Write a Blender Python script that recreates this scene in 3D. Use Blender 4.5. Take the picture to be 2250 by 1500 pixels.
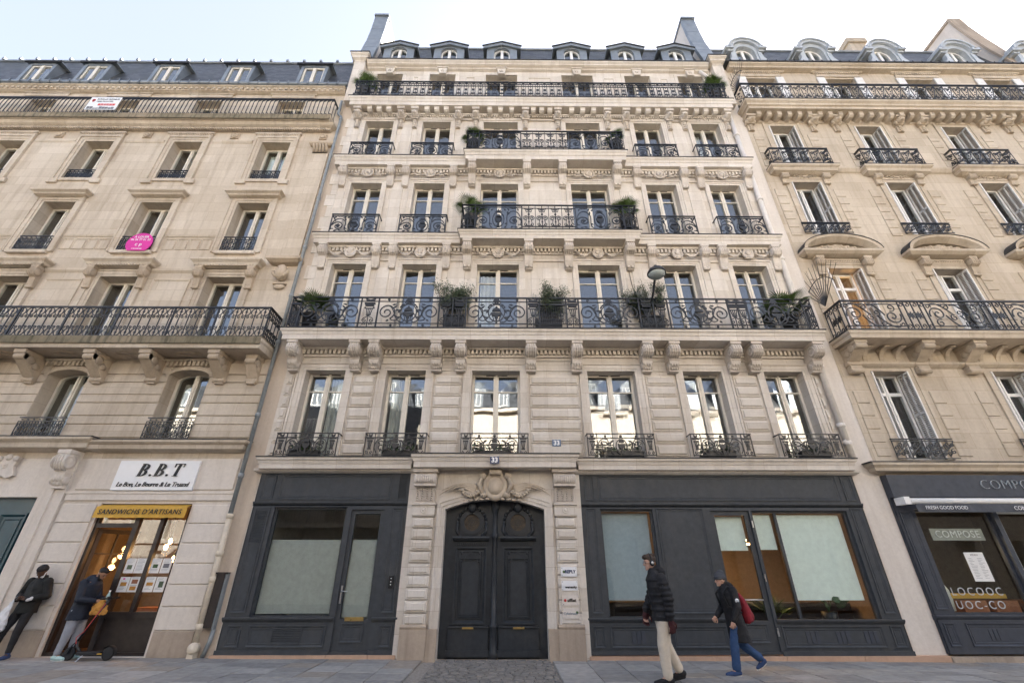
import bpy, math, random
from mathutils import Vector, Matrix
for o in list(bpy.data.objects): bpy.data.objects.remove(o)
SC = bpy.context.scene
S = 0.93                      # every length below is multiplied by S on its way into the scene
RN = random.Random(11)
rad = math.radians
# ---------------------------------------------------------------- camera
cd = bpy.data.cameras.new('camera'); cam = bpy.data.objects.new('camera', cd); SC.collection.objects.link(cam)
cd.sensor_width = 36; cd.lens = 960 / 2250 * 36; cd.clip_start = .05; cd.clip_end = 2000
cam.location = (0, -12 * S, 1.7 * S)
cam.rotation_euler = (rad(90 + 27.805), 0, rad(-.4956))
SC.camera = cam
# ---------------------------------------------------------------- sky, sun, exposure
SUN_EL, SUN_AZ = 25.0, 42.0   # azimuth measured from +Y (behind the facade) towards +X
W = bpy.data.worlds.new('World'); SC.world = W; W.use_nodes = True
nt = W.node_tree; bg = nt.nodes['Background']
sky = nt.nodes.new('ShaderNodeTexSky'); sky.sky_type = 'NISHITA'; sky.sun_disc = False
sky.sun_elevation = rad(SUN_EL); sky.sun_rotation = rad(SUN_AZ)
sky.air_density = .7; sky.dust_density = 5.0; sky.ozone_density = 1.2; sky.altitude = 50
hz = nt.nodes.new('ShaderNodeMix'); hz.data_type = 'RGBA'; hz.inputs[0].default_value = .68      # thin, even high haze over the clear sky
hz.inputs[7].default_value = (.77, .795, .90, 1); nt.links.new(sky.outputs[0], hz.inputs[6]); nt.links.new(hz.outputs[2], bg.inputs[0]); bg.inputs[1].default_value = .13
sl = bpy.data.lights.new('sun', 'SUN'); sl.energy = 5.0; sl.angle = rad(.5); sl.color = (1, .96, .90)
so = bpy.data.objects.new('sun', sl); SC.collection.objects.link(so)
e, a = rad(SUN_EL), rad(SUN_AZ)
sd = Vector((math.sin(a) * math.cos(e), math.cos(a) * math.cos(e), math.sin(e)))
so.rotation_euler = (-sd).to_track_quat('-Z', 'Y').to_euler(); so.location = (40, 60, 60)
vs = SC.view_settings; vs.view_transform = 'Standard'; vs.look = 'None'; vs.gamma = 1; vs.use_curve_mapping = False
vs.exposure = 3.06
SC.render.resolution_x = 1024; SC.render.resolution_y = 682
SC.cycles.max_bounces = 8; SC.cycles.diffuse_bounces = 4; SC.cycles.transparent_max_bounces = 12
SC.cycles.caustics_reflective = False; SC.cycles.caustics_refractive = False
SC.cycles.sample_clamp_indirect = 6
# ---------------------------------------------------------------- materials
MT = {}
def nodes(name):
    m = bpy.data.materials.new(name); m.use_nodes = True; MT[name] = m
    return m, m.node_tree, m.node_tree.nodes['Principled BSDF']
def N(t, kind, **kw):
    n = t.nodes.new('ShaderNode' + kind)
    for k, v in kw.items():
        if k in n.inputs.keys(): n.inputs[k].default_value = v
        else: setattr(n, k, v)
    return n
def L(t, a, b): t.links.new(a, b)
def col4(c): return (c[0], c[1], c[2], 1)
def pos(t, scale=(1, 1, 1), swap=False):
    g = N(t, 'NewGeometry'); out = g.outputs['Position']
    if swap:
        s = N(t, 'SeparateXYZ'); c = N(t, 'CombineXYZ'); L(t, out, s.inputs[0])
        L(t, s.outputs[0], c.inputs[0]); L(t, s.outputs[2], c.inputs[1]); L(t, s.outputs[1], c.inputs[2]); out = c.outputs[0]
    mp = N(t, 'Mapping'); mp.inputs['Scale'].default_value = scale; L(t, out, mp.inputs[0]); return mp.outputs[0]
def mixc(t, f, a, b, mode='MIX'):
    n = N(t, 'Mix', data_type='RGBA', blend_type=mode)
    for i, v in ((0, f), (6, a), (7, b)):
        if hasattr(v, 'links') or hasattr(v, 'is_output'): L(t, v, n.inputs[i])
        else: n.inputs[i].default_value = v if i == 0 else col4(v)
    return n.outputs[2]
def ramp(t, src, p0, p1, c0=0., c1=1.):
    n = N(t, 'MapRange'); n.inputs['From Min'].default_value = p0; n.inputs['From Max'].default_value = p1
    n.inputs['To Min'].default_value = c0; n.inputs['To Max'].default_value = c1; L(t, src, n.inputs[0]); return n.outputs[0]
def noise(t, vec, scale, detail=4, rough=.55):
    n = N(t, 'TexNoise', Scale=scale, Detail=detail, Roughness=rough); L(t, vec, n.inputs['Vector']); return n.outputs['Fac']
def bump(t, b, h, strength, dist=.01):
    n = N(t, 'Bump'); n.inputs['Strength'].default_value = strength; n.inputs['Distance'].default_value = dist
    L(t, h, n.inputs['Height']); L(t, n.outputs[0], b.inputs['Normal'])
def stone(name, ca, cb, dirt, bw=1.05, bh=.42, mort=.004, streak=.35, joints=True, sx=2.6, sz=.22):
    m, t, b = nodes(name)
    p = pos(t)
    big = ramp(t, noise(t, p, .55, 5), .35, .65)
    c = mixc(t, big, ca, cb)
    if joints:
        br = N(t, 'TexBrick', offset=.5); br.inputs['Scale'].default_value = 1
        br.inputs['Brick Width'].default_value = bw; br.inputs['Row Height'].default_value = bh
        br.inputs['Mortar Size'].default_value = mort; br.inputs['Mortar Smooth'].default_value = .3
        br.inputs['Color1'].default_value = (1, 1, 1, 1); br.inputs['Color2'].default_value = (.86, .84, .81, 1); br.inputs['Mortar'].default_value = (.62, .55, .47, 1)
        L(t, pos(t, swap=True), br.inputs[0])
        c = mixc(t, 1.0, c, br.outputs['Color'], 'MULTIPLY')
    st = ramp(t, noise(t, pos(t, (sx, sx, sz)), 1.6, 6, .6), .48, .74)
    stn = N(t, 'Math', operation='MULTIPLY'); L(t, st, stn.inputs[0]); stn.inputs[1].default_value = streak
    c = mixc(t, stn.outputs[0], c, dirt)
    fine = noise(t, p, 14, 6, .7)
    c = mixc(t, ramp(t, fine, .3, .75, 0, .22), c, [v * .62 for v in dirt])
    L(t, c, b.inputs['Base Color']); b.inputs['Roughness'].default_value = .88; b.inputs['Specular IOR Level'].default_value = .25
    bump(t, b, fine, .35, .012)
    return m
def paint(name, c, rough=.5, var=.12, spec=.4, metal=0., bmp=.0, scale=9, rust=None):
    m, t, b = nodes(name); p = pos(t)
    f = noise(t, p, scale, 5, .6)
    cc = mixc(t, ramp(t, f, .3, .7), [v * (1 - var) for v in c], [min(1, v * (1 + var)) for v in c])
    if rust: cc = mixc(t, ramp(t, noise(t, pos(t, (1, 1, .45)), 2.3, 8, .7), .5, .8, 0, .30), cc, rust)
    L(t, cc, b.inputs['Base Color']); b.inputs['Metallic'].default_value = metal
    b.inputs['Specular IOR Level'].default_value = spec
    L(t, ramp(t, noise(t, p, scale * .6, 3), .3, .7, rough * .8, min(1, rough * 1.2)), b.inputs['Roughness'])
    if bmp: bump(t, b, f, bmp)
    return m
stone('stone_main', (.79, .735, .665), (.705, .645, .57), (.44, .37, .30), streak=.42)
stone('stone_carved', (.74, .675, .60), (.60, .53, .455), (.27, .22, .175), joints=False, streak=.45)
stone('stone_left', (.715, .63, .52), (.61, .525, .42), (.33, .255, .18), bw=1.2, bh=.40, streak=.55)
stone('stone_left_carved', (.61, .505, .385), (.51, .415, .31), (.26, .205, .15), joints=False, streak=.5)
stone('stone_ground_left', (.80, .725, .64), (.73, .655, .57), (.42, .36, .30), joints=False, streak=.3)
stone('stone_right', (.66, .58, .475), (.56, .48, .38), (.33, .26, .19), bw=1.1, bh=.40, streak=.55)
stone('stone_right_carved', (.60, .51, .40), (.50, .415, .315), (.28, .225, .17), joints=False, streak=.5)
stone('render_strip', (.66, .56, .45), (.57, .47, .37), (.40, .32, .25), joints=False, streak=.5)
stone('render_white', (.76, .70, .63), (.70, .635, .565), (.5, .43, .36), joints=False, streak=.35)
stone('stone_base', (.50, .41, .32), (.40, .325, .255), (.19, .15, .12), joints=False, streak=.55)
stone('stone_mossy', (.36, .29, .20), (.20, .17, .11), (.03, .035, .018), joints=False, streak=1.0, sx=5.5, sz=.9)
stone('stone_threshold', (.60, .40, .28), (.52, .34, .235), (.32, .22, .16), joints=False)
paint('iron', (.014, .016, .020), .42, .3, .5)
paint('iron_brown', (.030, .027, .025), .5, .35, .5)
paint('zinc', (.235, .262, .285), .42, .16, .5, .35, scale=2.5)
paint('zinc_light', (.46, .49, .51), .5, .1, .5, .1, scale=2.5)
paint('lead', (.035, .036, .038), .6)
paint('cream_paint', (.73, .68, .59), .45, .06)
paint('white_paint', (.80, .79, .765), .42, .05)
paint('shutter_paint', (.73, .71, .68), .5, .08)
paint('shop_grey', (.058, .063, .069), .50, .14, .22, rust=(.13, .12, .105))
paint('shop_blue', (.056, .062, .076), .48, .14, .25, rust=(.12, .115, .105))
paint('door_grey', (.036, .040, .045), .45, .2, .22, rust=(.11, .10, .09))
paint('teal_door', (.005, .045, .062), .35, .15, .5)
paint('brown_wood', (.028, .020, .017), .45, .3)
paint('pipe_grey', (.25, .275, .285), .5, .15, .4)
paint('pipe_white', (.70, .655, .60), .55, .08)
paint('pipe_cream', (.66, .57, .44), .55, .12)
paint('sign_white', (.80, .80, .80), .35, .02)
paint('ink_black', (.012, .012, .013), .5, .05)
paint('ink_grey', (.16, .16, .17), .5, .05)
paint('ochre', (.62, .36, .055), .7, .1)
paint('magenta', (.66, .02, .30), .45, .04)
paint('sign_red', (.60, .05, .04), .5, .05)
paint('sign_blue', (.012, .03, .10), .25, .1)
paint('sign_blue_faded', (.12, .18, .28), .4, .2)
paint('brass', (.60, .42, .16), .3, .15, .5, .9)
paint('steel', (.55, .55, .55), .3, .1, .5, .9)
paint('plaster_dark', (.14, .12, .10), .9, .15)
paint('plaster_warm', (.27, .20, .14), .85, .12)
paint('plaster_light', (.55, .52, .47), .9, .1)
paint('wood_floor', (.20, .12, .07), .5, .25)
paint('curtain', (.62, .62, .58), .9, .08)
paint('blind_green', (.80, .86, .80), .85, .06)
paint('blind_grey', (.34, .40, .45), .8, .08)
paint('frosted_film', (.36, .365, .335), .55, .1)
paint('paper', (.78, .77, .74), .7, .03)
paint('rubber', (.018, .018, .019), .7, .2)
paint('leaf_palm', (.075, .13, .03), .5, .4)
paint('leaf_olive', (.085, .115, .065), .6, .35)
paint('leaf_dark', (.03, .075, .022), .4, .4)
paint('bark', (.10, .075, .05), .9, .3)
paint('soil', (.04, .03, .022), .95)
paint('skin_dark', (.085, .045, .028), .5, .1)
paint('skin_tan', (.33, .18, .11), .5, .1)
paint('skin_fair', (.55, .33, .24), .5, .08)
paint('hair_black', (.012, .010, .009), .55, .3)
paint('hair_brown', (.05, .032, .022), .6, .3)
paint('cloth_black', (.013, .013, .015), .75, .3)
paint('cloth_olive', (.012, .0125, .0115), .75, .25)
paint('cloth_navy', (.012, .017, .030), .65, .3)
paint('cloth_grey', (.30, .31, .34), .9, .12)
paint('cloth_cream', (.62, .54, .43), .9, .08)
paint('cloth_jeans', (.035, .075, .17), .9, .25)
paint('cloth_beanie', (.060, .064, .072), .95, .2)
paint('cloth_red', (.22, .012, .022), .7, .2)
paint('shoe_mint', (.42, .58, .55), .6, .1)
paint('shoe_blue', (.03, .06, .15), .7, .15)
paint('sole_white', (.72, .70, .66), .6, .05)
paint('bag_plastic', (.66, .66, .66), .45, .06)
paint('bag_paper', (.50, .24, .05), .8, .15)
paint('glove', (.05, .012, .014), .8, .2)
paint('pot_black', (.016, .017, .019), .4, .2)
paint('terracotta_wood', (.30, .12, .06), .6, .25)
paint('stone_opposite', (.60, .54, .46), .9, .1)
paint('asphalt', (.10, .098, .095), .9, .25, scale=30, bmp=.2)
paint('joint_sand', (.30, .27, .235), .95, .3, scale=20)
paint('sett', (.20, .185, .165), .75, .35, scale=6, bmp=.2)
for i, c in enumerate([(.30, .29, .275), (.34, .33, .31), (.265, .257, .245), (.31, .275, .235), (.38, .365, .345)]):
    paint('slab_%d' % i, c, .62, .2, .4, scale=7, bmp=.12)
def slate():
    m, t, b = nodes('slate')
    br = N(t, 'TexBrick', offset=.5); br.inputs['Scale'].default_value = 1
    br.inputs['Brick Width'].default_value = .24; br.inputs['Row Height'].default_value = .14; br.inputs['Mortar Size'].default_value = .007
    br.inputs['Color1'].default_value = (.026, .031, .039, 1); br.inputs['Color2'].default_value = (.092, .098, .108, 1); br.inputs['Mortar'].default_value = (.015, .016, .02, 1)
    L(t, pos(t, swap=True), br.inputs[0])
    ms = ramp(t, noise(t, pos(t, (1, 1, .5)), .8, 6, .65), .52, .7, 0, .75)
    c = mixc(t, ms, br.outputs[0], (.040, .044, .034))
    L(t, c, b.inputs['Base Color']); b.inputs['Roughness'].default_value = .5
    bump(t, b, br.outputs['Fac'], -.5, .02)
slate()
def glass(name, tint, ior, wav, rough=.0):
    m, t, b = nodes(name); t.nodes.remove(b); out = t.nodes['Material Output']
    tr = N(t, 'BsdfTransparent'); tr.inputs[0].default_value = col4(tint)
    gl = N(t, 'BsdfGlossy'); gl.inputs['Roughness'].default_value = rough; gl.inputs['Color'].default_value = (1, 1, 1, 1)
    g = N(t, 'NewGeometry'); dp = N(t, 'VectorMath', operation='DOT_PRODUCT'); L(t, g.outputs['Normal'], dp.inputs[0]); L(t, g.outputs['Incoming'], dp.inputs[1])
    ab = N(t, 'Math', operation='ABSOLUTE'); L(t, dp.outputs['Value'], ab.inputs[0]); om = N(t, 'Math', operation='SUBTRACT'); om.inputs[0].default_value = 1; L(t, ab.outputs[0], om.inputs[1])
    pw = N(t, 'Math', operation='POWER'); L(t, om.outputs[0], pw.inputs[0]); pw.inputs[1].default_value = 5; fr = N(t, 'MapRange'); L(t, pw.outputs[0], fr.inputs[0]); fr.inputs['To Min'].default_value = ior; fr.inputs['To Max'].default_value = 1.0
    bp = N(t, 'Bump'); bp.inputs['Strength'].default_value = wav; bp.inputs['Distance'].default_value = .02
    L(t, noise(t, pos(t, (1, 1, .6)), 1.3, 2, .4), bp.inputs['Height']); L(t, bp.outputs[0], gl.inputs['Normal'])
    mx = N(t, 'MixShader'); L(t, fr.outputs[0], mx.inputs[0]); L(t, tr.outputs[0], mx.inputs[1]); L(t, gl.outputs[0], mx.inputs[2])
    L(t, mx.outputs[0], out.inputs[0])
glass('glass', (.94, .96, .95), .125, .13)
glass('shop_glass', (.95, .975, .965), .04, .06)
def emit(name, c, s):
    m, t, b = nodes(name); b.inputs['Base Color'].default_value = col4(c)
    b.inputs['Emission Color'].default_value = col4(c); b.inputs['Emission Strength'].default_value = s
emit('lamp_warm', (1, .55, .2), 6)
paint('lamp_glass', (.42, .47, .46), .12, .15, .8)
# ---------------------------------------------------------------- mesh helpers
BASE = {}
class MB:
    def __init__(s): s.v = []; s.f = []; s.mi = []; s.cur = 0; s.sm = []; s.smooth = False
    def poly(s, pts):
        n = len(s.v); s.v += [tuple(p) for p in pts]; s.f.append(list(range(n, n + len(pts)))); s.mi.append(s.cur); s.sm.append(s.smooth)
    def grid(s, rings, closed=True, cap=True):
        n0 = len(s.v); k = len(rings[0])
        for r in rings: s.v += [tuple(p) for p in r]
        for i in range(len(rings) - 1):
            for j in range(k if closed else k - 1):
                a = n0 + i * k + j; b = n0 + i * k + (j + 1) % k
                s.f.append([a, b, b + k, a + k]); s.mi.append(s.cur); s.sm.append(s.smooth)
        if cap and closed:
            s.f.append(list(range(n0 + k - 1, n0 - 1, -1))); s.mi.append(s.cur); s.sm.append(False)
            e = n0 + (len(rings) - 1) * k; s.f.append(list(range(e, e + k))); s.mi.append(s.cur); s.sm.append(False)
    def box(s, x0, x1, y0, y1, z0, z1):
        s.grid([[(x0, y0, z0), (x1, y0, z0), (x1, y1, z0), (x0, y1, z0)], [(x0, y0, z1), (x1, y0, z1), (x1, y1, z1), (x0, y1, z1)]])
    def cham(s, x0, x1, z0, z1, yb, yf, b):          # block on a wall: back at yb, chamfered front at yf
        s.grid([[(x0, yb, z0), (x0, yb, z1), (x1, yb, z1), (x1, yb, z0)], [(x0, yf + b, z0), (x0, yf + b, z1), (x1, yf + b, z1), (x1, yf + b, z0)],
                [(x0 + b, yf, z0 + b), (x0 + b, yf, z1 - b), (x1 - b, yf, z1 - b), (x1 - b, yf, z0 + b)]])
    def moul(s, prof, x0, x1, ret=1):                 # profile [(projection, z)] swept along x, mitred back to the wall
        for i in range(len(prof) - 1):
            (p, z), (q, w) = prof[i], prof[i + 1]
            a0, a1, b0, b1 = x0 - p * ret, x1 + p * ret, x0 - q * ret, x1 + q * ret
            s.poly([(a0, -p, z), (b0, -q, w), (b1, -q, w), (a1, -p, z)])
            s.poly([(a0, -p, z), (a0, .02, z), (b0, .02, w), (b0, -q, w)]); s.poly([(a1, -p, z), (b1, -q, w), (b1, .02, w), (a1, .02, z)])
    def prism(s, yz, x0, x1):
        s.grid([[(x0, y, z) for y, z in yz], [(x1, y, z) for y, z in yz]])
    def xz(s, pts, y0, y1):
        s.grid([[(x, y0, z) for x, z in pts], [(x, y1, z) for x, z in pts]])
    def frame(s, x0, x1, z0, z1, w, y0, y1):
        s.box(x0, x0 + w, y0, y1, z0, z1); s.box(x1 - w, x1, y0, y1, z0, z1)
        s.box(x0 + w, x1 - w, y0, y1, z1 - w, z1); s.box(x0 + w, x1 - w, y0, y1, z0, z0 + w)
    def bevframe(s, x0, x1, z0, z1, w, yb, yf):       # moulding with a triangular section round a rectangle
        o = [(x0, z0), (x1, z0), (x1, z1), (x0, z1)]
        def r(d, y): return [(x0 + d, y, z0 + d), (x1 - d, y, z0 + d), (x1 - d, y, z1 - d), (x0 + d, y, z1 - d)]
        s.grid([r(0, yb), r(0, yf), r(w * .4, yf), r(w, yb)], cap=False)
    def tube(s, pts, r, n=8, r1=None, cap=True):
        pts = [Vector(p) for p in pts]; rings = []; up = None
        for i, p in enumerate(pts):
            d = (pts[min(i + 1, len(pts) - 1)] - pts[max(i - 1, 0)]).normalized()
            if up is None: up = d.orthogonal().normalized()
            up = (up - d * up.dot(d)).normalized(); q = d.cross(up)
            rr = (r[i] if isinstance(r, (list, tuple)) else r if r1 is None else r + (r1 - r) * i / (len(pts) - 1))
            rings.append([p + (up * math.cos(t) + q * math.sin(t)) * rr for t in [2 * math.pi * k / n for k in range(n)]])
        sm = s.smooth; s.smooth = n > 5; s.grid(rings, cap=cap); s.smooth = sm
    def cap(s, p0, p1, r0, r1, n=12, m=4):            # closed tapered capsule
        p0, p1 = Vector(p0), Vector(p1); d = (p1 - p0); l = d.length; d = d.normalized() if l > 1e-6 else Vector((0, 0, 1))
        u = d.orthogonal().normalized(); q = d.cross(u); rings = []
        st = [(-r0 * math.cos(t), r0 * math.sin(t)) for t in [math.pi / 2 * (k + .3) / (m + .3) for k in range(m)]] + [(0, r0), (l, r1)]
        st += [(l + r1 * math.sin(t), r1 * math.cos(t)) for t in [math.pi / 2 * (k + 1) / (m + .3) for k in range(m)]]
        for h, r in st: rings.append([p0 + d * h + (u * math.cos(t) + q * math.sin(t)) * r for t in [2 * math.pi * k / n for k in range(n)]])
        s.grid(rings)
    def ell(s, c, r, n=12, m=8, rot=None):
        rings = []
        for i in range(m + 1):
            t = math.pi * (i * .96 + .02 * m) / m; z = -math.cos(t); w = math.sin(t)
            ring = []
            for k in range(n):
                v = Vector((w * math.cos(2 * math.pi * k / n) * r[0], w * math.sin(2 * math.pi * k / n) * r[1], z * r[2]))
                if rot is not None: v = rot @ v
                ring.append(Vector(c) + v)
            rings.append(ring)
        sm = s.smooth; s.smooth = True; s.grid(rings); s.smooth = sm
    def lathe(s, c, prof, n=16, axis='z'):
        rings = []
        for r, h in prof:
            ring = []
            for k in range(n):
                t = 2 * math.pi * k / n; a_, b_ = r * math.cos(t), r * math.sin(t)
                ring.append((c[0] + a_, c[1] + b_, c[2] + h) if axis == 'z' else (c[0] + a_, c[1] - h, c[2] + b_) if axis == 'y' else (c[0] + h, c[1] + a_, c[2] + b_))
            rings.append(ring)
        sm = s.smooth; s.smooth = True; s.grid(rings); s.smooth = sm
    def stroke(s, pts, w, d=.02, y=0., closed=False):  # flat iron bar following a line in the x-z plane
        n = len(pts); rings = []
        for i, (x, z) in enumerate(pts):
            if closed: a_, b_ = pts[(i - 1) % n], pts[(i + 1) % n]
            else: a_, b_ = pts[max(i - 1, 0)], pts[min(i + 1, n - 1)]
            dx, dz = b_[0] - a_[0], b_[1] - a_[1]; l = math.hypot(dx, dz) or 1
            nx, nz = -dz / l * w / 2, dx / l * w / 2
            rings.append([(x + nx, y - d / 2, z + nz), (x - nx, y - d / 2, z - nz), (x - nx, y + d / 2, z - nz), (x + nx, y + d / 2, z + nz)])
        if closed: rings.append(rings[0])
        s.grid(rings, cap=not closed)
    def mesh(s, mats, name='m'):
        me = bpy.data.meshes.new(name)
        me.from_pydata([(v[0] * S, v[1] * S, v[2] * S) for v in s.v], [], s.f)
        for m in ([mats] if isinstance(mats, str) else mats): me.materials.append(MT[m])
        me.polygons.foreach_set('material_index', s.mi); me.polygons.foreach_set('use_smooth', s.sm); me.update()
        return me
def link(o): SC.collection.objects.link(o)
def tag(o, label=None, cat=None, group=None, kind=None):
    for k, v in (('label', label), ('category', cat), ('group', group), ('kind', kind)):
        if v: o[k] = v
    return o
def thing(name, label, cat, loc, group=None, rz=0.):
    o = bpy.data.objects.new(name, None); link(o); o.location = Vector(loc) * S; o.empty_display_size = .3
    o.rotation_euler.z = rz
    BASE[o] = Vector(loc); return tag(o, label, cat, group)
def put(name, me, parent=None, at=(0, 0, 0), rz=0.):      # mesh given round its own origin, set at a world point
    o = bpy.data.objects.new(name, me); link(o); at = Vector(at); BASE[o] = at
    if parent is not None: o.parent = parent; o.location = (at - BASE[parent]) * S
    else: o.location = at * S
    o.rotation_euler.z = rz
    return o
def part(name, mb, mats, parent=None, at=None):           # mesh given in world coordinates
    at = Vector(at) if at is not None else (BASE[parent].copy() if parent is not None else Vector((0, 0, 0)))
    for i, v in enumerate(mb.v): mb.v[i] = (v[0] - at.x, v[1] - at.y, v[2] - at.z)
    return put(name, mb.mesh(mats, name), parent, at)
def copy_tree(o, parent=None, delta=Vector((0, 0, 0))):
    c = o.copy(); link(c); c.parent = parent; BASE[c] = BASE[o] + delta
    if parent is None: c.location = o.location + delta * S
    for ch in [x for x in SC.collection.objects if x.parent == o]: copy_tree(ch, c, delta)
    return c
def arc(cx, cz, r, a0, a1, n=10, rz=None):
    rz = r if rz is None else rz
    return [(cx + r * math.cos(rad(a0 + (a1 - a0) * i / n)), cz + rz * math.sin(rad(a0 + (a1 - a0) * i / n))) for i in range(n + 1)]
def spiral(cx, cz, r0, r1, a0, a1, n=18):
    return [(cx + (r0 + (r1 - r0) * (i / n) ** .8) * math.cos(rad(a0 + (a1 - a0) * i / n)), cz + (r0 + (r1 - r0) * (i / n) ** .8) * math.sin(rad(a0 + (a1 - a0) * i / n))) for i in range(n + 1)]
def bez(p0, p1, p2, p3, n=10):
    return [tuple((1 - t) ** 3 * a_ + 3 * (1 - t) ** 2 * t * b_ + 3 * (1 - t) * t * t * c_ + t ** 3 * d_ for a_, b_, c_, d_ in zip(p0, p1, p2, p3)) for t in [i / n for i in range(n + 1)]]
def mirror(pts, W): return [(W - x, z) for x, z in pts]
def text_mb(body, size, depth, font=None, shear=0., spacing=1., align='CENTER', weight=0.):
    cu = bpy.data.curves.new('t', 'FONT'); cu.body = body; cu.size = size; cu.extrude = depth / 2; cu.align_x = align; cu.align_y = 'CENTER'
    cu.shear = shear; cu.space_character = spacing; cu.resolution_u = 3; cu.offset = weight
    o = bpy.data.objects.new('t', cu); link(o); bpy.context.view_layer.update()
    me = bpy.data.meshes.new_from_object(o.evaluated_get(bpy.context.evaluated_depsgraph_get()))
    mb = MB()
    mb.v = [(v.co.x, -v.co.z, v.co.y) for v in me.vertices]; mb.f = [list(p.vertices) for p in me.polygons]; mb.mi = [0] * len(mb.f); mb.sm = [False] * len(mb.f)
    bpy.data.objects.remove(o); bpy.data.meshes.remove(me); bpy.data.curves.remove(cu)
    return mb
def shift(mb, dx, dy, dz):
    mb.v = [(x + dx, y + dy, z + dz) for x, y, z in mb.v]; return mb
def add(mb, other, ci=None):
    n = len(mb.v); mb.v += other.v; mb.f += [[i + n for i in f] for f in other.f]
    mb.mi += other.mi if ci is None else [ci] * len(other.f); mb.sm += other.sm; return mb
def remesh(name, mb, mats, parent, voxel, smooth=4, at=None, disp=None):
    o = part(name, mb, mats, parent, at)
    m = o.modifiers.new('r', 'REMESH'); m.mode = 'VOXEL'; m.voxel_size = voxel * S; m.use_smooth_shade = True
    if smooth: s_ = o.modifiers.new('s', 'SMOOTH'); s_.factor = .5; s_.iterations = smooth
    if disp:
        tx = bpy.data.textures.new('d', 'CLOUDS'); tx.noise_scale = disp[1]; d_ = o.modifiers.new('d', 'DISPLACE'); d_.texture = tx; d_.strength = disp[0]; d_.mid_level = .5
    bpy.context.view_layer.update()
    me = bpy.data.meshes.new_from_object(o.evaluated_get(bpy.context.evaluated_depsgraph_get()))
    old = o.data; o.modifiers.clear(); o.data = me; bpy.data.meshes.remove(old)
    if not me.materials: me.materials.append(MT[mats if isinstance(mats, str) else mats[0]])
    return o
def gz(x): return -.025 - .0052 * x
def wall_holes(mb, x0, x1, z0, z1, holes, depth, y=0.):
    xs = sorted({x0, x1, *[h[0] for h in holes], *[h[1] for h in holes]}); zs = sorted({z0, z1, *[h[2] for h in holes], *[h[3] for h in holes]})
    xs = [v for v in xs if x0 <= v <= x1]; zs = [v for v in zs if z0 <= v <= z1]
    for i in range(len(xs) - 1):
        j = 0
        while j < len(zs) - 1:
            def solid(j): 
                cx, cz = (xs[i] + xs[i + 1]) / 2, (zs[j] + zs[j + 1]) / 2
                return not any(h[0] < cx < h[1] and h[2] < cz < h[3] for h in holes)
            if not solid(j): j += 1; continue
            k = j
            while k + 1 < len(zs) - 1 and solid(k + 1): k += 1
            mb.poly([(xs[i], y, zs[j]), (xs[i + 1], y, zs[j]), (xs[i + 1], y, zs[k + 1]), (xs[i], y, zs[k + 1])]); j = k + 1
    for a_, b_, c_, d_ in [h[:4] for h in holes]:
        e_ = y + depth
        mb.poly([(a_, y, c_), (a_, y, d_), (a_, e_, d_), (a_, e_, c_)]); mb.poly([(b_, y, c_), (b_, e_, c_), (b_, e_, d_), (b_, y, d_)])
        mb.poly([(a_, y, d_), (b_, y, d_), (b_, e_, d_), (a_, e_, d_)]); mb.poly([(a_, y, c_), (a_, e_, c_), (b_, e_, c_), (b_, y, c_)])
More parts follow.
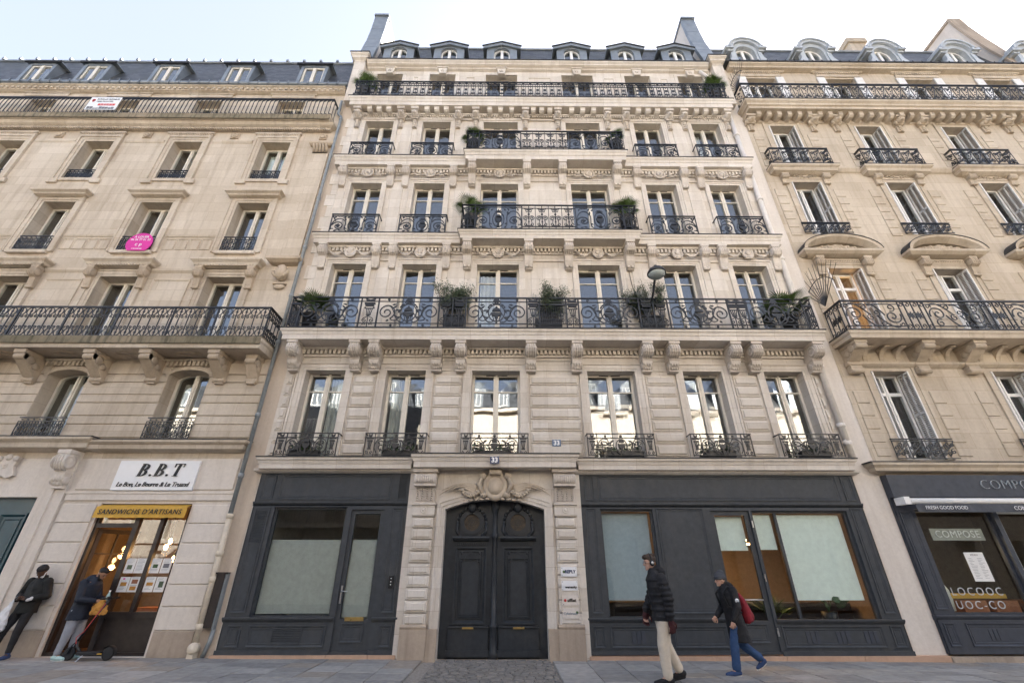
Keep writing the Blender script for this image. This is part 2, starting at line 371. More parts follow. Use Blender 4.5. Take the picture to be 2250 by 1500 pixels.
# ---------------------------------------------------------------- ironwork panels (local: x 0..W, z 0..H)
def leaf2(m, x, z, ang, l, w=.03, d=.016):
    c, s_ = math.cos(rad(ang)), math.sin(rad(ang))
    P = [(0, 0), (.35 * l, w), (.75 * l, w * .6), (l, 0), (.75 * l, -w * .6), (.35 * l, -w)]
    m.xz([(x + a_ * c - b_ * s_, z + a_ * s_ + b_ * c) for a_, b_ in P], -d / 2, d / 2)
def disc2(m, x, z, r, d=.02, n=10): m.xz(arc(x, z, r, 0, 360, n)[:-1], -d / 2, d / 2)
def ring2(m, x, z, r, w, d=.018, n=14, rz=None): m.stroke(arc(x, z, r, 0, 360, n, rz)[:-1], w, d, 0, True)
def rails(m, W, H, zs, w=.022, d=.03):
    for z in zs: m.box(0, W, -d / 2, d / 2, z - w / 2, z + w / 2)
def p_main(W, H):
    m = MB(); rails(m, W, H, [.04, .17, H - .15]); cx = W / 2; w = .034
    m.box(0, .022, -.015, .015, 0, H); m.box(W - .022, W, -.015, .015, 0, H)
    for f in (lambda p: p, lambda p: mirror(p, W)):
        m.stroke(f(spiral(.27, .55, .25, .05, 80, 560, 24)), w)
        m.stroke(f(arc(.27, .55, .25, 80, -60, 8)), w)
        m.stroke(f(bez((.27, .80), (.52, .80), (.50, .25), (.72, .22), 10)), .03)
        m.stroke(f(bez((.40, .32), (.55, .20), (.66, .30), (.78, .55), 8)), .026)
        m.stroke(f(bez((.72, .22), (.86, .20), (.88, .35), (.80, .44), 6)), .024)
        for x, z, a_, l in ((.46, .70, 40, .16), (.52, .62, 10, .14), (.5, .45, -30, .14), (.57, .36, 20, .13), (.62, .52, 70, .17), (.66, .7, 60, .14), (.36, .3, 220, .1), (.7, .8, 30, .12), (.42, .82, 10, .14)):
            q = f([(x, z)])[0]; leaf2(m, q[0], q[1], a_ if f([(0, 0)])[0][0] == 0 else 180 - a_, l)
        q = f([(.30, H - .08)])[0]; disc2(m, q[0], q[1], .045); q = f([(.45, .1)])[0]; disc2(m, q[0], q[1], .04)
    ring2(m, cx, .55, .25, .034, rz=.30)
    m.xz([(cx - .17, .55), (cx - .15, .47), (cx - .05, .42), (cx - .05, .36), (cx + .05, .36), (cx + .05, .42), (cx + .15, .47), (cx + .17, .55)], -.03, .03)
    m.xz([(cx - .13, .60)] + arc(cx, .60, .13, 180, 0, 8, .12), -.03, .03); disc2(m, cx, .75, .035)
    m.box(cx - .03, cx + .03, -.02, .02, .17, .36); m.xz([(cx - .12, H - .15), (cx + .12, H - .15), (cx + .06, H - .02), (cx - .06, H - .02)], -.02, .02)
    for a_ in (20, 60, 120, 160): leaf2(m, cx, .84, a_, .15)
    return m
def p_vase(W, H):
    m = MB(); rails(m, W, H, [.04, .17, H - .15]); cx = W / 2
    m.box(0, .022, -.015, .015, 0, H); m.box(W - .022, W, -.015, .015, 0, H)
    m.xz([(cx - .16, H - .03), (cx, H - .09), (cx + .16, H - .03), (cx + .12, H - .15), (cx - .12, H - .15)], -.02, .02)
    m.box(cx - .16, cx + .16, -.03, .03, H - .25, H - .20); m.box(cx - .13, cx + .13, -.03, .03, H - .32, H - .27)
    disc2(m, cx - .13, H - .38, .03); disc2(m, cx + .13, H - .38, .03)
    for k in (-1.5, -.5, .5, 1.5): m.stroke([(cx + k * .065, H - .40), (cx + k * .035, H - .62)], .022)
    m.box(cx - .10, cx + .10, -.015, .015, H - .415, H - .39); m.box(cx - .07, cx + .07, -.015, .015, H - .64, H - .62)
    m.stroke([(cx, H - .63), (cx, .06)], .022)
    for sg in (-1, 1):
        P = spiral(.10, .27, .075, .02, 60, -380, 14); m.stroke([(cx + sg * x, z) for x, z in P], .02)
        m.stroke([(cx + sg * x, z) for x, z in bez((.02, .45), (.03, .36), (.13, .37), (.14, .34), 6)], .02)
        m.stroke([(cx + sg * x, z) for x, z in arc(.10, .09, .06, 150, 30, 6)], .016)
    return m
def p_lattice(W, H):
    m = MB(); rails(m, W, H, [.04, .17, H - .15])
    for k in range(int(W / .07) + 1): m.box(k * .07, k * .07 + .014, -.012, .012, .17, H - .3)
    for k in range(3): ring2(m, W * (k + .5) / 3, .3, .06, .014, n=8); ring2(m, W * (k + .5) / 3, .5, .06, .014, n=8)
    m.box(0, W, -.03, .03, H - .28, H - .22); m.box(0, .022, -.015, .015, 0, H); m.box(W - .022, W, -.015, .015, 0, H)
    return m
def p_scroll(W, H):      # window guard of the upper floors
    m = MB(); rails(m, W, H, [.015, H - .10]); m.box(-.01, W + .01, -.025, .025, H - .03, H); cx = W / 2; k = H / .8
    m.box(0, .03, -.015, .015, 0, H); m.box(W - .03, W, -.015, .015, 0, H)
    for f in (lambda p: p, lambda p: mirror(p, W)):
        mm = f([(0, 0)])[0][0] > 0
        m.stroke(f(spiral(.28, .28 * k, .22, .05, 170, -330, 20)), .034)
        m.stroke(f(arc(.30, .26 * k, .26, 200, 40, 10, .34 * k)), .028)
        m.stroke(f(bez((.50, .50 * k), (.60, .35 * k), (.42, .12 * k), (.62, .06 * k), 8)), .03)
        m.stroke(f(arc(.1, .1 * k, .08, 270, 60, 6)), .022)
        for x, z, a_, l in ((.28, .28 * k, 90, .13), (.28, .28 * k, 30, .1), (.28, .28 * k, 150, .1), (.45, .62 * k, 60, .13), (.52, .5 * k, 100, .15), (.56, .62 * k, 40, .12), (.3, .68 * k, 20, .14), (.3, .68 * k, 160, .14), (.5, .2 * k, -20, .12), (.12, .62 * k, 60, .12), (.15, .08, 20, .14), (.4, .1, 160, .12)):
            q = f([(x, z * 1)])[0]; leaf2(m, q[0], q[1], 180 - a_ if mm else a_, l)
        q = f([(.28, .27 * k)])[0]; disc2(m, q[0], q[1], .05)
    ring2(m, cx, .32 * k, .2, .034, rz=.24 * k)
    m.xz([(cx - .14, .36 * k), (cx - .11, .27 * k), (cx - .03, .22 * k), (cx - .05, .08 * k), (cx + .05, .08 * k), (cx + .03, .22 * k), (cx + .11, .27 * k), (cx + .14, .36 * k)], -.03, .03)
    m.xz(arc(cx, .40 * k, .10, 0, 180, 8, .1), -.03, .03)
    for a_ in (15, 50, 90, 130, 165): leaf2(m, cx, .56 * k, a_, .15)
    return m
def p_lyre(W, H):
    m = MB(); rails(m, W, H, [.03, .13, H - .14]); cx = W / 2
    m.stroke([(cx, .03), (cx, H - .02)], .03); m.stroke([(0, .03), (0, H)], .02)
    for sg in (-1, 1):
        for P in (spiral(.11, H * .46, .10, .025, 90, -400, 16), arc(.11, H * .46, .10, 90, 200, 5), spiral(.10, .22, .07, .02, 60, -300, 10), bez((.02, H - .30), (.16, H - .34), (.05, H - .2), (.15, H - .16), 6), bez((.02, .16), (.2, .2), (.03, .5), (.11, H * .46 - .1), 6)):
            m.stroke([(cx + sg * x, z) for x, z in P], .022)
    for a_ in (30, 90, 150): leaf2(m, cx, H - .24, a_, .11)
    leaf2(m, cx, .4, 270, .12); disc2(m, cx, H * .62, .04)
    return m
def p_geo(W, H):
    m = MB(); rails(m, W, H, [.03, H - .02], .03); rails(m, W, H, [H - .13, H - .28], .018); cx = W / 2
    for x in (cx - .085, cx + .085): m.box(x - .012, x + .012, -.012, .012, .26, H - .13)
    m.box(cx - .012, cx + .012, -.012, .012, .05, .40); m.box(cx - .055, cx + .055, -.012, .012, H * .46, H * .46 + .11)
    m.box(cx - .11, cx + .11, -.012, .012, .25, .275); m.box(cx - .012, cx + .012, -.012, .012, H - .36, H - .02)
    for sg in (-1, 1): m.stroke([(cx + sg * x, z) for x, z in spiral(.075, .13, .06, .018, 90, -280, 10)], .02); leaf2(m, cx, H - .3, 90 - sg * 50, .1); leaf2(m, cx, .27, 90 - sg * 60, .09)
    m.xz([(cx - .06, H - .05), (cx, H - .1), (cx + .06, H - .05), (cx, H - .005)], -.012, .012)
    m.box(0, .016, -.012, .012, .03, .25); m.box(0, .016, -.012, .012, H - .28, H)
    return m
def p_torch(W, H):      # first-floor guard: torches at the ends, urn and scrolls between
    m = MB(); rails(m, W, H, [.03, H - .13]); m.box(-.01, W + .01, -.02, .02, H - .025, H); cx = W / 2
    for x in (0, .26, W - .28, W - .02): m.box(x, x + .02, -.012, .012, 0, H)
    for x in (.14, W - .14):
        m.box(x - .09, x + .09, -.02, .02, H - .17, H - .12); m.box(x - .07, x + .07, -.02, .02, H - .24, H - .2)
        for k in (-1, 0, 1): m.stroke([(x + k * .045, H - .25), (x + k * .022, .2)], .024)
        m.box(x - .05, x + .05, -.015, .015, .17, .2)
        for sg in (-1, 1): m.stroke([(x + sg * q, z) for q, z in spiral(.05, .09, .045, .012, 90, -270, 8)], .018)
        leaf2(m, x, H - .12, 60, .1); leaf2(m, x, H - .12, 120, .1)
    for f in (lambda p: p, lambda p: mirror(p, W)):
        mm = f([(0, 0)])[0][0] > 0
        m.stroke(f(spiral(.46, .24, .17, .04, 120, -300, 16)), .026)
        m.stroke(f(arc(.47, .25, .19, 230, 60, 8, .22)), .022); m.stroke(f(bez((.55, .42), (.7, .35), (.55, .08), (.72, .06), 6)), .024)
        for x, z, a_, l in ((.5, .3, 30, .12), (.5, .25, -20, .12), (.55, .16, 30, .14), (.6, .3, 60, .14), (.62, .38, 20, .12), (.46, .2, 250, .1), (.55, .45, 150, .1), (.42, .3, 130, .1)):
            q = f([(x, z)])[0]; leaf2(m, q[0], q[1], 180 - a_ if mm else a_, l, .028)
        q = f([(.5, H - .08)])[0]; disc2(m, q[0], q[1], .035)
    ring2(m, cx, .26, .15, .028, rz=.2); disc2(m, cx, H - .08, .04)
    m.xz([(cx - .10, .33), (cx - .08, .24), (cx - .02, .19), (cx - .03, .05), (cx + .03, .05), (cx + .02, .19), (cx + .08, .24), (cx + .10, .33)], -.025, .025)
    m.xz(arc(cx, .36, .075, 0, 180, 6, .09), -.025, .025)
    return m
def p_ring(W, H):       # left building, long balcony: bars with rings at head and foot
    m = MB(); rails(m, W, H, [.03], .03); m.box(0, W, -.03, .03, H - .03, H); cx = W / 2
    m.box(cx - .011, cx + .011, -.011, .011, .03, H - .03)
    for z, u in ((H - .17, 1), (.16, -1)):
        ring2(m, cx, z, .125, .022, n=14); leaf2(m, cx, z - .05 * u, 90 * u, .13, .035)
        for sg in (-1, 1): m.stroke([(cx + sg * a_, b_) for a_, b_ in spiral(.07, z - .17 * u, .05, .015, 90 * u, -290 * u + 0, 9)], .018)
    return m
def p_bars(W, H):
    m = MB(); rails(m, W, H, [.03], .025); m.box(0, W, -.025, .025, H - .03, H); cx = W / 2
    m.box(cx - .010, cx + .010, -.010, .010, .03, H - .03); disc2(m, cx, H * .52, .022)
    for z, u in ((H - .10, 1), (.10, -1)):
        m.stroke(spiral(cx + .06, z, .06, .015, 180, 180 - 330 * u, 8), .018); m.stroke(bez((cx, z - .1 * u), (cx + .02, z), (cx + .1, z), (cx + W * .8, z + .05 * u), 5), .018)
    return m
def p_small(W, H):      # left building, window guards
    m = MB(); rails(m, W, H, [.02, H - .12], .018); m.box(0, W, -.02, .02, H - .025, H)
    n = max(3, int(W / .16)); u = W / n
    for k in range(n + 1): m.box(k * u - .008, k * u + .008, -.01, .01, 0, H - .12)
    for k in range(n):
        x = (k + .5) * u
        for z in (.12, H - .24): ring2(m, x, z, u * .36, .016, n=10)
        m.stroke([(x, .03), (x, H - .12)], .012); leaf2(m, x, H * .4, 90, .12, .03); leaf2(m, x, H * .4, 270, .1, .03); disc2(m, x, H - .07, .022)
    return m
def p_vine(W, H):       # right building: diagonal vine scrolls
    m = MB(); rails(m, W, H, [.02, H - .07], .018); m.box(0, W, -.025, .025, H - .025, H)
    m.stroke(bez((0, .03), (.1, .3), (W - .1, H * .45), (W, H - .07), 8), .022)
    for x, z, r, a_ in ((.09, H - .26, .085, 250), (W - .09, .2, .085, 70), (W * .5, H * .72, .07, 200), (W * .5, H * .24, .07, 20), (.07, .13, .06, 0), (W - .07, H - .17, .06, 180)):
        m.stroke(spiral(x, z, r, .018, a_, a_ + 420, 12), .02)
    for x, z, a_ in ((W * .5, H * .5, 100), (W * .4, H * .4, 200), (W * .65, H * .62, 20), (W * .3, H * .6, 60), (W * .7, H * .4, 250)): leaf2(m, x, z, a_, .1, .025)
    m.box(0, .014, -.01, .01, 0, H)
    return m
def p_big(W, H):        # right building, main balcony: large scrolls
    m = MB(); rails(m, W, H, [.03, .13, H - .12], .02); m.box(0, W, -.03, .03, H - .03, H)
    for f in (lambda p: p, lambda p: mirror([(x, H - z) for x, z in p], W)):
        m.stroke(f(spiral(.30, H * .55, .27, .04, 200, -330, 26)), .034); m.stroke(f(spiral(.26, .24, .15, .03, 60, 500, 18)), .026)
        m.stroke(f(bez((.52, H * .5), (.7, H * .2), (.75, .1), (.95, .16), 10)), .032); m.stroke(f(spiral(.62, H - .22, .13, .03, 160, -300, 16)), .026)
        m.stroke(f(bez((.2, H - .1), (.4, H - .02), (.62, H - .3), (.78, H * .5), 10)), .03); m.stroke(f(spiral(.1, H - .2, .09, .02, 0, 400, 12)), .022)
        m.stroke(f(spiral(.75, H * .42, .12, .03, 90, 480, 14)), .024)
    return m
def p_barpanel(W, H):
    m = MB(); rails(m, W, H, [.03], .02); m.box(0, W, -.03, .03, H - .03, H)
    for x in (0, W * .22, W * .5, W * .78, W - .03): m.box(x, x + .026, -.014, .014, .03, H - .03)
    for x in (W * .11, W * .36, W * .64, W * .89):
        for z, u in ((H - .14, 1), (.14, -1)): m.stroke(spiral(x, z, .085, .02, 90 * u, (90 - 400) * u, 12), .022)
    for x in (W * .36, W * .64):
        for a_ in range(0, 360, 45): leaf2(m, x, H * .5, a_, .14, .025)
    return m
PM = {}
def iron(kind, W, H, mat='iron'):
    k = (kind, round(W, 3), round(H, 3), mat)
    if k not in PM: PM[k] = globals()['p_' + kind](W, H).mesh(mat, kind)
    return PM[k]
def run(parent, kind, x0, x1, z, H, y, unit=None, mat='iron', name='railing_panel'):
    n = 1 if unit is None else max(1, round((x1 - x0) / unit)); w = (x1 - x0) / n
    for i in range(n): put(name, iron(kind, w, H, mat), parent, (x0 + i * w, y, z))
def side_run(parent, kind, x, y0, y1, z, H, mat='iron'):
    put('railing_panel', iron(kind, y1 - y0, H, mat), parent, (x, y0, z), rad(90))
# ---------------------------------------------------------------- carved stone pieces
def console(w, d, h, kind=0):
    m = MB(); m.box(-w / 2 - .02, w / 2 + .02, -d, .02, -.10 * h, 0)
    pr = [(.02, -.10), (-.93, -.10), (-.93, -.14), (-1, -.22), (-1.02, -.32), (-.96, -.42), (-.82, -.50), (-.6, -.55), (-.56, -.60), (-.6, -.64), (-.58, -.74), (-.46, -.86), (-.34, -.93), (-.36, -1.0), (.02, -1.0)]
    m.smooth = False; m.prism([(y * d if y < 0 else y, z * h) for y, z in pr], -w / 2, w / 2)
    for sg in (-1, 1):
        m.lathe((sg * (w / 2 + .0), -.70 * d, -.32 * h), [(.19 * h, 0), (.19 * h, .025 * sg), (.13 * h, .025 * sg), (.12 * h, .012 * sg), (.07 * h, .03 * sg), (.01, .035 * sg)], 14, 'x')
        m.lathe((sg * w / 2, -.30 * d, -.80 * h), [(.11 * h, 0), (.11 * h, .02 * sg), (.05 * h, .02 * sg), (.01, .03 * sg)], 10, 'x')
    for k in (-.36, -.12, .12, .36):                   # ribs over the scroll
        m.tube([(k * w, y * d - .004, z * h) for y, z in pr[2:8]], .028 * w / .27, 5)
    for k in (-.28, 0, .28):                            # leaf on the lower part
        m.ell((k * w, -.52 * d, -.72 * h), (.055 * w / .27, .04, .09 * h / .8), 6, 5); m.ell((k * w * .8, -.40 * d, -.86 * h), (.045, .035, .07), 6, 5)
    m.box(-w / 2 - .015, w / 2 + .015, -.62 * d, 0, -.61 * h, -.565 * h)
    return m
def slim_console(w, d, h):                              # long drop bracket under the narrow cornices
    m = MB(); m.box(-w / 2 - .02, w / 2 + .02, -d, .02, -.11 * h, 0)
    pr = [(.02, -.11), (-.9, -.11), (-.98, -.2), (-1, -.3), (-.9, -.42), (-.62, -.48), (-.55, -.53), (-.5, -.7), (-.38, -.86), (-.2, -.93), (.02, -1.0)]
    m.prism([(y * d if y < 0 else y, z * h) for y, z in pr], -w / 2, w / 2)
    for sg in (-1, 1): m.lathe((sg * w / 2, -.66 * d, -.3 * h), [(.15 * h, 0), (.15 * h, .02 * sg), (.08 * h, .015 * sg), (.02, .03 * sg)], 12, 'x')
    for k in (-.38, -.13, .13, .38): m.tube([(k * w, y * d - .003, z * h) for y, z in pr[1:6]], .022, 5)
    for z, r in ((-.56, .05), (-.66, .045), (-.76, .05), (-.88, .06)):
        for k in (-.25, .25): m.ell((k * w, -.5 * d * (1.2 + z * .6), z * h), (r, .03, r), 6, 5)
    m.ell((0, -.1, -.93 * h), (.13, .05, .045), 8, 5)
    return m
def face_console(w, d, h):                              # lion-headed bracket below the top balcony
    m = MB(); m.box(-w / 2 - .02, w / 2 + .02, -d, .02, -.14 * h, 0); m.box(-w / 2, w / 2, -.5 * d, .02, -.5 * h, -.14 * h)
    m.ell((0, -.55 * d, -.3 * h), (w * .52, .5 * d, .17 * h), 12, 8)
    for sg in (-1, 1): m.ell((sg * w * .33, -.85 * d, -.26 * h), (.055, .06, .05), 6, 5); m.ell((sg * w * .45, -.4 * d, -.36 * h), (.07, .09, .1), 6, 5)
    m.ell((0, -.95 * d, -.36 * h), (.09, .08, .06), 8, 5); m.box(-w * .36, w * .36, -.22 * d, .02, -.93 * h, -.45 * h)
    for z in (-.56, -.66, -.78, -.9): m.ell((0, -.28 * d, z * h), (.085, .05, .05), 7, 5)
    return m
def modillion(w, d, h): 
    m = MB(); m.box(-w / 2 - .012, w / 2 + .012, -d - .01, .02, -.2 * h, 0); m.prism([(.02, -.2 * h), (-d, -.2 * h), (-d, -.75 * h), (-d * .8, -h), (.02, -h)], -w / 2, w / 2); return m
def medallion():
    m = MB(); m.lathe((0, 0, 0), [(.20, 0), (.20, .05), (.185, .07), (.165, .055), (.0, .055)], 22, 'y')
    m.v = [(x, y, z * 1.12) for x, y, z in m.v]
    m.ell((.0, -.055, .02), (.085, .05, .115), 10, 8); m.ell((.02, -.06, .08), (.10, .05, .07), 8, 6); m.ell((-.075, -.07, .01), (.03, .03, .03), 6, 5); m.ell((.01, -.05, -.13), (.11, .035, .06), 8, 6)
    for sg in (-1, 1):
        for i in range(11):
            t = i / 10; x = sg * (.24 + .50 * t); z = .06 - .17 * math.sin(math.pi * t)
            m.ell((x, -.03, z), (.04, .035, .032 + .012 * math.sin(math.pi * t)), 6, 5)
        m.tube([(sg * .1, -.03, .24), (sg * .2, -.05, .26), (sg * .26, -.03, .18)], .025, 5)
    return m
def mask_wreath():
    m = MB()
    for i in range(18):
        t = 2 * math.pi * i / 18; m.ell((.19 * math.cos(t), -.04, .19 * math.sin(t)), (.048, .045, .048), 6, 5)
    m.ell((0, -.05, 0), (.14, .075, .15), 12, 8); m.ell((0, -.12, -.03), (.035, .04, .05), 6, 5); m.ell((0, -.10, -.09), (.06, .03, .02), 6, 5)
    for sg in (-1, 1):
        m.ell((sg * .055, -.11, .03), (.03, .02, .02), 6, 5)
        for k, (x, z, a_, l) in enumerate(((.30, -.06, 10, .2), (.32, -.12, -8, .26), (.38, -.03, 30, .16), (.5, -.1, 5, .2))):
            c, s_ = math.cos(rad(a_)), math.sin(rad(a_)); m.tube([(sg * x, -.02, z), (sg * (x + l * .5 * c), -.05, z + l * .5 * s_ + .02), (sg * (x + l * c), -.015, z + l * s_)], [.03, .035, .008], 6)
    return m
def foliage_relief(w, h):
    m = MB()
    for sg in (-1, 1):
        for x, z, a_, l in ((.05, 0, 10, .28), (.1, .03, 50, .16), (.22, .0, -25, .2), (.3, .03, 25, .22), (.42, -.01, -10, .22), (.45, .03, 45, .12), (.16, -.05, -50, .1)):
            c, s_ = math.cos(rad(a_)), math.sin(rad(a_)); x *= w / .65; l *= w / .65
            m.tube([(sg * x, -.015, z), (sg * (x + l * .5 * c), -.045, z + l * .5 * s_ + .02), (sg * (x + l * c), -.012, z + l * s_ * .7)], [.02, .032, .008], 6)
    m.ell((0, -.03, 0), (.09, .05, h * .5), 8, 6)
    return m
def keystone():
    m = MB(); m.grid([[(-.17, .02, -.38), (-.17, .02, 0), (.17, .02, 0), (.17, .02, -.38)][:], [(-.14, -.14, -.38), (-.21, -.14, 0), (.21, -.14, 0), (.14, -.14, -.38)]])
    m.box(-.25, .25, -.18, .02, 0, .06)
    for i in range(5): t = 2 * math.pi * i / 5 + .3; m.ell((.06 * math.cos(t), -.15, -.19 + .06 * math.sin(t)), (.04, .025, .04), 6, 5)
    m.ell((0, -.16, -.19), (.03, .025, .03), 6, 5); return m
CM = {}
def carve(fn, mat, *a_):
    k = (fn.__name__, mat, a_)
    if k not in CM: CM[k] = fn(*a_).mesh(mat, fn.__name__)
    return CM[k]
def dentils(mb, x0, x1, z, h, y0, y1, pitch=.125, fill=.55):
    n = int((x1 - x0) / pitch); p = (x1 - x0) / n
    for i in range(n): mb.box(x0 + (i + .2) * p, x0 + (i + .2 + fill) * p, y0, y1, z - h, z)
# ---------------------------------------------------------------- windows
def window(bld, xc, w, z0, z1, y, fmat='cream_paint', transom=None, name='french_window', gl='glass', fw=.07, mid=.15, arch=0., bars=(), shut=False, n=2):
    m = MB(); x0, x1 = xc - w / 2, xc + w / 2
    m.box(x0, x0 + fw, y, y + .09, z0, z1); m.box(x1 - fw, x1, y, y + .09, z0, z1)
    if arch:
        P = arc(xc, z1, w / 2, 180, 0, 12, arch); Q = arc(xc, z1 - .0, w / 2 - fw, 0, 180, 12, max(.02, arch - fw * .3))
        m.xz(P + Q, y, y + .09)
    else: m.box(x0 + fw, x1 - fw, y, y + .09, z1 - fw, z1)
    m.box(x0 + fw, x1 - fw, y, y + .09, z0, z0 + fw * 1.6)
    zt = z1 + (arch * .85 if arch else -fw)
    m.box(xc - mid / 2, xc + mid / 2, y - .025, y + .08, z0 + fw * 1.6, zt)
    m.box(xc - .022, xc + .022, y - .05, y - .025, z0 + fw * 1.6, zt)
    zb = [z0 + fw * 1.6] + ([transom] if transom else []) + [zt]
    tw = .035
    for t_ in ([transom] if transom else []):
        m.box(x0 + fw, xc - mid / 2, y + .005, y + .07, t_ - tw / 2, t_ + tw / 2); m.box(xc + mid / 2, x1 - fw, y + .005, y + .07, t_ - tw / 2, t_ + tw / 2)
    for b_ in bars: m.box(x0 + fw, x1 - fw, y - .02, y + .09, b_ - .05, b_ + .05)
    o = part(name, m, fmat, bld, (xc, y, z0))
    for s_ in (0, 1):
        a_, b_ = (x0 + fw, xc - mid / 2) if s_ == 0 else (xc + mid / 2, x1 - fw)
        for i in range(len(zb) - 1):
            q = MB(); dy = RN.uniform(-.006, .006)
            if arch and i == len(zb) - 2:
                xs = [a_ + (b_ - a_) * k / 6 for k in range(7)]
                q.xz([(a_, zb[i]), (b_, zb[i])] + [(x, z1 + (arch - .02) * math.sqrt(max(0, 1 - ((x - xc) / (w / 2 - fw)) ** 2))) for x in reversed(xs)], y + .035, y + .041)
            else: q.grid([[(a_, y + .035 + dy, zb[i]), (b_, y + .035 - dy, zb[i]), (b_, y + .041 - dy, zb[i]), (a_, y + .041 + dy, zb[i])], [(a_, y + .035 - dy * .3, zb[i + 1]), (b_, y + .035 + dy * .4, zb[i + 1]), (b_, y + .041 + dy * .4, zb[i + 1]), (a_, y + .041 - dy * .3, zb[i + 1])]])
            part('pane', q, gl, o)
    return o
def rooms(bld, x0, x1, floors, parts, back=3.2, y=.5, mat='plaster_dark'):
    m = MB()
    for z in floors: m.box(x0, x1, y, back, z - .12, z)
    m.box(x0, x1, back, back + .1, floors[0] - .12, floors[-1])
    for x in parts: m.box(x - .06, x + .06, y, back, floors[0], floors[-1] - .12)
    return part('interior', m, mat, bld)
def curtains(win_o, xc, w, z0, z1, y, mat='curtain', half=(0, 1)):
    for s_ in half:
        m = MB(); a_, b_ = (xc - w / 2, xc - .04) if s_ == 0 else (xc + .04, xc + w / 2)
        n = 14; m.grid([[(a_ + (b_ - a_) * i / n, y + .03 * math.sin(i * 1.9), z) for i in range(n + 1)] for z in (z0, z1)], closed=False); part('curtain', m, mat, win_o)
# ================================================================ the ground
def slab_rows():
    base = MB()
    xs = [-60, -14, -6, 0, 6, 14, 60]
    base.grid([[(x, y, gz(x) - .035) for x in xs] for y in (-4.3, .6)], closed=False)
    pv = part('pavement', base, 'joint_sand'); tag(pv, kind='structure')
    r = random.Random(5); x = -13.2
    while x < 14.2:
        w = r.uniform(.62, .86); y = -.06
        inset = -1.62 < x + w / 2 < 1.0
        while y > -3.3:
            l = r.uniform(.38, .62)
            if y - l < -3.3: l = y + 3.3
            if not inset and l > .12:
                m = MB(); g = .008; dz = r.uniform(-.004, .004); z = gz(x + w / 2)
                m.grid([[(x + g, y - l + g, z - .05), (x + w - g, y - l + g, z - .05), (x + w - g, y - g, z - .05), (x + g, y - g, z - .05)],
                        [(x + g, y - l + g, gz(x) - .004 + dz), (x + w - g, y - l + g, gz(x + w) - .004 + dz), (x + w - g, y - g, gz(x + w) - .004 + dz), (x + g, y - g, gz(x) - .004 + dz)],
                        [(x + g + .006, y - l + g + .006, gz(x) + dz), (x + w - g - .006, y - l + g + .006, gz(x + w) + dz), (x + w - g - .006, y - g - .006, gz(x + w) + dz), (x + g + .006, y - g - .006, gz(x) + dz)]])
                part('paving_slab', m, 'slab_%d' % r.choice([0, 0, 0, 1, 1, 2, 2, 3, 4]), pv, (x + w / 2, y - l / 2, z))
            y -= l
        if x < -1.62 and x + w > -1.62: x = -1.62
        elif -1.62 <= x < 1.0:
            x = 1.0 if x + w > 1.0 else x + w
        else: x += w
    # stone setts in front of the carriage door
    row = 0; y = -.02
    while y > -2.75:
        l = r.uniform(.125, .155); x = -1.6 - (row % 2) * .09
        while x < .95:
            w = r.uniform(.14, .24); a_, b_ = max(x, -1.6), min(x + w, .98)
            if b_ - a_ > .05:
                m = MB(); z = gz(x) + r.uniform(-.012, .004); g = .011
                m.grid([[(a_ + g, y - l + g, z - .06), (b_ - g, y - l + g, z - .06), (b_ - g, y - g, z - .06), (a_ + g, y - g, z - .06)], [(a_ + g, y - l + g, z - .015), (b_ - g, y - l + g, z - .015), (b_ - g, y - g, z - .015), (a_ + g, y - g, z - .015)],
                        [(a_ + g + .018, y - l + g + .018, z), (b_ - g - .018, y - l + g + .018, z), (b_ - g - .018, y - g - .018, z), (a_ + g + .018, y - g - .018, z)]])
                part('sett', m, 'sett', pv, ((a_ + b_) / 2, y - l / 2, z))
            x += w
        y -= l; row += 1
    k = MB(); k.grid([[(x, y, gz(x) + d) for x in xs] for y, d in ((-4.3, -.16), (-4.3, .0), (-4.55, .0), (-4.55, -.16))], closed=False)
    tag(part('kerb', k, 'slab_1'), kind='structure')
    rd = MB(); rd.grid([[(x, y, gz(x) - .14) for x in xs] for y in (-15.5, -4.5)], closed=False)
    tag(part('road', rd, 'asphalt'), kind='structure')
    g = MB(); g.grid([[(-900, y, -1.2), (900, y, -1.2)] for y in (-900, 900)], closed=False); tag(part('ground', g, 'asphalt'), kind='structure')
    sq = MB(); sq.grid([[(x, y, gz(x) - .02) for x in xs] for y in (-60, -15.5)], closed=False); tag(part('square', sq, 'asphalt'), kind='structure')
slab_rows()
# ================================================================ main building
C6 = [-5.442, -3.05, -.375, 3.065, 5.806, 8.244]
WD = [1.17, 1.17, 1.43, 1.43, 1.17, 1.17]
OF = [.91, .91, 1.04, 1.04, .91, .91]
FL = [(4.40, 7.024), (8.12, 10.977), (12.08, 14.822), (15.99, 18.433), (19.43, 21.75)]
MAIN = thing('apartment_building', 'pale cream stone apartment building with ornate balconies, grey shopfronts and an arched carriage door', 'building', (1.3, 0, 0))
holes = []
for i in range(6):
    for z0, z1 in FL: holes.append((C6[i] - WD[i] / 2, C6[i] + WD[i] / 2, z0, z1))
mb = MB(); wall_holes(mb, -6.62, 9.28, 4.1, 22.3, holes, .36)
# end faces, back and ground-floor backing
mb.box(-6.62, -6.55, .013, 8, 0, 22.28); mb.box(9.2, 9.28, .013, 8, 0, 22.28)
WALL = part('wall', mb, 'stone_main', MAIN)
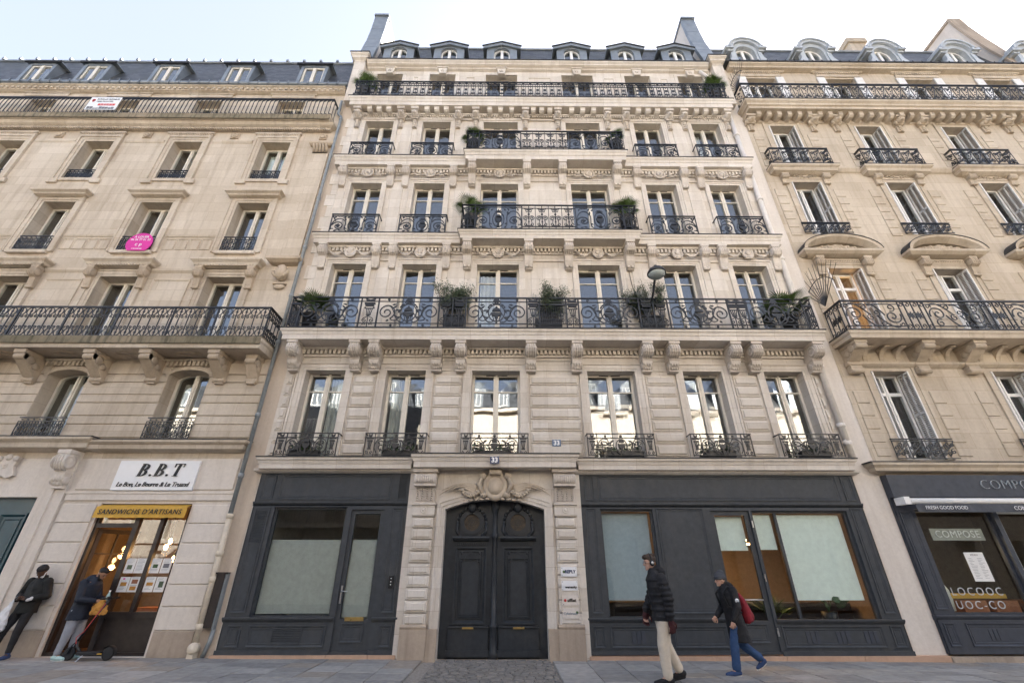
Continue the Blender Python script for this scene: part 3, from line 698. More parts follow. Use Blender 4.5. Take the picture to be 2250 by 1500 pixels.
# long-and-short stones at the two edges, party-wall strips beyond them
mb = MB(); mb.box(-7.14, -6.60, .012, 7, -.1, 22.3); part('party_wall', mb, 'render_strip', MAIN)
mb = MB(); mb.box(9.26, 9.98, .012, 7, -.1, 22.4); part('party_wall', mb, 'render_white', MAIN)
z = 8.7; k = 0
while z < 19:
    w_ = .20 if k % 2 else .06
    if not any(a_ - .1 < z + .25 < a_ + .12 for a_ in (8.1, 12.0, 15.9, 19.3)):
        m = MB(); m.cham(-6.66 - w_, -6.5, z + .004, z + .546, .02, -.012, .004); part('quoin_stone', m, 'stone_main', WALL)
    z += .55; k += 1
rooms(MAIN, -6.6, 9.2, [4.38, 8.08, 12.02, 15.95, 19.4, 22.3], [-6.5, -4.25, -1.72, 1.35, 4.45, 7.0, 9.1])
# window surrounds
for i in range(6):
    xc, w = C6[i], WD[i]
    for f, (z0, z1) in enumerate(FL):
        m = MB(); a_, b_ = xc - w / 2, xc + w / 2; t_ = .2 if f else .24
        if f < 4:
            for d0, d1, yy in ((.0, .07, -.028), (.07, t_ - .05, -.045), (t_ - .05, t_, -.075)):
                m.box(a_ - d1, a_ - d0, yy, .01, z0, z1 + d1); m.box(b_ + d0, b_ + d1, yy, .01, z0, z1 + d1); m.box(a_ - d0, b_ + d0, yy, .01, z1 + d0, z1 + d1)
        else:
            m.box(a_ - .14, a_, -.03, .01, z0, z1 + .14); m.box(b_, b_ + .14, -.03, .01, z0, z1 + .14); m.box(a_, b_, -.03, .01, z1, z1 + .14)
            m.moul([(.0, z1 + .40), (.07, z1 + .40), (.07, z1 + .34), (.03, z1 + .30), (0, z1 + .30)], a_ - .26, b_ + .26)
        part('window_surround', m, 'stone_main', MAIN)
        tr = {0: 6.46, 1: 10.42, 2: 14.24}.get(f)
        o = window(MAIN, xc, w, z0, z1, .30, transom=tr)
        vent = MB(); vent.box(xc - .3, xc - .02, .285, .30, z1 - .04, z1 - .015); vent.box(xc + .06, xc + .34, .285, .30, z1 - .04, z1 - .015); part('vent_slot', vent, 'ink_black', o)
        if (f, i) in ((0, 0), (0, 1), (3, 5), (1, 2)): curtains(o, xc, w - .2, z0 + .1, z1 - .1, .55, half=(0,) if i else (1,))
# rusticated blocks of the first floor
xs = [-6.55] + [v for i in range(6) for v in (C6[i] - WD[i] / 2 - .26, C6[i] + WD[i] / 2 + .26)] + [9.2]
for q in range(0, 14, 2):
    a_, b_ = xs[q], xs[q + 1]
    for k in range(7):
        z0 = 4.50 + k * .345
        m = MB(); m.cham(a_ + .03, b_ - .03, z0, z0 + .315, .01, -.035, .012); m.cham(a_ + .075, b_ - .075, z0 + .05, z0 + .265, -.03, -.07, .018)
        part('stone_block', m, 'stone_main', WALL)
    m = MB(); m.bevframe(a_ + .1, b_ - .1, 7.02, 7.38, .05, .0, -.03); part('wall_panel', m, 'stone_main', WALL)
# flat pilaster strips of the upper floors
for f in (1, 2, 3):
    z0, z1 = FL[f]
    for q in range(0, 14, 2):
        a_, b_ = xs[q], xs[q + 1]
        if b_ - a_ < .3: continue
        m = MB(); c_ = (a_ + b_) / 2; h_ = max(.10, (b_ - a_) / 2 - .14)
        m.cham(c_ - h_, c_ + h_, z0 + .02, z1 - .12, .01, -.035, .012); part('pilaster_strip', m, 'stone_main', WALL)
        m = MB(); m.moul([(0, z1 + .22), (.035, z1 + .22), (.05, z1 + .17), (.05, z1 + .13), (0, z1 + .12)], a_ + .06, b_ - .06); part('string_moulding', m, 'stone_main', WALL)
for q in range(2, 12, 2):
    a_, b_ = xs[q], xs[q + 1]; m = MB(); m.bevframe(a_ + .22, b_ - .22, 20.0, 21.55, .05, .0, -.035); part('wall_panel', m, 'stone_main', WALL)
for i in range(5):   # cornice dentil bands below each floor
    if i == 0: continue
    zt = {1: 7.66, 2: 11.60, 3: 15.44, 4: 18.72}[i]
    m = MB(); dentils(m, -6.5, 9.15, zt, .13 if i < 4 else .07, -.13, .0, .13 if i < 4 else .1); m.box(-6.58, 9.24, -.16, .01, zt, zt + .08); m.box(-6.56, 9.2, -.06, .01, zt - .2, zt - .13)
    part('dentil_band', m, 'stone_main', WALL)
def slab(bld, x0, x1, zt, zb, d, mat, name='balcony', edge=True, ret=1):
    m = MB(); h = zt - zb
    m.moul([(0, zt), (d, zt), (d, zt - .07 * h / .35), (d - .035, zt - .10 * h / .35), (d - .055, zt - .17 * h / .35), (d - .055, zt - .19 * h / .35), (d - .075, zt - .19 * h / .35), (d - .075, zb), (0.0, zb)], x0 + d * ret, x1 - d * ret, ret)
    m.cur = 1; m.box(x0 - .02, x1 + .02, -d - .022, .0, zt, zt + .028)
    o = part(name, m, [mat, 'lead'], bld, ((x0 + x1) / 2, 0, zb)); return o
def brackets(o, fn, xs, z, mat, *a_, name='console'):
    me = carve(fn, mat, *a_)
    for x in xs: put(name, me, o, (x, 0, z))
def toprail(o, x0, x1, z, y, yb=None, mat='iron', w=.05, h=.035, ends=True):
    m = MB(); m.box(x0, x1, y - w / 2, y + w / 2, z - h, z)
    if yb is not None:
        for x in ((x0, x1) if ends is True else ends): m.box(x - w / 2, x + w / 2, y - w / 2, yb, z - h, z + .002)
    return part('top_rail', m, mat, o)
# -- first-floor cornice over the shops
B = slab(MAIN, -6.62, -2.48, 4.38, 4.10, .36, 'stone_main', 'shop_cornice'); 
m = MB(); m.moul([(0, 4.12), (.2, 4.12), (.2, 4.06), (.12, 4.02), (0, 4.02)], -6.5, -2.56); part('cornice_lip', m, 'stone_main', B)
B = slab(MAIN, 1.78, 9.26, 4.36, 4.08, .36, 'stone_main', 'shop_cornice')
m = MB(); m.moul([(0, 4.10), (.2, 4.10), (.2, 4.04), (.12, 3.99), (0, 3.99)], 1.9, 9.16); part('cornice_lip', m, 'stone_main', B)
DC = slab(MAIN, -2.52, 1.84, 4.42, 4.10, .58, 'stone_main', 'door_cornice')
for i in range(6):
    wd = 1.66 if i not in (2, 3) else 1.84
    o = put('window_guard', iron('torch', wd, .62, 'iron_brown'), MAIN, (C6[i] - wd / 2, -.26, 4.44))
    for x in (C6[i] - wd / 2, C6[i] + wd / 2): m = MB(); m.box(x - .012, x + .012, -.27, .0, 5.03, 5.055); part('guard_stay', m, 'iron_brown', o)
# -- second-floor long balcony
B2 = slab(MAIN, -6.74, 9.44, 8.08, 7.75, .72, 'stone_main')
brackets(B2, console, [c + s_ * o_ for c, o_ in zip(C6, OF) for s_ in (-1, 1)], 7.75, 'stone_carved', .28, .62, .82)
xs2 = []
X0, X1, Y2, H2 = -6.62, 9.32, -.66, 1.10
toprail(B2, X0, X1, 9.21, Y2, 0)
cur = X0
def seg(kind, a_, b_): run(B2, kind, a_, b_, 8.11, 1.09, Y2, mat='iron')
seg('lattice', X0, X0 + .28); cur = X0 + .28
for i in range(6):
    hw = .93 if i not in (0, 5) else .93
    a_, b_ = C6[i] - hw, C6[i] + hw
    if i == 0: a_ = cur
    if i == 5: b_ = X1 - .28
    gap = a_ - cur
    if i == 3:
        seg('vase', cur, cur + .38); run(B2, 'lattice', cur + .38, a_ - .38, 8.11, 1.09, Y2); seg('vase', a_ - .38, a_)
    elif i > 0: run(B2, 'vase', cur, a_, 8.11, 1.09, Y2, unit=.36)
    seg('main', a_, b_); cur = b_
seg('lattice', X1 - .28, X1)
side_run(B2, 'lattice', X0, Y2, -.02, 8.11, 1.09); side_run(B2, 'lattice', X1, Y2, -.02, 8.11, 1.09)
# -- third- and fourth-floor cornices with the balcony over the two middle bays
for f, (zt, zb, zct, zcb, Hc, Hg) in {2: (12.06, 11.69, 12.0, 11.68, 1.13, .86), 3: (15.96, 15.53, 16.0, 15.55, 1.08, .76)}.items():
    S1 = slab(MAIN, -6.78, -1.62, zt, zb, .37, 'stone_main', 'cornice'); S2 = slab(MAIN, 4.38, 9.48, zt, zb, .37, 'stone_main', 'cornice')
    SCN = slab(MAIN, -1.74, 4.52, zct, zcb, .64, 'stone_main')
    for o, idx in ((S1, (0, 1)), (S2, (4, 5))):
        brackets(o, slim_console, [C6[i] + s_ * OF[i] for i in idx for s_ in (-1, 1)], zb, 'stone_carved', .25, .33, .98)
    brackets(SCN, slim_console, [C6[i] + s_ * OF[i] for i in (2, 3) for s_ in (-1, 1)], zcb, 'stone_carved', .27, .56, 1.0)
    for i in (0, 1, 4, 5):
        o = put('window_guard', iron('scroll', 1.66, Hg), MAIN, (C6[i] - .83, -.32, zt + .03))
        for x in (C6[i] - .83, C6[i] + .83): m = MB(); m.box(x - .015, x + .015, -.34, .0, zt + Hg - .01, zt + Hg + .025); part('guard_stay', m, 'iron', o)
    a_, b_, y_, zz = -1.65, 4.44, -.6, zct + .03
    toprail(SCN, a_, b_, zz + Hc, y_, 0)
    run(SCN, 'lyre', a_, a_ + .45, zz, Hc - .02, y_); run(SCN, 'scroll', a_ + .45, .45, zz, Hc - .02, y_); run(SCN, 'lyre', .45, 2.30, zz, Hc - .02, y_, unit=.46)
    run(SCN, 'scroll', 2.30, 4.0, zz, Hc - .02, y_); run(SCN, 'lyre', 4.0, b_, zz, Hc - .02, y_)
    for x in (a_, b_): side_run(SCN, 'lyre', x, y_, -.02, zz, Hc - .02)
# carved ornaments over the windows
for i in range(6):
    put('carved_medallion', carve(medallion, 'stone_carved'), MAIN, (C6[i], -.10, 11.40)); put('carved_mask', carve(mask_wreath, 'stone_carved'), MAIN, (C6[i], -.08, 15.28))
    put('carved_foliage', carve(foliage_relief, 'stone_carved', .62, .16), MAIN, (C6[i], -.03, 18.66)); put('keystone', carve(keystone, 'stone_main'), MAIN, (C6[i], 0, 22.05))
# -- top balcony on modillions
B5 = slab(MAIN, -6.76, 9.46, 19.40, 18.92, .52, 'stone_main')
brackets(B5, face_console, [c + s_ * o_ for c, o_ in zip(C6, OF) for s_ in (-1, 1)], 18.92, 'stone_carved', .27, .40, 1.0)
mods = []
for i in range(6):
    for k in (-1, 0, 1): mods.append(C6[i] + k * (.40 if i not in (2, 3) else .46))
    if i == 2: mods += [C6[2] + 1.42 + k * .46 for k in range(0)] + [.99, 1.34, 1.69]
brackets(B5, modillion, mods, 18.92, 'stone_main', .19, .38, .22, name='modillion')
toprail(B5, -6.63, 9.34, 20.50, -.46, 0)
run(B5, 'geo', -6.63, 9.34, 19.43, 1.05, -.46, unit=.31); side_run(B5, 'geo', -6.63, -.46, 0, 19.43, 1.05); side_run(B5, 'geo', 9.34, -.46, 0, 19.43, 1.05)
# -- roof cornice, mansard, dormers, party walls
m = MB(); m.moul([(0, 22.36), (.34, 22.36), (.34, 22.30), (.26, 22.22), (.26, 22.17), (.12, 22.10), (.12, 22.04), (0, 22.0)], -6.5, 9.1, 0); m.cur = 1; m.box(-6.5, 9.1, -.37, .2, 22.36, 22.40)
part('cornice', m, ['stone_main', 'lead'], MAIN)
m = MB(); m.poly([(-6.5, .10, 22.38), (9.2, .10, 22.38), (9.2, .86, 25.36), (-6.5, .86, 25.36)]); m.poly([(-6.5, .86, 25.36), (9.2, .86, 25.36), (9.2, 7, 27.0), (-6.5, 7, 27.0)])
m.poly([(-6.5, 7, 27.0), (9.2, 7, 27.0), (9.2, 13, 22.0), (-6.5, 13, 22.0)]); m.cur = 1; m.tube([(-6.5, .84, 25.38), (9.2, .84, 25.38)], .06, 6)
for k in range(7): x = -6.2 + 2.55 * k; m.box(x, x + .3, .34, .56, 23.4, 23.44)
ROOF = part('roof', m, ['slate', 'zinc'], MAIN)
for i in range(6):
    xc = C6[i] + (.15 if i < 2 else .0 if i in (2,) else -.1 if i == 3 else -.25)
    m = MB(); y0 = .06; w = .38; zs, za = 23.68, .38
    P = [(xc - .72, 22.4), (xc - w, 22.4), (xc - w, zs)] + arc(xc, zs, w, 180, 0, 10, za)[1:-1] + [(xc + w, zs), (xc + w, 22.4), (xc + .72, 22.4), (xc + .72, 23.92), (xc, 24.18), (xc - .72, 23.92)]
    m.grid([[(x, y0, z_) for x, z_ in P], [(x, y0 + .22, z_) for x, z_ in P]])
    m.prism([(y0 + .1, 22.4), (y0 + .1, 24.0), (1.2, 24.0), (.5, 23.9)], xc - .72, xc - .66); m.prism([(y0 + .1, 22.4), (y0 + .1, 24.0), (1.2, 24.0), (.5, 23.9)], xc + .66, xc + .72)
    RF = [(xc - .90, 24.02), (xc, 24.36), (xc + .90, 24.02), (xc + .90, 23.84), (xc, 24.17), (xc - .90, 23.84)]
    m.grid([[(x, -.04, z_) for x, z_ in RF], [(x, 1.6, z_ + .25) for x, z_ in RF]])
    m.cur = 1; m.stroke([(xc - .94, 24.03), (xc, 24.385), (xc + .94, 24.03)], .045, .06, -.05)
    o = part('dormer', m, ['zinc', 'lead'], ROOF); 
    wm = MB(); Q = [(xc - w, 22.4), (xc - w, zs)] + arc(xc, zs, w, 180, 0, 10, za)[1:-1] + [(xc + w, zs), (xc + w, 22.4), (xc + w - .06, 22.4), (xc + w - .06, zs)] + arc(xc, zs, w - .06, 0, 180, 10, za - .06)[1:-1] + [(xc - w + .06, zs), (xc - w + .06, 22.4)]
    wm.xz(Q, y0 + .13, y0 + .2); wm.box(xc - .065, xc + .065, y0 + .11, y0 + .19, 22.4, zs + za - .03); part('dormer_window', wm, 'white_paint', ROOF)
    gm = MB(); gm.xz([(xc - w + .05, 22.4), (xc - w + .05, zs)] + arc(xc, zs, w - .05, 180, 0, 8, za - .05)[1:-1] + [(xc + w - .05, zs), (xc + w - .05, 22.4)], y0 + .16, y0 + .166); part('pane', gm, 'glass', ROOF)
m = MB(); m.box(-6.4, 9.1, 1.0, 1.05, 22.0, 25.3); m.box(-6.4, 9.1, .2, 1.0, 22.3, 22.34); part('attic_interior', m, 'plaster_dark', MAIN)
for x0, x1, mt in ((-7.16, -6.46, 'render_white'), (9.16, 9.84, 'render_white')):
    pr = [(-.02, 22.3), (-.02, 22.9), (.06, 23.4), (.22, 24.3), (.40, 25.3), (.52, 26.5), (.60, 27.85), (9, 27.2), (9, 22.0)]
    m = MB(); m.prism(pr, x0 + .03, x1 - .03); o = part('fire_wall', m, mt, MAIN)
    m = MB()
    for k in range(6):
        (a_, b_), (c_, d_) = pr[k], pr[k + 1]; n_ = Vector((-(d_ - b_), c_ - a_)).normalized() * .03
        m.grid([[(x0, a_ + n_.x, b_), (x0, c_ + n_.x, d_ - .012), (x0, c_ + .12, d_ - .012), (x0, a_ + .12, b_)], [(x1, a_ + n_.x, b_), (x1, c_ + n_.x, d_ - .012), (x1, c_ + .12, d_ - .012), (x1, a_ + .12, b_)]])
    m.prism([(.50, 27.84), (.50, 27.98), (9, 27.33), (9, 27.2)], x0 - .03, x1 + .03); part('zinc_cladding', m, 'zinc', o)
    m = MB(); m.moul([(0, 22.62), (.5, 22.62), (.5, 22.54), (.42, 22.46), (.42, 22.36), (.30, 22.28), (.30, 22.2), (0, 22.15)], x0 + .42, x1 - .42); m.box(x0 + .1, x1 - .1, -.28, .05, 19.43, 22.2)
    m.cur = 1; m.box(x0 - .1, x1 + .1, -.53, .1, 22.62, 22.66); part('end_pier', m, ['stone_main', 'lead'], MAIN)
m = MB(); m.lathe((3.95, 1.0, 25.3), [(.16, 0), (.16, .35), (.24, .36), (.24, .42), (.2, .5), (.05, .55)], 10); part('roof_cowl', m, 'zinc', ROOF)
# ================================================================ ground floor of the main building
def louver(par, x0, x1, z0, z1, y, n, mat):
    m = MB(); m.box(x0 - .03, x1 + .03, y - .012, y, z0 - .03, z0); m.box(x0 - .03, x1 + .03, y - .012, y, z1, z1 + .03); m.box(x0 - .03, x0, y - .012, y, z0, z1); m.box(x1, x1 + .03, y - .012, y, z0, z1)
    h = (z1 - z0) / n
    for k in range(n): m.prism([(y - .012, z0 + k * h), (y + .02, z0 + (k + .75) * h), (y + .026, z0 + (k + .75) * h), (y - .004, z0 + k * h)], x0, x1)
    m.cur = 1; m.box(x0, x1, y + .03, y + .035, z0, z1); return part('louvre', m, [mat, 'ink_black'], par)
def fpanel(par, x0, x1, z0, z1, y, mat, w=.045, pr=.022, name='panel'):
    m = MB(); m.bevframe(x0, x1, z0, z1, w, y, y - pr); m.bevframe(x0 + w * 1.5, x1 - w * 1.5, z0 + w * 1.5, z1 - w * 1.5, w * .4, y, y - pr * .4); return part(name, m, mat, par)
def glazing(par, x0, x1, z0, z1, y, mat, fw=.05, gl='shop_glass', name='shop_window'):
    m = MB(); m.frame(x0, x1, z0, z1, fw, y - .03, y + .05); o = part(name, m, mat, par); q = MB(); q.box(x0 + fw, x1 - fw, y + .01, y + .018, z0 + fw, z1 - fw); part('pane', q, gl, o); return o
def shop(x0, x1, ztop, holes, mat, label):
    m = MB(); wall_holes(m, x0, x1, .06, ztop, holes, .22, -.05); m.box(x0, x0 + .02, -.05, .3, .06, ztop); m.box(x1 - .02, x1, -.05, .3, .06, ztop)
    return part('shopfront', m, mat, MAIN)
G = 'shop_grey'
SL = shop(-6.54, -2.56, 4.07, [(-5.98, -4.12, .76, 3.18), (-4.0, -3.16, .12, 3.12)], G, '')
glazing(SL, -5.98, -4.12, .76, 3.18, .06, G)
m = MB(); m.frame(-4.0, -3.16, .12, 3.12, .1, .0, .06); m.box(-3.9, -3.26, .0, .06, .22, .74); DO = part('door', m, G, SL)
q = MB(); q.box(-3.9, -3.26, .03, .038, .74, 3.02); part('pane', q, 'shop_glass', DO); fpanel(DO, -3.84, -3.32, .28, .66, .0, G)
m = MB(); m.box(-3.965, -3.93, -.03, .0, 1.05, 1.42); m.tube([(-3.95, -.03, 1.30), (-3.95, -.06, 1.30), (-3.80, -.06, 1.30)], .012, 6); part('handle', m, 'steel', DO)
m = MB(); m.box(-3.78, -3.34, -.012, .0, .70, .78); part('letter_slot', m, 'brass', DO)
fpanel(SL, -6.44, -6.10, 3.36, 4.0, -.05, G); fpanel(SL, -5.98, -3.05, 3.36, 4.0, -.05, G); louver(SL, -2.86, -2.66, 3.38, 3.98, -.055, 18, G)
louver(SL, -6.42, -6.13, 2.35, 3.10, -.055, 20, G); fpanel(SL, -6.46, -6.08, .86, 3.16, -.05, G); fpanel(SL, -2.96, -2.66, .86, 3.16, -.05, G)
fpanel(SL, -6.40, -6.08, .2, .62, -.05, G); fpanel(SL, -5.92, -4.16, .2, .62, -.05, G); fpanel(SL, -2.94, -2.66, .2, .62, -.05, G); louver(SL, -5.35, -4.72, .29, .55, -.056, 8, G)
def ledge(x0, x1, z, par, mat, p=.06):
    m = MB(); m.moul([(0.0, z + .05), (p + .05, z + .05), (p + .05, z + .02), (p + .02, z - .02), (.05, z - .05), (0, z - .05)], x0, x1, 0); return part('ledge', m, mat, par)
ledge(-6.56, -4.02, .73, SL, G); ledge(-3.14, -2.54, .73, SL, G); ledge(-6.56, -2.54, 3.26, SL, G, .03)
m = MB(); m.box(-6.56, -4.02, -.08, -.05, .06, .15); m.box(-3.14, -2.54, -.08, -.05, .06, .15); part('skirting', m, G, SL)
m = MB(); m.box(-2.84, -2.73, -.10, -.05, 1.36, 1.62); IC = part('intercom', m, 'ink_black', SL); m = MB()
for z_ in (1.44, 1.5, 1.57): m.xz(arc(-2.785, z_, .012, 0, 360, 8)[:-1], -.104, -.10)
part('intercom_button', m, 'sign_white', IC)
SR = shop(1.87, 9.2, 4.03, [(2.36, 3.72, .73, 3.14), (5.2, 6.2, .1, 3.10), (6.27, 8.74, .66, 3.10)], G, '')
glazing(SR, 2.36, 3.72, .73, 3.14, .06, G); GB = glazing(SR, 6.27, 8.74, .66, 3.10, .06, G)
m = MB(); m.box(6.86, 6.92, .02, .09, .71, 3.05); part('mullion', m, G, GB)
m = MB(); m.frame(5.2, 6.2, .1, 3.10, .11, .0, .06); m.box(5.31, 6.09, .0, .06, .21, .70); DR = part('door', m, G, SR)
q = MB(); q.box(5.31, 6.09, .03, .038, .70, 2.99); part('pane', q, 'shop_glass', DR); fpanel(DR, 5.36, 6.04, .26, .64, .0, G)
m = MB(); m.tube([(5.62, -.05, 1.12), (6.06, -.05, 1.12)], .016, 6); m.box(5.64, 5.66, -.05, .02, 1.11, 1.13); m.box(6.03, 6.05, -.05, .02, 1.11, 1.13); part('handle', m, 'steel', DR)
for z_ in (.4, 1.5, 2.7): m = MB(); m.box(6.205, 6.235, -.075, -.05, z_, z_ + .16); part('hinge', m, 'steel', DR)
fpanel(SR, 2.0, 2.26, 3.34, 3.97, -.05, G); fpanel(SR, 2.36, 8.72, 3.34, 3.97, -.05, G); fpanel(SR, 8.84, 9.12, 3.34, 3.97, -.05, G)
fpanel(SR, 1.98, 2.26, .84, 3.16, -.05, G); fpanel(SR, 3.80, 5.02, .84, 3.16, -.05, G); fpanel(SR, 8.84, 9.12, .84, 3.16, -.05, G)
for a_, b_ in ((1.98, 2.24), (2.36, 3.66), (3.80, 5.06), (6.32, 8.66), (8.84, 9.12)): fpanel(SR, a_, b_, .18, .60, -.05, G)
ledge(1.86, 5.16, .71, SR, G); ledge(6.24, 9.22, .68, SR, G); ledge(1.86, 9.22, 3.23, SR, G, .03)
m = MB(); m.box(1.85, 5.18, -.08, -.05, .05, .13); m.box(6.22, 9.21, -.08, -.05, .03, .12); part('skirting', m, G, SR)
for a_ in (2.85, 6.85, 7.55, 8.2):
    m = MB()
    for k in range(3): m.box(a_ + k * .11, a_ + k * .11 + .085, -.062, -.05, .26, .5)
    part('air_grille', m, 'shop_blue', SR)
# shop interiors
def interior(x0, x1, z0, z1, depth, mw, mf, par, y=.3):
    m = MB(); m.box(x0, x1, depth, depth + .05, z0, z1); m.box(x0 - .05, x0, y, depth, z0, z1); m.box(x1, x1 + .05, y, depth, z0, z1); m.box(x0, x1, y, depth, z1, z1 + .05)
    m.cur = 1; m.box(x0, x1, y, depth, z0 - .05, z0); return part('interior', m, [mw, mf], par)
interior(-6.5, -2.6, .1, 3.6, 3.2, 'plaster_light', 'wood_floor', SL); interior(1.95, 9.15, .08, 3.6, 4.2, 'plaster_warm', 'wood_floor', SR)
m = MB(); m.box(2.1, 9.0, 1.3, 1.9, .08, .98); part('added_dark_box', m, 'brown_wood', SR)  # added dark box that keeps the lower shop interior dark
m = MB(); m.box(-5.92, -4.2, .10, .11, .84, 2.42); part('frosted_film', m, 'frosted_film', SL); m = MB(); m.box(-3.88, -3.28, .06, .066, .78, 2.42); part('frosted_film', m, 'frosted_film', DO)
m = MB(); m.box(2.44, 3.64, .22, .235, 1.10, 3.06); part('roller_blind', m, 'blind_grey', SR)
m = MB(); m.box(5.33, 6.07, .16, .17, 2.18, 2.98); part('roller_blind', m, 'blind_green', SR)
m = MB(); m.box(6.34, 6.82, .16, .17, 2.20, 3.02); part('roller_blind', m, 'blind_green', SR); m = MB(); m.box(6.92, 8.62, .16, .17, 1.10, 3.02); part('roller_blind', m, 'blind_green', SR)
for a_, b_, z_ in ((5.3, 5.7, 2.30), (5.75, 6.3, 2.42), (6.2, 6.9, 2.5), (6.9, 7.6, 2.4)):
    m = MB(); m.box(a_, b_, 1.8, 1.88, z_, z_ + .04); part('strip_light', m, 'lamp_warm', SR)
pl = bpy.data.lights.new('strip_light_glow', 'AREA'); pl.energy = 2.6; pl.color = (1, .58, .26); pl.shape = 'RECTANGLE'; pl.size = 1.8; pl.size_y = .5
po = bpy.data.objects.new('strip_light_glow', pl); link(po); po.location = Vector((6.4, 1.85, 2.38)) * S; po.parent = SR; po.location = (Vector((6.4, 1.85, 2.38)) - BASE[SR]) * S
# thresholds
for a_, b_ in ((-6.62, -4.05), (-4.04, -3.12), (-3.11, -2.5)): m = MB(); m.box(a_, b_, -.12, .2, gz(a_) - .1, .065); part('threshold_stone', m, 'stone_threshold', MAIN)
for a_, b_ in ((1.84, 3.4), (3.41, 5.15), (5.16, 6.25), (6.26, 8.0), (8.01, 9.95)): m = MB(); m.box(a_, b_, -.12, .2, gz(b_) - .12, .035); part('threshold_stone', m, 'stone_threshold', MAIN)
# ---------------------------------------------------------------- carriage doorway
XL, XR = -1.6, .93; XM = (XL + XR) / 2
SP, CR = 3.12, 3.37     # springing and crown of the arch
def seg_arch(w): h_ = (XR - XL) / 2 + w; return [(XM - h_ + 2 * h_ * k / 20, SP + w * .9 + (CR - SP) * (1 - (k / 10 - 1) ** 2)) for k in range(21)]
m = MB(); A = seg_arch(0)
m.grid([[(x, -.10, z) for x, z in A], [(x, .34, z) for x, z in A]], closed=False)
prev = None
for i in range(20): (a_, b_), (c_, d_) = A[i], A[i + 1]; m.poly([(a_, -.10, b_), (c_, -.10, d_), (c_, -.10, 4.12), (a_, -.10, 4.12)])
m.box(-2.575, XL, -.10, .34, -.1, 4.12); m.box(XR, 1.88, -.10, .34, -.1, 4.12); DW = part('door_surround', m, 'stone_main', MAIN)
m = MB()                 # moulded archivolt and jambs
for w0, w1, yy in ((.0, .07, -.125), (.07, .15, -.15), (.15, .20, -.175)):
    O = [(XL - w1, .55)] + seg_arch(w1) + [(XR + w1, .55)]
    I = [(XL - w0, .55)] + seg_arch(w0) + [(XR + w0, .55)]
    for k in range(len(O) - 1):
        m.grid([[(O[k][0], -.10, O[k][1]), (O[k][0], yy, O[k][1]), (I[k][0], yy, I[k][1]), (I[k][0], -.10, I[k][1])], [(O[k + 1][0], -.10, O[k + 1][1]), (O[k + 1][0], yy, O[k + 1][1]), (I[k + 1][0], yy, I[k + 1][1]), (I[k + 1][0], -.10, I[k + 1][1])]])
part('archivolt', m, 'stone_main', DW)
for sg in (-1, 1):       # slanting voussoir joints
    for k in (.62, 1.0): x = XM + sg * k; m = MB(); m.stroke([(x, 3.38), (x + sg * .22 * k, 3.95)], .012, .006, -.101); part('voussoir_joint', m, 'stone_carved', DW)
for x0, x1 in ((-2.42, -1.86), (1.18, 1.74)):
    xc = (x0 + x1) / 2
    for k in range(9):
        z_ = .62 + k * .258; m = MB(); m.cham(x0 + .02, x1 - .02, z_, z_ + .235, -.09, -.17, .01); m.cham(x0 + .07, x1 - .07, z_ + .04, z_ + .195, -.165, -.20, .014); part('stone_block', m, 'stone_main', DW)
    m = MB(); m.box(x0 - .0, x1 + .0, -.19, -.08, 2.96, 3.22); m.moul([(.08, 3.26), (.24, 3.26), (.24, 3.22), (.19, 3.20), (.08, 3.2)], x0 - .02, x1 + .02, 0); m.moul([(.08, 2.99), (.22, 2.99), (.2, 2.95), (.08, 2.94)], x0, x1, 0); m.box(x0 + .03, x1 - .03, -.195, -.18, 3.06, 3.09)
    m.lathe((xc, -.18, 3.10), [(.085, 0), (.085, .035), (.065, .04), (.05, .02), (.04, .035), (.0, .05)], 14, 'y'); part('pilaster_cap', m, 'stone_main', DW)
    m = MB(); m.box(x0 + .02, x1 - .02, -.2, -.08, 3.26, 3.66)
    for k in range(4):
        xx = x0 + .10 + k * .12
        m.box(xx - .05, xx - .035, -.235, -.2, 3.30, 3.63); m.box(xx + .035, xx + .05, -.235, -.2, 3.30, 3.63)
        for q_ in range(6): m.ell((xx, -.21, 3.33 + q_ * .055), (.026, .03, .024), 6, 5)
    part('fluted_panel', m, 'stone_carved', DW)
    m = MB(); m.box(x0 - .03, x1 + .03, -.40, -.08, 4.0, 4.10); m.lathe((x0 - .01, -.26, 3.83), [(.12, .0), (.155, .03), (.155, .10), (.14, .28), (.155, .48), (.155, .55), (.12, .58)], 16, 'x'); m.box(x0, x1, -.36, -.08, 3.66, 3.72); m.box(x0 + .02, x1 - .02, -.3, -.08, 3.7, 4.0)
    for k in range(9): m.ell((x0 + .06 + k * .055, -.40, 3.83), (.022, .025, .1), 6, 5)
    part('capital', m, 'stone_carved', DW)
    m = MB(); m.moul([(.08, .64), (.22, .64), (.24, .60), (.22, .55), (.08, .55)], x0 - .02, x1 + .02, 0); m.box(x0 - .02, x1 + .02, -.23, -.08, -.12, .55); part('pedestal', m, ['stone_base'], DW)
for x0, x1 in ((-1.86, XL - .002), (XR + .002, 1.18)): m = MB(); m.box(x0, x1, -.21, -.08, -.12, .56); part('jamb_base', m, 'stone_base', DW)
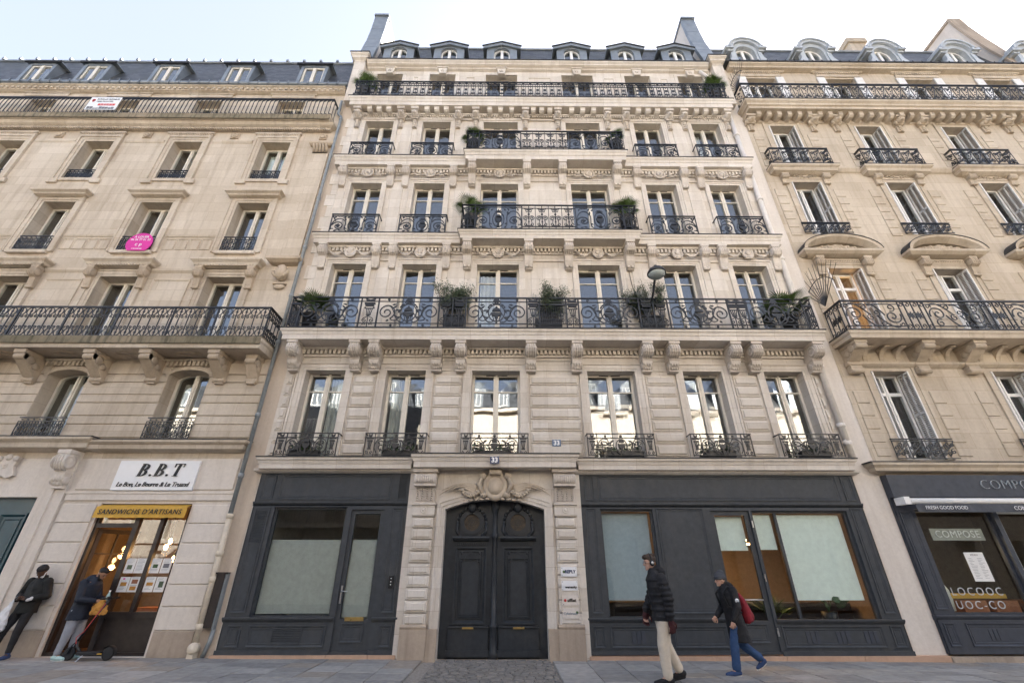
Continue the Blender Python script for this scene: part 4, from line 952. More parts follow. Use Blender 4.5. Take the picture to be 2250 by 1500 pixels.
# carved cartouche over the door
m = MB(); c_ = (XM, -.20, 3.68)
m.lathe(c_, [(.36, -.08), (.36, .02), (.30, .06), (.235, .03), (.22, .02), (.205, .05), (.12, .085), (.0, .095)], 24, 'y'); m.v = [((x - XM) * .9 + XM, y, (z - 3.68) * 1.02 + 3.68) for x, y, z in m.v]
m.lathe((XM - .17, -.30, 4.01), [(.05, 0), (.085, .03), (.07, .1), (.07, .24), (.085, .31), (.05, .34)], 12, 'x')
for k in range(7): m.ell((XM - .15 + .05 * k, -.26, 4.09), (.035, .06, .06), 6, 5)
for sg in (-1, 1):
    m.lathe((XM + sg * .32, -.22, 3.92), [(.09, -.05), (.09, .04), (.05, .06), (.02, .08)], 12, 'y'); m.lathe((XM + sg * .30, -.22, 3.46), [(.085, -.05), (.085, .04), (.04, .06), (.02, .08)], 12, 'y')
    m.tube([(XM + sg * .32, -.22, 3.93), (XM + sg * .42, -.24, 3.72), (XM + sg * .30, -.24, 3.46)], [.05, .06, .05], 8)
    for j in range(11):   # plumes
        a_ = 1 + j * 5; l = 1.12 - .085 * j; b_ = rad(a_ - 16); x0 = .40 + .012 * j
        P = [(XM + sg * (x0 + l * t * math.cos(b_) * .95), -.19 - .03 * math.sin(3 * t), 3.66 - .028 * j + l * t * math.sin(b_) * .6 + .16 * math.sin(math.pi * t) * (1 - j * .09) + .035 * t * t * (1 if j % 2 else -1)) for t in [k / 8 for k in range(9)]]
        m.tube(P, [.026, .032, .030, .028, .025, .022, .018, .012, .005], 6)
    for j in range(14): t = j / 13; m.ell((XM + sg * (.42 + .42 * t), -.24, 3.52 - .10 * math.sin(math.pi * t) + .04 * (j % 2)), (.05, .055, .045), 6, 5)
    for j in range(4): m.ell((XM + sg * (.2 + .14 * j), -.2, 3.36 - .01 * j), (.07, .05, .035), 6, 5)
part('carved_cartouche', m, 'stone_right_carved', DW)
# the two leaves
D = 'door_grey'; yd = .16; XM2 = -.33
def top_at(x): return SP + (CR - SP) * (1 - ((x - XM) / ((XR - XL) / 2)) ** 2)
for x0, x1 in ((XL, XM2 - .02), (XM2 + .02, XR)):
    n = 12; m = MB(); T = [(x0 + (x1 - x0) * k / n, top_at(x0 + (x1 - x0) * k / n)) for k in range(n + 1)]
    m.xz([(x0, -.06), (x1, -.06)] + T[::-1], yd, yd + .07); LF = part('door_leaf', m, D, MAIN)
    a_, b_ = (x0 + .28, x1 - .18) if x0 < XM2 - .5 else (x0 + .18, x1 - .28); xc = (a_ + b_) / 2
    fpanel(LF, a_, b_, .62, 2.26, yd, D, .07, .05); fpanel(LF, a_ + .14, b_ - .14, .76, 2.0, yd, D, .03, .03)
    m = MB(); m.stroke(arc(xc, 1.93, .17, 0, 180, 10, .2), .03, .03, yd - .01)
    for sg in (-1, 1): m.ell((xc + sg * .22, yd - .01, 2.12), (.03, .02, .04), 6, 5); m.ell((xc + sg * .22, yd - .01, 1.93), (.035, .02, .02), 6, 5)
    part('carved_arch', m, D, LF)
    m = MB(); m.moul([(-yd, 2.50), (-yd + .12, 2.50), (-yd + .13, 2.46), (-yd + .08, 2.41), (-yd, 2.39)], a_ - .06, b_ + .06, 0)
    m.v = [(x, min(y, yd + .01), z) for x, y, z in m.v]; dentils(m, a_, b_, 2.36, .06, yd - .03, yd, .045); part('door_ledge', m, D, LF)
    m = MB(); zc = 2.83
    for r0, r1, y0, y1 in ((.20, .27, yd - .05, yd), (.27, .31, yd - .03, yd)):
        O, I = arc(xc, zc, r1, 0, 360, 24, r1 * 1.02), arc(xc, zc, r0, 0, 360, 24, r0 * 1.02)
        m.grid([[(p[0], y1, p[1]), (p[0], y0, p[1]), (q_[0], y0, q_[1]), (q_[0], y1, q_[1])] for p, q_ in zip(O, I)], cap=False)
    for k in range(-6, 7):
        t = rad(90 + k * 15); m.ell((xc + .36 * math.cos(t), yd - .03, zc + .36 * math.sin(t)), (.045, .045, .045), 6, 5)
    m.ell((xc, yd - .08, zc + .36), (.11, .09, .13), 10, 6); m.ell((xc, yd - .08, zc + .48), (.06, .06, .05), 6, 5)
    for sg in (-1, 1): m.tube([(xc + sg * .36, yd - .03, zc - .02), (xc + sg * .38, yd - .03, zc - .2), (xc + sg * .30, yd - .03, zc - .3)], [.04, .045, .05], 6); m.ell((xc + sg * .3, yd - .03, zc - .31), (.06, .05, .05), 6, 5)
    part('oculus_frame', m, D, LF)
    m = MB()
    for k in range(6): t = rad(60 * k); m.stroke(spiral(xc + .11 * math.cos(t), zc + .11 * math.sin(t), .07, .02, 60 * k, 60 * k + 400, 10), .018, .02, yd - .012)
    m.stroke(arc(xc, zc, .06, 0, 360, 12)[:-1], .016, .02, yd - .012, True); m.xz(arc(xc, zc, .035, 0, 360, 10)[:-1], yd - .03, yd - .01); part('oculus_grille', m, 'iron_brown', LF)
    m = MB(); m.xz(arc(xc, zc, .20, 0, 360, 20)[:-1], yd - .004, yd - .001); part('oculus_pane', m, 'bark', LF)
    m = MB(); m.cham(a_ - .09, b_ + .09, .06, .56, yd, yd - .06, .02); m.box(a_ - .10, b_ + .10, yd - .09, yd, .0, .12); m.box(a_ - .06, b_ + .06, yd - .09, yd - .0, .555, .60); part('door_plinth', m, D, LF)
    m = MB(); m.box(xc - .13, xc + .13, yd - .10, yd - .05, .535, .575); LS = part('letter_slot', m, 'brass', LF)
m = MB(); m.lathe((XM2, yd - .02, -.06), [(.11, 0), (.11, .16), (.085, .2), (.085, .60), (.10, .62), (.10, .66), (.07, .70), (.06, 2.50), (.09, 2.54), (.09, 2.6), (.06, 2.64), (.06, 3.12), (.10, 3.2), (.10, 3.3), (.13, 3.42)], 14); part('astragal', m, D, MAIN)
m = MB(); m.box(-1.62, .95, .0, .5, -.14, -.045); part('door_sill', m, 'stone_base', MAIN)
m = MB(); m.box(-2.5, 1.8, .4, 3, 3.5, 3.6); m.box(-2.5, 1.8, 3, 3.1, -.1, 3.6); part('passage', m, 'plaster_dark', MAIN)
# ---------------------------------------------------------------- drainpipes
def pipe(name, pts, r, mat, collars, par=MAIN, cr=1.28):
    m = MB(); m.tube(pts, r, 10)
    for z_ in collars:
        for i in range(len(pts) - 1):
            a_, b_ = Vector(pts[i]), Vector(pts[i + 1])
            if min(a_.z, b_.z) <= z_ <= max(a_.z, b_.z) and abs(a_.z - b_.z) > .3:
                t = (z_ - a_.z) / (b_.z - a_.z); c_ = a_ + (b_ - a_) * t; m.lathe(c_, [(r * 1.02, -.06), (r * cr, -.05), (r * cr, .05), (r * 1.02, .06)], 10); break
    return part(name, m, mat, par)
pipe('drainpipe', [(-7.22, -.12, 19.6), (-7.22, -.12, 18.75), (-7.05, -.12, 18.55), (-7.03, -.12, 3.0)], .056, 'pipe_grey', [18.4, 16.2, 13.9, 11.6, 9.6, 7.9, 5.6, 3.95])
pipe('drainpipe', [(-7.02, -.12, 3.0), (-7.0, -.12, .30)], .068, 'pipe_cream', [2.95, 2.1, 1.55, .6])
m = MB(); m.lathe((-6.99, -.16, .20), [(.04, -.1), (.11, -.09), (.12, 0), (.11, .05), (.0, .06)], 12, 'y'); m.box(-7.07, -6.93, -.2, -.02, gz(-7) - .02, .14); part('drain_shoe', m, 'pipe_cream', MAIN)
pipe('drainpipe', [(8.72, -.10, 22.0), (8.95, -.12, 21.6), (9.2, -.12, 20.4)], .075, 'pipe_white', [21.2, 20.9])
pipe('drainpipe', [(9.36, -.10, 18.85), (9.36, -.10, 4.45)], .085, 'pipe_white', [17.6, 14.0, 11.2, 7.15, 5.35])
m = MB(); m.lathe((9.36, -.14, 4.85), [(.11, -.08), (.11, .02), (.06, .03), (.05, .05)], 12, 'y'); part('pipe_hatch', m, 'pipe_white', MAIN)
m = MB(); m.box(-6.93, -6.74, -.14, .02, .58, 1.66); m.cur = 1; m.box(-6.74, -6.70, -.11, .02, .55, 1.70); m.cur = 0; m.box(-6.95, -6.70, -.17, .02, 1.66, 1.70); part('cable_trunking', m, ['brown_wood', 'pipe_grey'], MAIN)
m = MB(); m.tube([(-6.72, -.03, .55), (-6.74, -.03, .3), (-6.82, -.03, gz(-7))], .05, 8); part('cable_duct', m, 'pipe_grey', MAIN)
# ================================================================ left building
LB = thing('apartment_building', 'warm beige stone apartment building with a steep slate roof and a sandwich shop', 'building', (-16, 0, 0))
LC = [-9.43, -12.98, -16.53, -20.08, -23.63]; SLm, SLc = 'stone_left', 'stone_left_carved'
LF_ = [(4.95, 6.80, 1.19), (7.73, 10.40, 1.26), (11.48, 13.75, 1.17), (15.04, 17.07, 1.15), (18.2, 19.72, 1.15)]
hl = [(x - w / 2, x + w / 2, z0, z1 + (.21 if f == 0 else 0)) for x in LC for f, (z0, z1, w) in enumerate(LF_)]
m = MB(); wall_holes(m, -26.5, -7.15, 4.4, 20.5, hl, .42); m.box(-7.2, -7.152, .02, 7, 0, 20.5)
for x in LC:                    # spandrels of the flat arches
    w = 1.19; A = arc(x, 6.80, w / 2, 180, 0, 12, .21)
    for i in range(12): (a_, b_), (c_, d_) = A[i], A[i + 1]; m.poly([(a_, .0, b_), (c_, .0, d_), (c_, .0, 7.01), (a_, .0, 7.01)]); m.poly([(a_, 0, b_), (a_, .42, b_), (c_, .42, d_), (c_, 0, d_)])
LWALL = part('wall', m, SLm, LB)
rooms(LB, -26.4, -7.25, [4.9, 7.68, 11.4, 14.98, 18.15, 20.4], [-25.5, -21.8, -18.3, -14.75, -11.2, -7.35], y=.6)
# courses of the first floor
z = 4.97; k = 0; ex = [-26.4] + [v for x in reversed(LC) for v in (x - .6, x + .6)] + [-7.16]
while z < 7.0:
    h = .38 if k % 2 == 0 else .25
    for q in range(0, len(ex), 2):
        a_, b_ = ex[q], ex[q + 1]
        if z + h > 6.78 and q: a_ += .12
        m = MB(); m.cham(a_, b_, z + .012, z + h - .012, .01, -.035, .012); part('stone_course', m, SLm, LWALL)
    z += h; k += 1
for i, x in enumerate(LC):
    for f, (z0, z1, w) in enumerate(LF_):
        o = window(LB, x, w, z0, z1, .36, 'cream_paint', arch=.19 if f == 0 else 0, fw=.08, mid=.14)
        if f == 0: curtains(o, x, w - .2, z0 + .1, z1, .62, half=(0, 1) if i == 1 else (0,))
        if (f, i) in ((3, 0),): curtains(o, x, w - .2, z0 + .9, z1 - .1, .6, 'blind_green')
        a_, b_ = x - w / 2, x + w / 2; m = MB()
        if f == 3:
            for d0, d1, yy in ((0, .1, -.03), (.1, .22, -.05), (.22, .30, -.085)): m.box(a_ - d1, a_ - d0, yy, .01, z0 - .12, z1 + d1); m.box(b_ + d0, b_ + d1, yy, .01, z0 - .12, z1 + d1); m.box(a_ - d0, b_ + d0, yy, .01, z1 + d0, z1 + d1)
            m.box(a_ - .42, a_ - .05, -.08, .01, z0 - .32, z0 - .12); m.box(b_ + .05, b_ + .42, -.08, .01, z0 - .32, z0 - .12); m.box(a_ - .05, b_ + .05, -.06, .01, z0 - .2, z0 - .1)
            m.box(a_ - .36, b_ + .36, -.11, .01, z1 + .42, z1 + .50); m.box(a_ - .30, b_ + .30, -.07, .01, z1 + .3, z1 + .42); dentils(m, a_ - .28, b_ + .28, z1 + .42, .05, -.1, -.05, .09)
        elif f == 2:
            for d0, d1, yy in ((0, .08, -.03), (.08, .22, -.055), (.22, .27, -.08)): m.box(a_ - d1, a_ - d0, yy, .01, z0 - .05, z1 + d1); m.box(b_ + d0, b_ + d1, yy, .01, z0 - .05, z1 + d1); m.box(a_ - d0, b_ + d0, yy, .01, z1 + d0, z1 + d1)
            m.moul([(0, 14.16), (.30, 14.16), (.30, 14.10), (.22, 14.04), (.20, 13.98), (.08, 13.94), (0, 13.94)], a_ - .16, b_ + .16); m.box(a_ - .1, b_ + .1, -.12, .01, z0 - .14, z0 - .02)
        elif f == 1:
            for d0, d1, yy in ((0, .08, -.03), (.08, .2, -.05), (.2, .26, -.08)): m.box(a_ - d1, a_ - d0, yy, .01, z0, z1 + d1); m.box(b_ + d0, b_ + d1, yy, .01, z0, z1 + d1); m.box(a_ - d0, b_ + d0, yy, .01, z1 + d0, z1 + d1)
            m.moul([(0, 10.96), (.36, 10.96), (.36, 10.90), (.28, 10.82), (.25, 10.74), (.1, 10.70), (0, 10.70)], a_ - .18, b_ + .18); dentils(m, a_ - .38, b_ + .38, 10.76, .05, -.26, -.2, .1)
        elif f == 4: m.box(a_ - .35, b_ + .35, -.05, .01, 19.93, 20.17); m.box(a_ - .42, b_ + .42, -.08, .01, 20.1, 20.16)
        else: m.xz(arc(x, 6.80, w / 2 + .12, 180, 0, 12, .33) + arc(x, 6.80, w / 2, 0, 180, 12, .21), -.05, .0)
        part('window_surround', m, SLm, LB)
        if f == 1:
            for sg in (-1, 1): put('console', carve(slim_console, SLc, .2, .26, .85), LB, (x + sg * .86, 0, 10.70))
        if f in (2, 3): put('window_guard', iron('small', w - .02, .62 if f == 2 else .46), LB, (a_ + .01, -.04 if f == 2 else .05, z0 + .01))
        if f == 0: put('window_guard', iron('small', w + .1, .60, 'iron'), LB, (a_ - .05, -.10, z0 - .02))
    if i < 4:
        xm = x - 1.775
        for zz, sq in ((17.42, True),):
            m = MB(); m.box(xm - .17, xm + .17, -.05, .01, zz - .14, zz + .16); m.lathe((xm, -.05, zz), [(.13, 0), (.13, .04), (.09, .05), (.07, .02), (.05, .05), (0, .06)], 14, 'y'); part('carved_rosette', m, SLc, LB)
        m = MB(); m.moul([(0, 17.16), (.05, 17.16), (.05, 17.08), (.02, 17.02), (0, 17.0)], xm - .8, xm + .8, 0); part('string_moulding', m, SLm, LWALL)
        m = MB(); m.moul([(0, 12.20), (.05, 12.20), (.03, 12.12), (0, 12.1)], xm - .9, xm + .9, 0); part('string_moulding', m, SLm, LWALL)
        for k in range(4): a_ = xm - .82 + k * .42; m = MB(); m.bevframe(a_, a_ + .38, 11.56, 12.02, .04, 0, -.025); part('wall_panel', m, SLm, LWALL)
        m = MB(); m.bevframe(xm - .62, xm + .62, 8.9, 10.3, .07, 0, -.035); part('wall_panel', m, SLm, LWALL)
        m = MB(); m.moul([(0, 10.72), (.06, 10.72), (.06, 10.64), (.02, 10.58), (0, 10.56)], xm - .78, xm + .78, 0); part('string_moulding', m, SLm, LWALL)
# end pilaster with capital and urn
m = MB(); m.box(-7.85, -7.2, -.06, .01, 11.1, 16.5); part('end_pilaster', m, SLm, LB)
m = MB(); m.moul([(0, 16.95), (.18, 16.95), (.18, 16.88), (.12, 16.82), (0, 16.80)], -7.84, -7.24)
for k in range(5):
    x = -7.78 + k * .125; m.tube([(x, -.07, 16.45), (x, -.16, 16.65), (x - .03, -.2, 16.8)], [.05, .05, .03], 6)
m.box(-7.84, -7.24, -.06, .01, 16.4, 16.48); part('capital', m, SLc, LB)
m = MB(); m.moul([(0, 11.08), (.32, 11.08), (.32, 10.98), (.2, 10.9), (0, 10.86)], -7.82, -7.32); m.lathe((-7.57, -.14, 10.2), [(.05, 0), (.12, .06), (.2, .18), (.2, .32), (.12, .42), (.16, .5), (.06, .6)], 12)
for k in range(11): t = math.pi * (k / 10); m.ell((-7.57 - .24 * math.cos(t), -.22, 10.50 - .2 * math.sin(t)), (.055, .06, .055), 6, 5)
m.box(-7.78, -7.36, -.12, .01, 10.08, 10.14); m.ell((-7.57, -.06, 10.0), (.2, .05, .1), 10, 6); part('carved_urn', m, SLc, LB)
m = MB(); m.box(-7.76, -7.46, -.05, .01, 17.26, 17.56); m.lathe((-7.61, -.05, 17.41), [(.12, 0), (.12, .04), (.08, .05), (.06, .02), (0, .05)], 14, 'y'); part('carved_rosette', m, SLc, LB)
# long balcony of the second floor
def lslab(x0, x1, zt, zb, d, cove):
    m = MB(); m.moul([(0, zt), (d, zt), (d, zt - .09), (d - .03, zt - .13), (d - .05, zb), (cove, zb), (0, zb - .02)], x0 + d, x1 - d); m.cur = 1; m.box(x0, x1, -d - .01, 0, zt, zt + .05); return part('balcony', m, [SLm, 'stone_mossy'], LB, ((x0 + x1) / 2, 0, zb))
LBB = lslab(-26, -7.12, 7.68, 7.38, .82, .6)
m = MB(); m.box(-26, -7.14, -.832, -.82, 7.50, 7.68); part('mossy_edge', m, 'stone_mossy', LBB)
br = [x + s_ * .98 for x in LC for s_ in (-1, 1)]
def strut_console(w, d, h):
    m = MB(); m.box(-w / 2 - .02, w / 2 + .02, -d, .02, -.14 * h, 0); m.lathe((-w / 2, -d * .86, -.24 * h), [(.085, 0), (.095, .02), (.095, w - .02), (.085, w)], 12, 'x')
    m.prism([(.02, -.12 * h), (-d * .95, -.12 * h), (-d * .92, -.30 * h), (-.24 * d, -.80 * h), (.02, -.80 * h)], -w / 2, w / 2)
    m.lathe((-w / 2 - .02, -.16 * d, -.87 * h), [(.07, 0), (.08, .02), (.06, w * .5), (.08, w + .02), (.07, w + .04)], 10, 'x'); m.box(-w / 2 + .03, w / 2 - .03, -.13, .02, -h, -.90 * h)
    for sg in (-1, 1): m.lathe((sg * w / 2, -.62 * d, -.30 * h), [(.12, 0), (.12, .02 * sg), (.07, .01 * sg), (.03, .03 * sg)], 12, 'x'); m.ell((sg * w / 2, -.35 * d, -.45 * h), (.03, .12, .1), 8, 6)
    return m
brackets(LBB, strut_console, br, 7.36, SLc, .30, .72, .82)
put('console', carve(strut_console, SLc, .30, .42, .82), LBB, (-7.52, 0, 7.36))
for q in range(0, len(br) - 1):
    if q % 2 == 0: m = MB(); dentils(m, sorted(br)[q] + .2, sorted(br)[q] + 1.76, 7.26, .14, -.12, 0, .13); m.box(sorted(br)[q] + .18, sorted(br)[q] + 1.78, -.15, 0, 7.26, 7.32); part('dentil_band', m, SLm, LBB)
for q, x in enumerate(sorted(br)[:-1]):       # sunk panels of the soffit
    xm = (sorted(br)[q] + sorted(br)[q + 1]) / 2; m = MB(); m.stroke([(0, 0)], .01) if False else None
    P = [(-.35, -.42), (0, -.28), (.35, -.42), (0, -.56)]
    m.grid([[(xm + a_, b_, 7.378) for a_, b_ in P], [(xm + a_, b_, 7.352) for a_, b_ in P], [(xm + a_ * .8, (b_ + .42) * .8 - .42, 7.352) for a_, b_ in P], [(xm + a_ * .8, (b_ + .42) * .8 - .42, 7.378) for a_, b_ in P]], cap=False); part('soffit_panel', m, SLc, LBB)
toprail(LBB, -18, -7.16, 8.76, -.76, 0, ends=[-7.16]); run(LBB, 'ring', -18, -7.16, 7.73, 1.02, -.76, unit=.275)
for k in range(4): put('railing_panel', iron('ring', .19, 1.02), LBB, (-7.16, -.76 + .19 * k, 7.73), rad(90))
for x in (-7.16, -8.7, -10.0, -11.6, -13.1, -14.6, -16.1): m = MB(); m.box(x - .018, x + .018, -.78, -.74, 7.7, 8.76); part('railing_post', m, 'iron', LBB)
# top balcony
LB5 = lslab(-26, -7.30, 18.18, 17.94, .46, .2)
m = MB(); m.moul([(.0, 17.96), (.34, 17.94), (.28, 17.84), (.16, 17.78), (.14, 17.70), (0, 17.68)], -26, -7.5); dentils(m, -25, -7.45, 17.76, .1, -.20, -.1, .095); part('dentil_cove', m, SLm, LB5)
m = MB(); m.box(-26, -7.32, -.472, -.46, 17.95, 18.18); part('mossy_edge', m, 'stone_mossy', LB5)
toprail(LB5, -26, -7.36, 19.28, -.42, 0, ends=[-7.36]); run(LB5, 'bars', -25.9, -7.36, 18.22, 1.04, -.42, unit=.17)
for k in range(2): put('railing_panel', iron('bars', .2, 1.04), LB5, (-7.36, -.42 + .2 * k, 18.22), rad(90))
# cornice, gutter, mansard and dormers
m = MB(); m.moul([(0, 20.5), (.26, 20.5), (.26, 20.42), (.16, 20.36), (.16, 20.22), (.08, 20.18), (0, 20.16)], -26.4, -7.2, 0); dentils(m, -26, -7.2, 20.36, .1, -.22, -.14, .24, .5); part('cornice', m, SLm, LB)
m = MB(); m.tube([(-26.4, -.26, 20.56), (-7.1, -.26, 20.56)], .09, 8)
for k in range(44): m.box(-26 + k * .43, -25.97 + k * .43, -.37, -.1, 20.46, 20.66)
part('gutter', m, 'zinc', LB)
m = MB(); m.poly([(-26.4, -.12, 20.52), (-7.12, -.12, 20.52), (-7.12, .88, 24.0), (-25.2, .88, 24.0)]); m.poly([(-25.2, .88, 24.0), (-7.12, .88, 24.0), (-7.12, 7, 25.4), (-25.2, 7, 25.4)]); m.poly([(-7.12, -.12, 20.52), (-7.12, 10, 20.5), (-7.12, 7, 25.4), (-7.12, .88, 24.0)]); m.poly([(-25.2, 7, 25.4), (-7.12, 7, 25.4), (-7.12, 12, 20.5), (-25.2, 12, 20.5)])
m.poly([(-26.4, -.12, 20.52), (-25.2, .88, 24.0), (-25.2, 7, 25.4), (-26.4, 10, 20.5)]); m.cur = 1; m.tube([(-25.2, .86, 24.02), (-7.12, .86, 24.02)], .07, 6)
for k in range(22): m.box(-25 + k * .82, -24.9 + k * .82, .74, .98, 24.02, 24.16)
LR = part('roof', m, ['slate', 'zinc'], LB)
for k, x in enumerate((-21.35, -18.85, -15.55, -12.3, -8.95)):
    m = MB()
    for sg in (-1, 1):
        xa = x + sg * .62; P = [(-.08, 20.66), (.02, 21.95), (.50, 22.62), (.42, 22.35)]
        m.prism([(-.08, 20.6), (-.02, 22.30), (.42, 22.40), (.0, 20.75)], min(xa, xa - sg * .14), max(xa, xa - sg * .14))
    m.box(x - .80, x + .80, -.08, .75, 22.36, 22.42); m.cur = 1; m.box(x - .82, x + .82, -.12, -.06, 22.33, 22.44); m.cur = 0; m.box(x - .5, x + .5, -.02, .4, 22.2, 22.36); m.box(x - .5, x + .5, .0, .3, 20.55, 20.7)
    o = part('dormer', m, ['zinc', 'lead'], LR); w = .96; z0, z1, y = 20.7, 22.2, .02; wm = MB()
    wm.frame(x - w / 2, x + w / 2, z0, z1, .08, y, y + .08); wm.box(x - .07, x + .07, y - .02, y + .08, z0, z1); part('dormer_window', wm, 'cream_paint', LR)
    q = MB(); q.box(x - w / 2 + .08, x + w / 2 - .08, y + .03, y + .036, z0 + .08, z1 - .08); part('pane', q, 'glass', LR)
    lit = k in (2, 3); b = MB(); b.box(x - .56, x + .56, 1.2, 1.25, 20.6, 22.3); b.box(x - .58, x - .54, .15, 1.2, 20.6, 22.3); b.box(x + .54, x + .58, .15, 1.2, 20.6, 22.3); b.box(x - .56, x + .56, .15, 1.2, 22.26, 22.3); b.box(x - .62, x + .62, .15, 1.2, 20.55, 20.6); part('attic_room', b, 'plaster_warm' if lit else 'plaster_dark', LR)
    if lit:
        b = MB(); b.ell((x, .8, 22.12), (.1, .1, .07), 10, 6); lo = part('ceiling_lamp', b, 'lamp_warm', LR)
        pl = bpy.data.lights.new('ceiling_lamp_glow', 'POINT'); pl.energy = 5 if k == 3 else 2.5; pl.color = (1, .5, .18); pl.shadow_soft_size = .1; po = bpy.data.objects.new('ceiling_lamp_glow', pl); link(po); po.parent = lo; po.location = (Vector((x, .62, 21.95)) - BASE[lo]) * S
# ---------------------------------------------------------------- ground floor of the left building
m = MB(); wall_holes(m, -11.48, -7.12, -.1, 4.40, [(-10.48, -8.14, .03, 3.26)], .28); m.box(-7.16, -7.115, .01, 6, -.1, 4.6); LG = part('shop_wall', m, 'stone_ground_left', LB)
for x0, x1 in ((-11.44, -10.56), (-8.08, -7.14)):
    z = gz(x0) - .05; 
    for h in (.55, .47, .45, .45, .45, .45, .45):
        m = MB(); m.cham(x0, x1, max(z, -.1) + .01, z + h - .01, .01, -.035, .012); part('stone_block', m, 'stone_base' if z < .2 else 'stone_ground_left', LG); z += h
m = MB(); m.box(-11.44, -7.14, -.05, .01, 3.34, 3.50); m.moul([(0, 3.56), (.07, 3.56), (.07, 3.5), (0, 3.48)], -11.4, -7.2); part('lintel_band', m, 'stone_ground_left', LG)
m = MB(); m.cham(-11.3, -7.2, 3.60, 4.40, .01, -.04, .015); part('sign_panel', m, 'stone_ground_left', LG)
m = MB(); m.moul([(0, 4.84), (.34, 4.84), (.34, 4.78), (.26, 4.72), (.24, 4.62), (.12, 4.58), (0, 4.56)], -11.1, -7.36); m.cur = 1; m.box(-11.44, -7.02, -.35, 0, 4.84, 4.865); part('cornice', m, [SLm, 'lead'], LB)
m = MB(); m.moul([(0, 4.90), (.42, 4.90), (.42, 4.84), (.32, 4.76), (.3, 4.64), (.14, 4.6), (0, 4.56)], -15.8, -11.55); m.cur = 1; m.box(-16.3, -11.1, -.43, 0, 4.90, 4.925); part('cornice', m, [SLm, 'lead'], LB)
m = MB(); m.box(-26.4, -12.17, .004, .3, 3.42, 4.42); m.box(-26.4, -14.2, .004, .3, -.1, 3.42)
for a_, b_, yy in ((-12.17, -12.02, -.02), (-12.02, -11.88, -.07), (-11.88, -11.74, -.12), (-11.74, -11.48, -.08)): m.box(a_, b_, yy, .3, -.1, 4.56)
PG = part('gateway', m, 'stone_ground_left', LB)
m = MB(); m.box(-12.17, -11.5, -.16, .0, -.1, .55); part('jamb_base', m, 'stone_base', PG); put('console', carve(console, 'stone_ground_left', .3, .34, .95), PG, (-11.66, -.06, 4.56))
m = MB(); m.xz([(-13.62, 4.42), (-13.5, 4.46), (-13.2, 4.46), (-13.08, 4.42), (-13.14, 4.2), (-13.02, 3.95), (-13.18, 3.88), (-13.35, 3.94), (-13.52, 3.88), (-13.68, 3.95), (-13.56, 4.2)], -.09, .0)
for sg in (-1, 1): m.lathe((-13.35 + sg * .22, -.08, 4.38), [(.07, 0), (.07, .05), (.03, .06), (.01, .07)], 10, 'y')
m.ell((-13.35, -.09, 4.42), (.09, .07, .09), 8, 6); part('carved_shield', m, 'stone_ground_left', PG)
q = text_mb('31', .16, .02); shift(q, -13.35, -.10, 4.18); part('carved_number', q, 'stone_ground_left', PG)
m = MB(); m.box(-14.2, -12.17, .2, .28, -.1, 3.42); GD = part('green_door', m, 'teal_door', LB); GD['label'] = 'dark teal panelled wooden door'
for x0, x1 in ((-14.0, -13.3), (-13.1, -12.4)): fpanel(GD, x0, x1, 1.0, 3.05, .2, 'teal_door', .09, .05); fpanel(GD, x0, x1, .15, .85, .2, 'teal_door', .09, .05)
# sandwich shop front
BW = 'brown_wood'; xs_ = [-10.48, -9.34, -8.86, -8.14]
m = MB(); m.frame(-10.48, -8.14, .03, 3.26, .07, .06, .16); m.box(-9.50, -9.38, .06, .16, .1, 3.19); m.box(-8.86, -8.76, .06, .16, .84, 3.19); m.box(-10.41, -9.50, .06, .16, 2.70, 2.80); m.box(-9.38, -8.21, .05, .17, .76, .88); m.box(-9.38, -8.21, .10, .16, .1, .76); SF = part('sandwich_shopfront', m, BW, LB)
for a_, b_, c_, d_ in ((-9.38, -8.86, .88, 3.19), (-8.76, -8.21, .88, 3.19), (-10.41, -9.50, 2.80, 3.19)): q = MB(); q.box(a_, b_, .11, .118, c_, d_); part('pane', q, 'shop_glass', SF)
# the door stands open into the shop
m = MB(); hx = -10.40; fr = Matrix.Rotation(rad(62), 4, 'Z')
def rot_box(mm, x0, x1, y0, y1, z0, z1):
    b = MB(); b.box(x0, x1, y0, y1, z0, z1); b.v = [tuple(Vector((hx, .16, 0)) + fr @ Vector(v)) for v in b.v]; add(mm, b, mm.cur)
for a_, b_, c_, d_ in ((0, .09, .1, 2.68), (.85, .94, .1, 2.68), (.09, .85, .1, .8), (.09, .85, 2.58, 2.68), (.44, .47, .8, 2.58), (.09, .85, 2.1, 2.13)): rot_box(m, a_, b_, 0, .05, c_, d_)
OD = part('open_door', m, BW, SF); q = MB(); rot_box(q, .09, .85, .02, .026, .8, 2.58); part('pane', q, 'shop_glass', OD)
m = MB(); m.poly([(-10.46, .05, 3.24), (-8.16, .05, 3.24), (-8.16, -.10, 3.18), (-10.46, -.10, 3.18)]); m.poly([(-10.46, -.10, 3.18), (-8.16, -.10, 3.18), (-8.16, -.13, 2.92), (-10.46, -.13, 2.92)])
n = 22; m.grid([[(-10.46 + 2.3 * k / n, -.115 - .006 * math.sin(k * 2.1), 3.18) for k in range(n + 1)], [(-10.46 + 2.3 * k / n, -.14 - .012 * math.sin(k * 1.7), 2.91 + .006 * math.sin(k * 2.9)) for k in range(n + 1)]], closed=False); AW = part('awning', m, 'ochre', LB)
AW['label'] = 'ochre yellow awning strip lettered SANDWICHS D\'ARTISANS'
q = text_mb("SANDWICHS D'ARTISANS", .165, .006, shear=.18, spacing=1.12, weight=.002); shift(q, -9.31, -.152, 3.045); part('awning_lettering', q, 'ink_black', AW)
interior(-11.3, -7.3, .04, 3.5, 3.0, 'plaster_warm', 'wood_floor', SF)
m = MB(); m.box(-9.3, -8.2, .75, 1.3, .05, .92); part('shop_counter', m, 'terracotta_wood', SF)
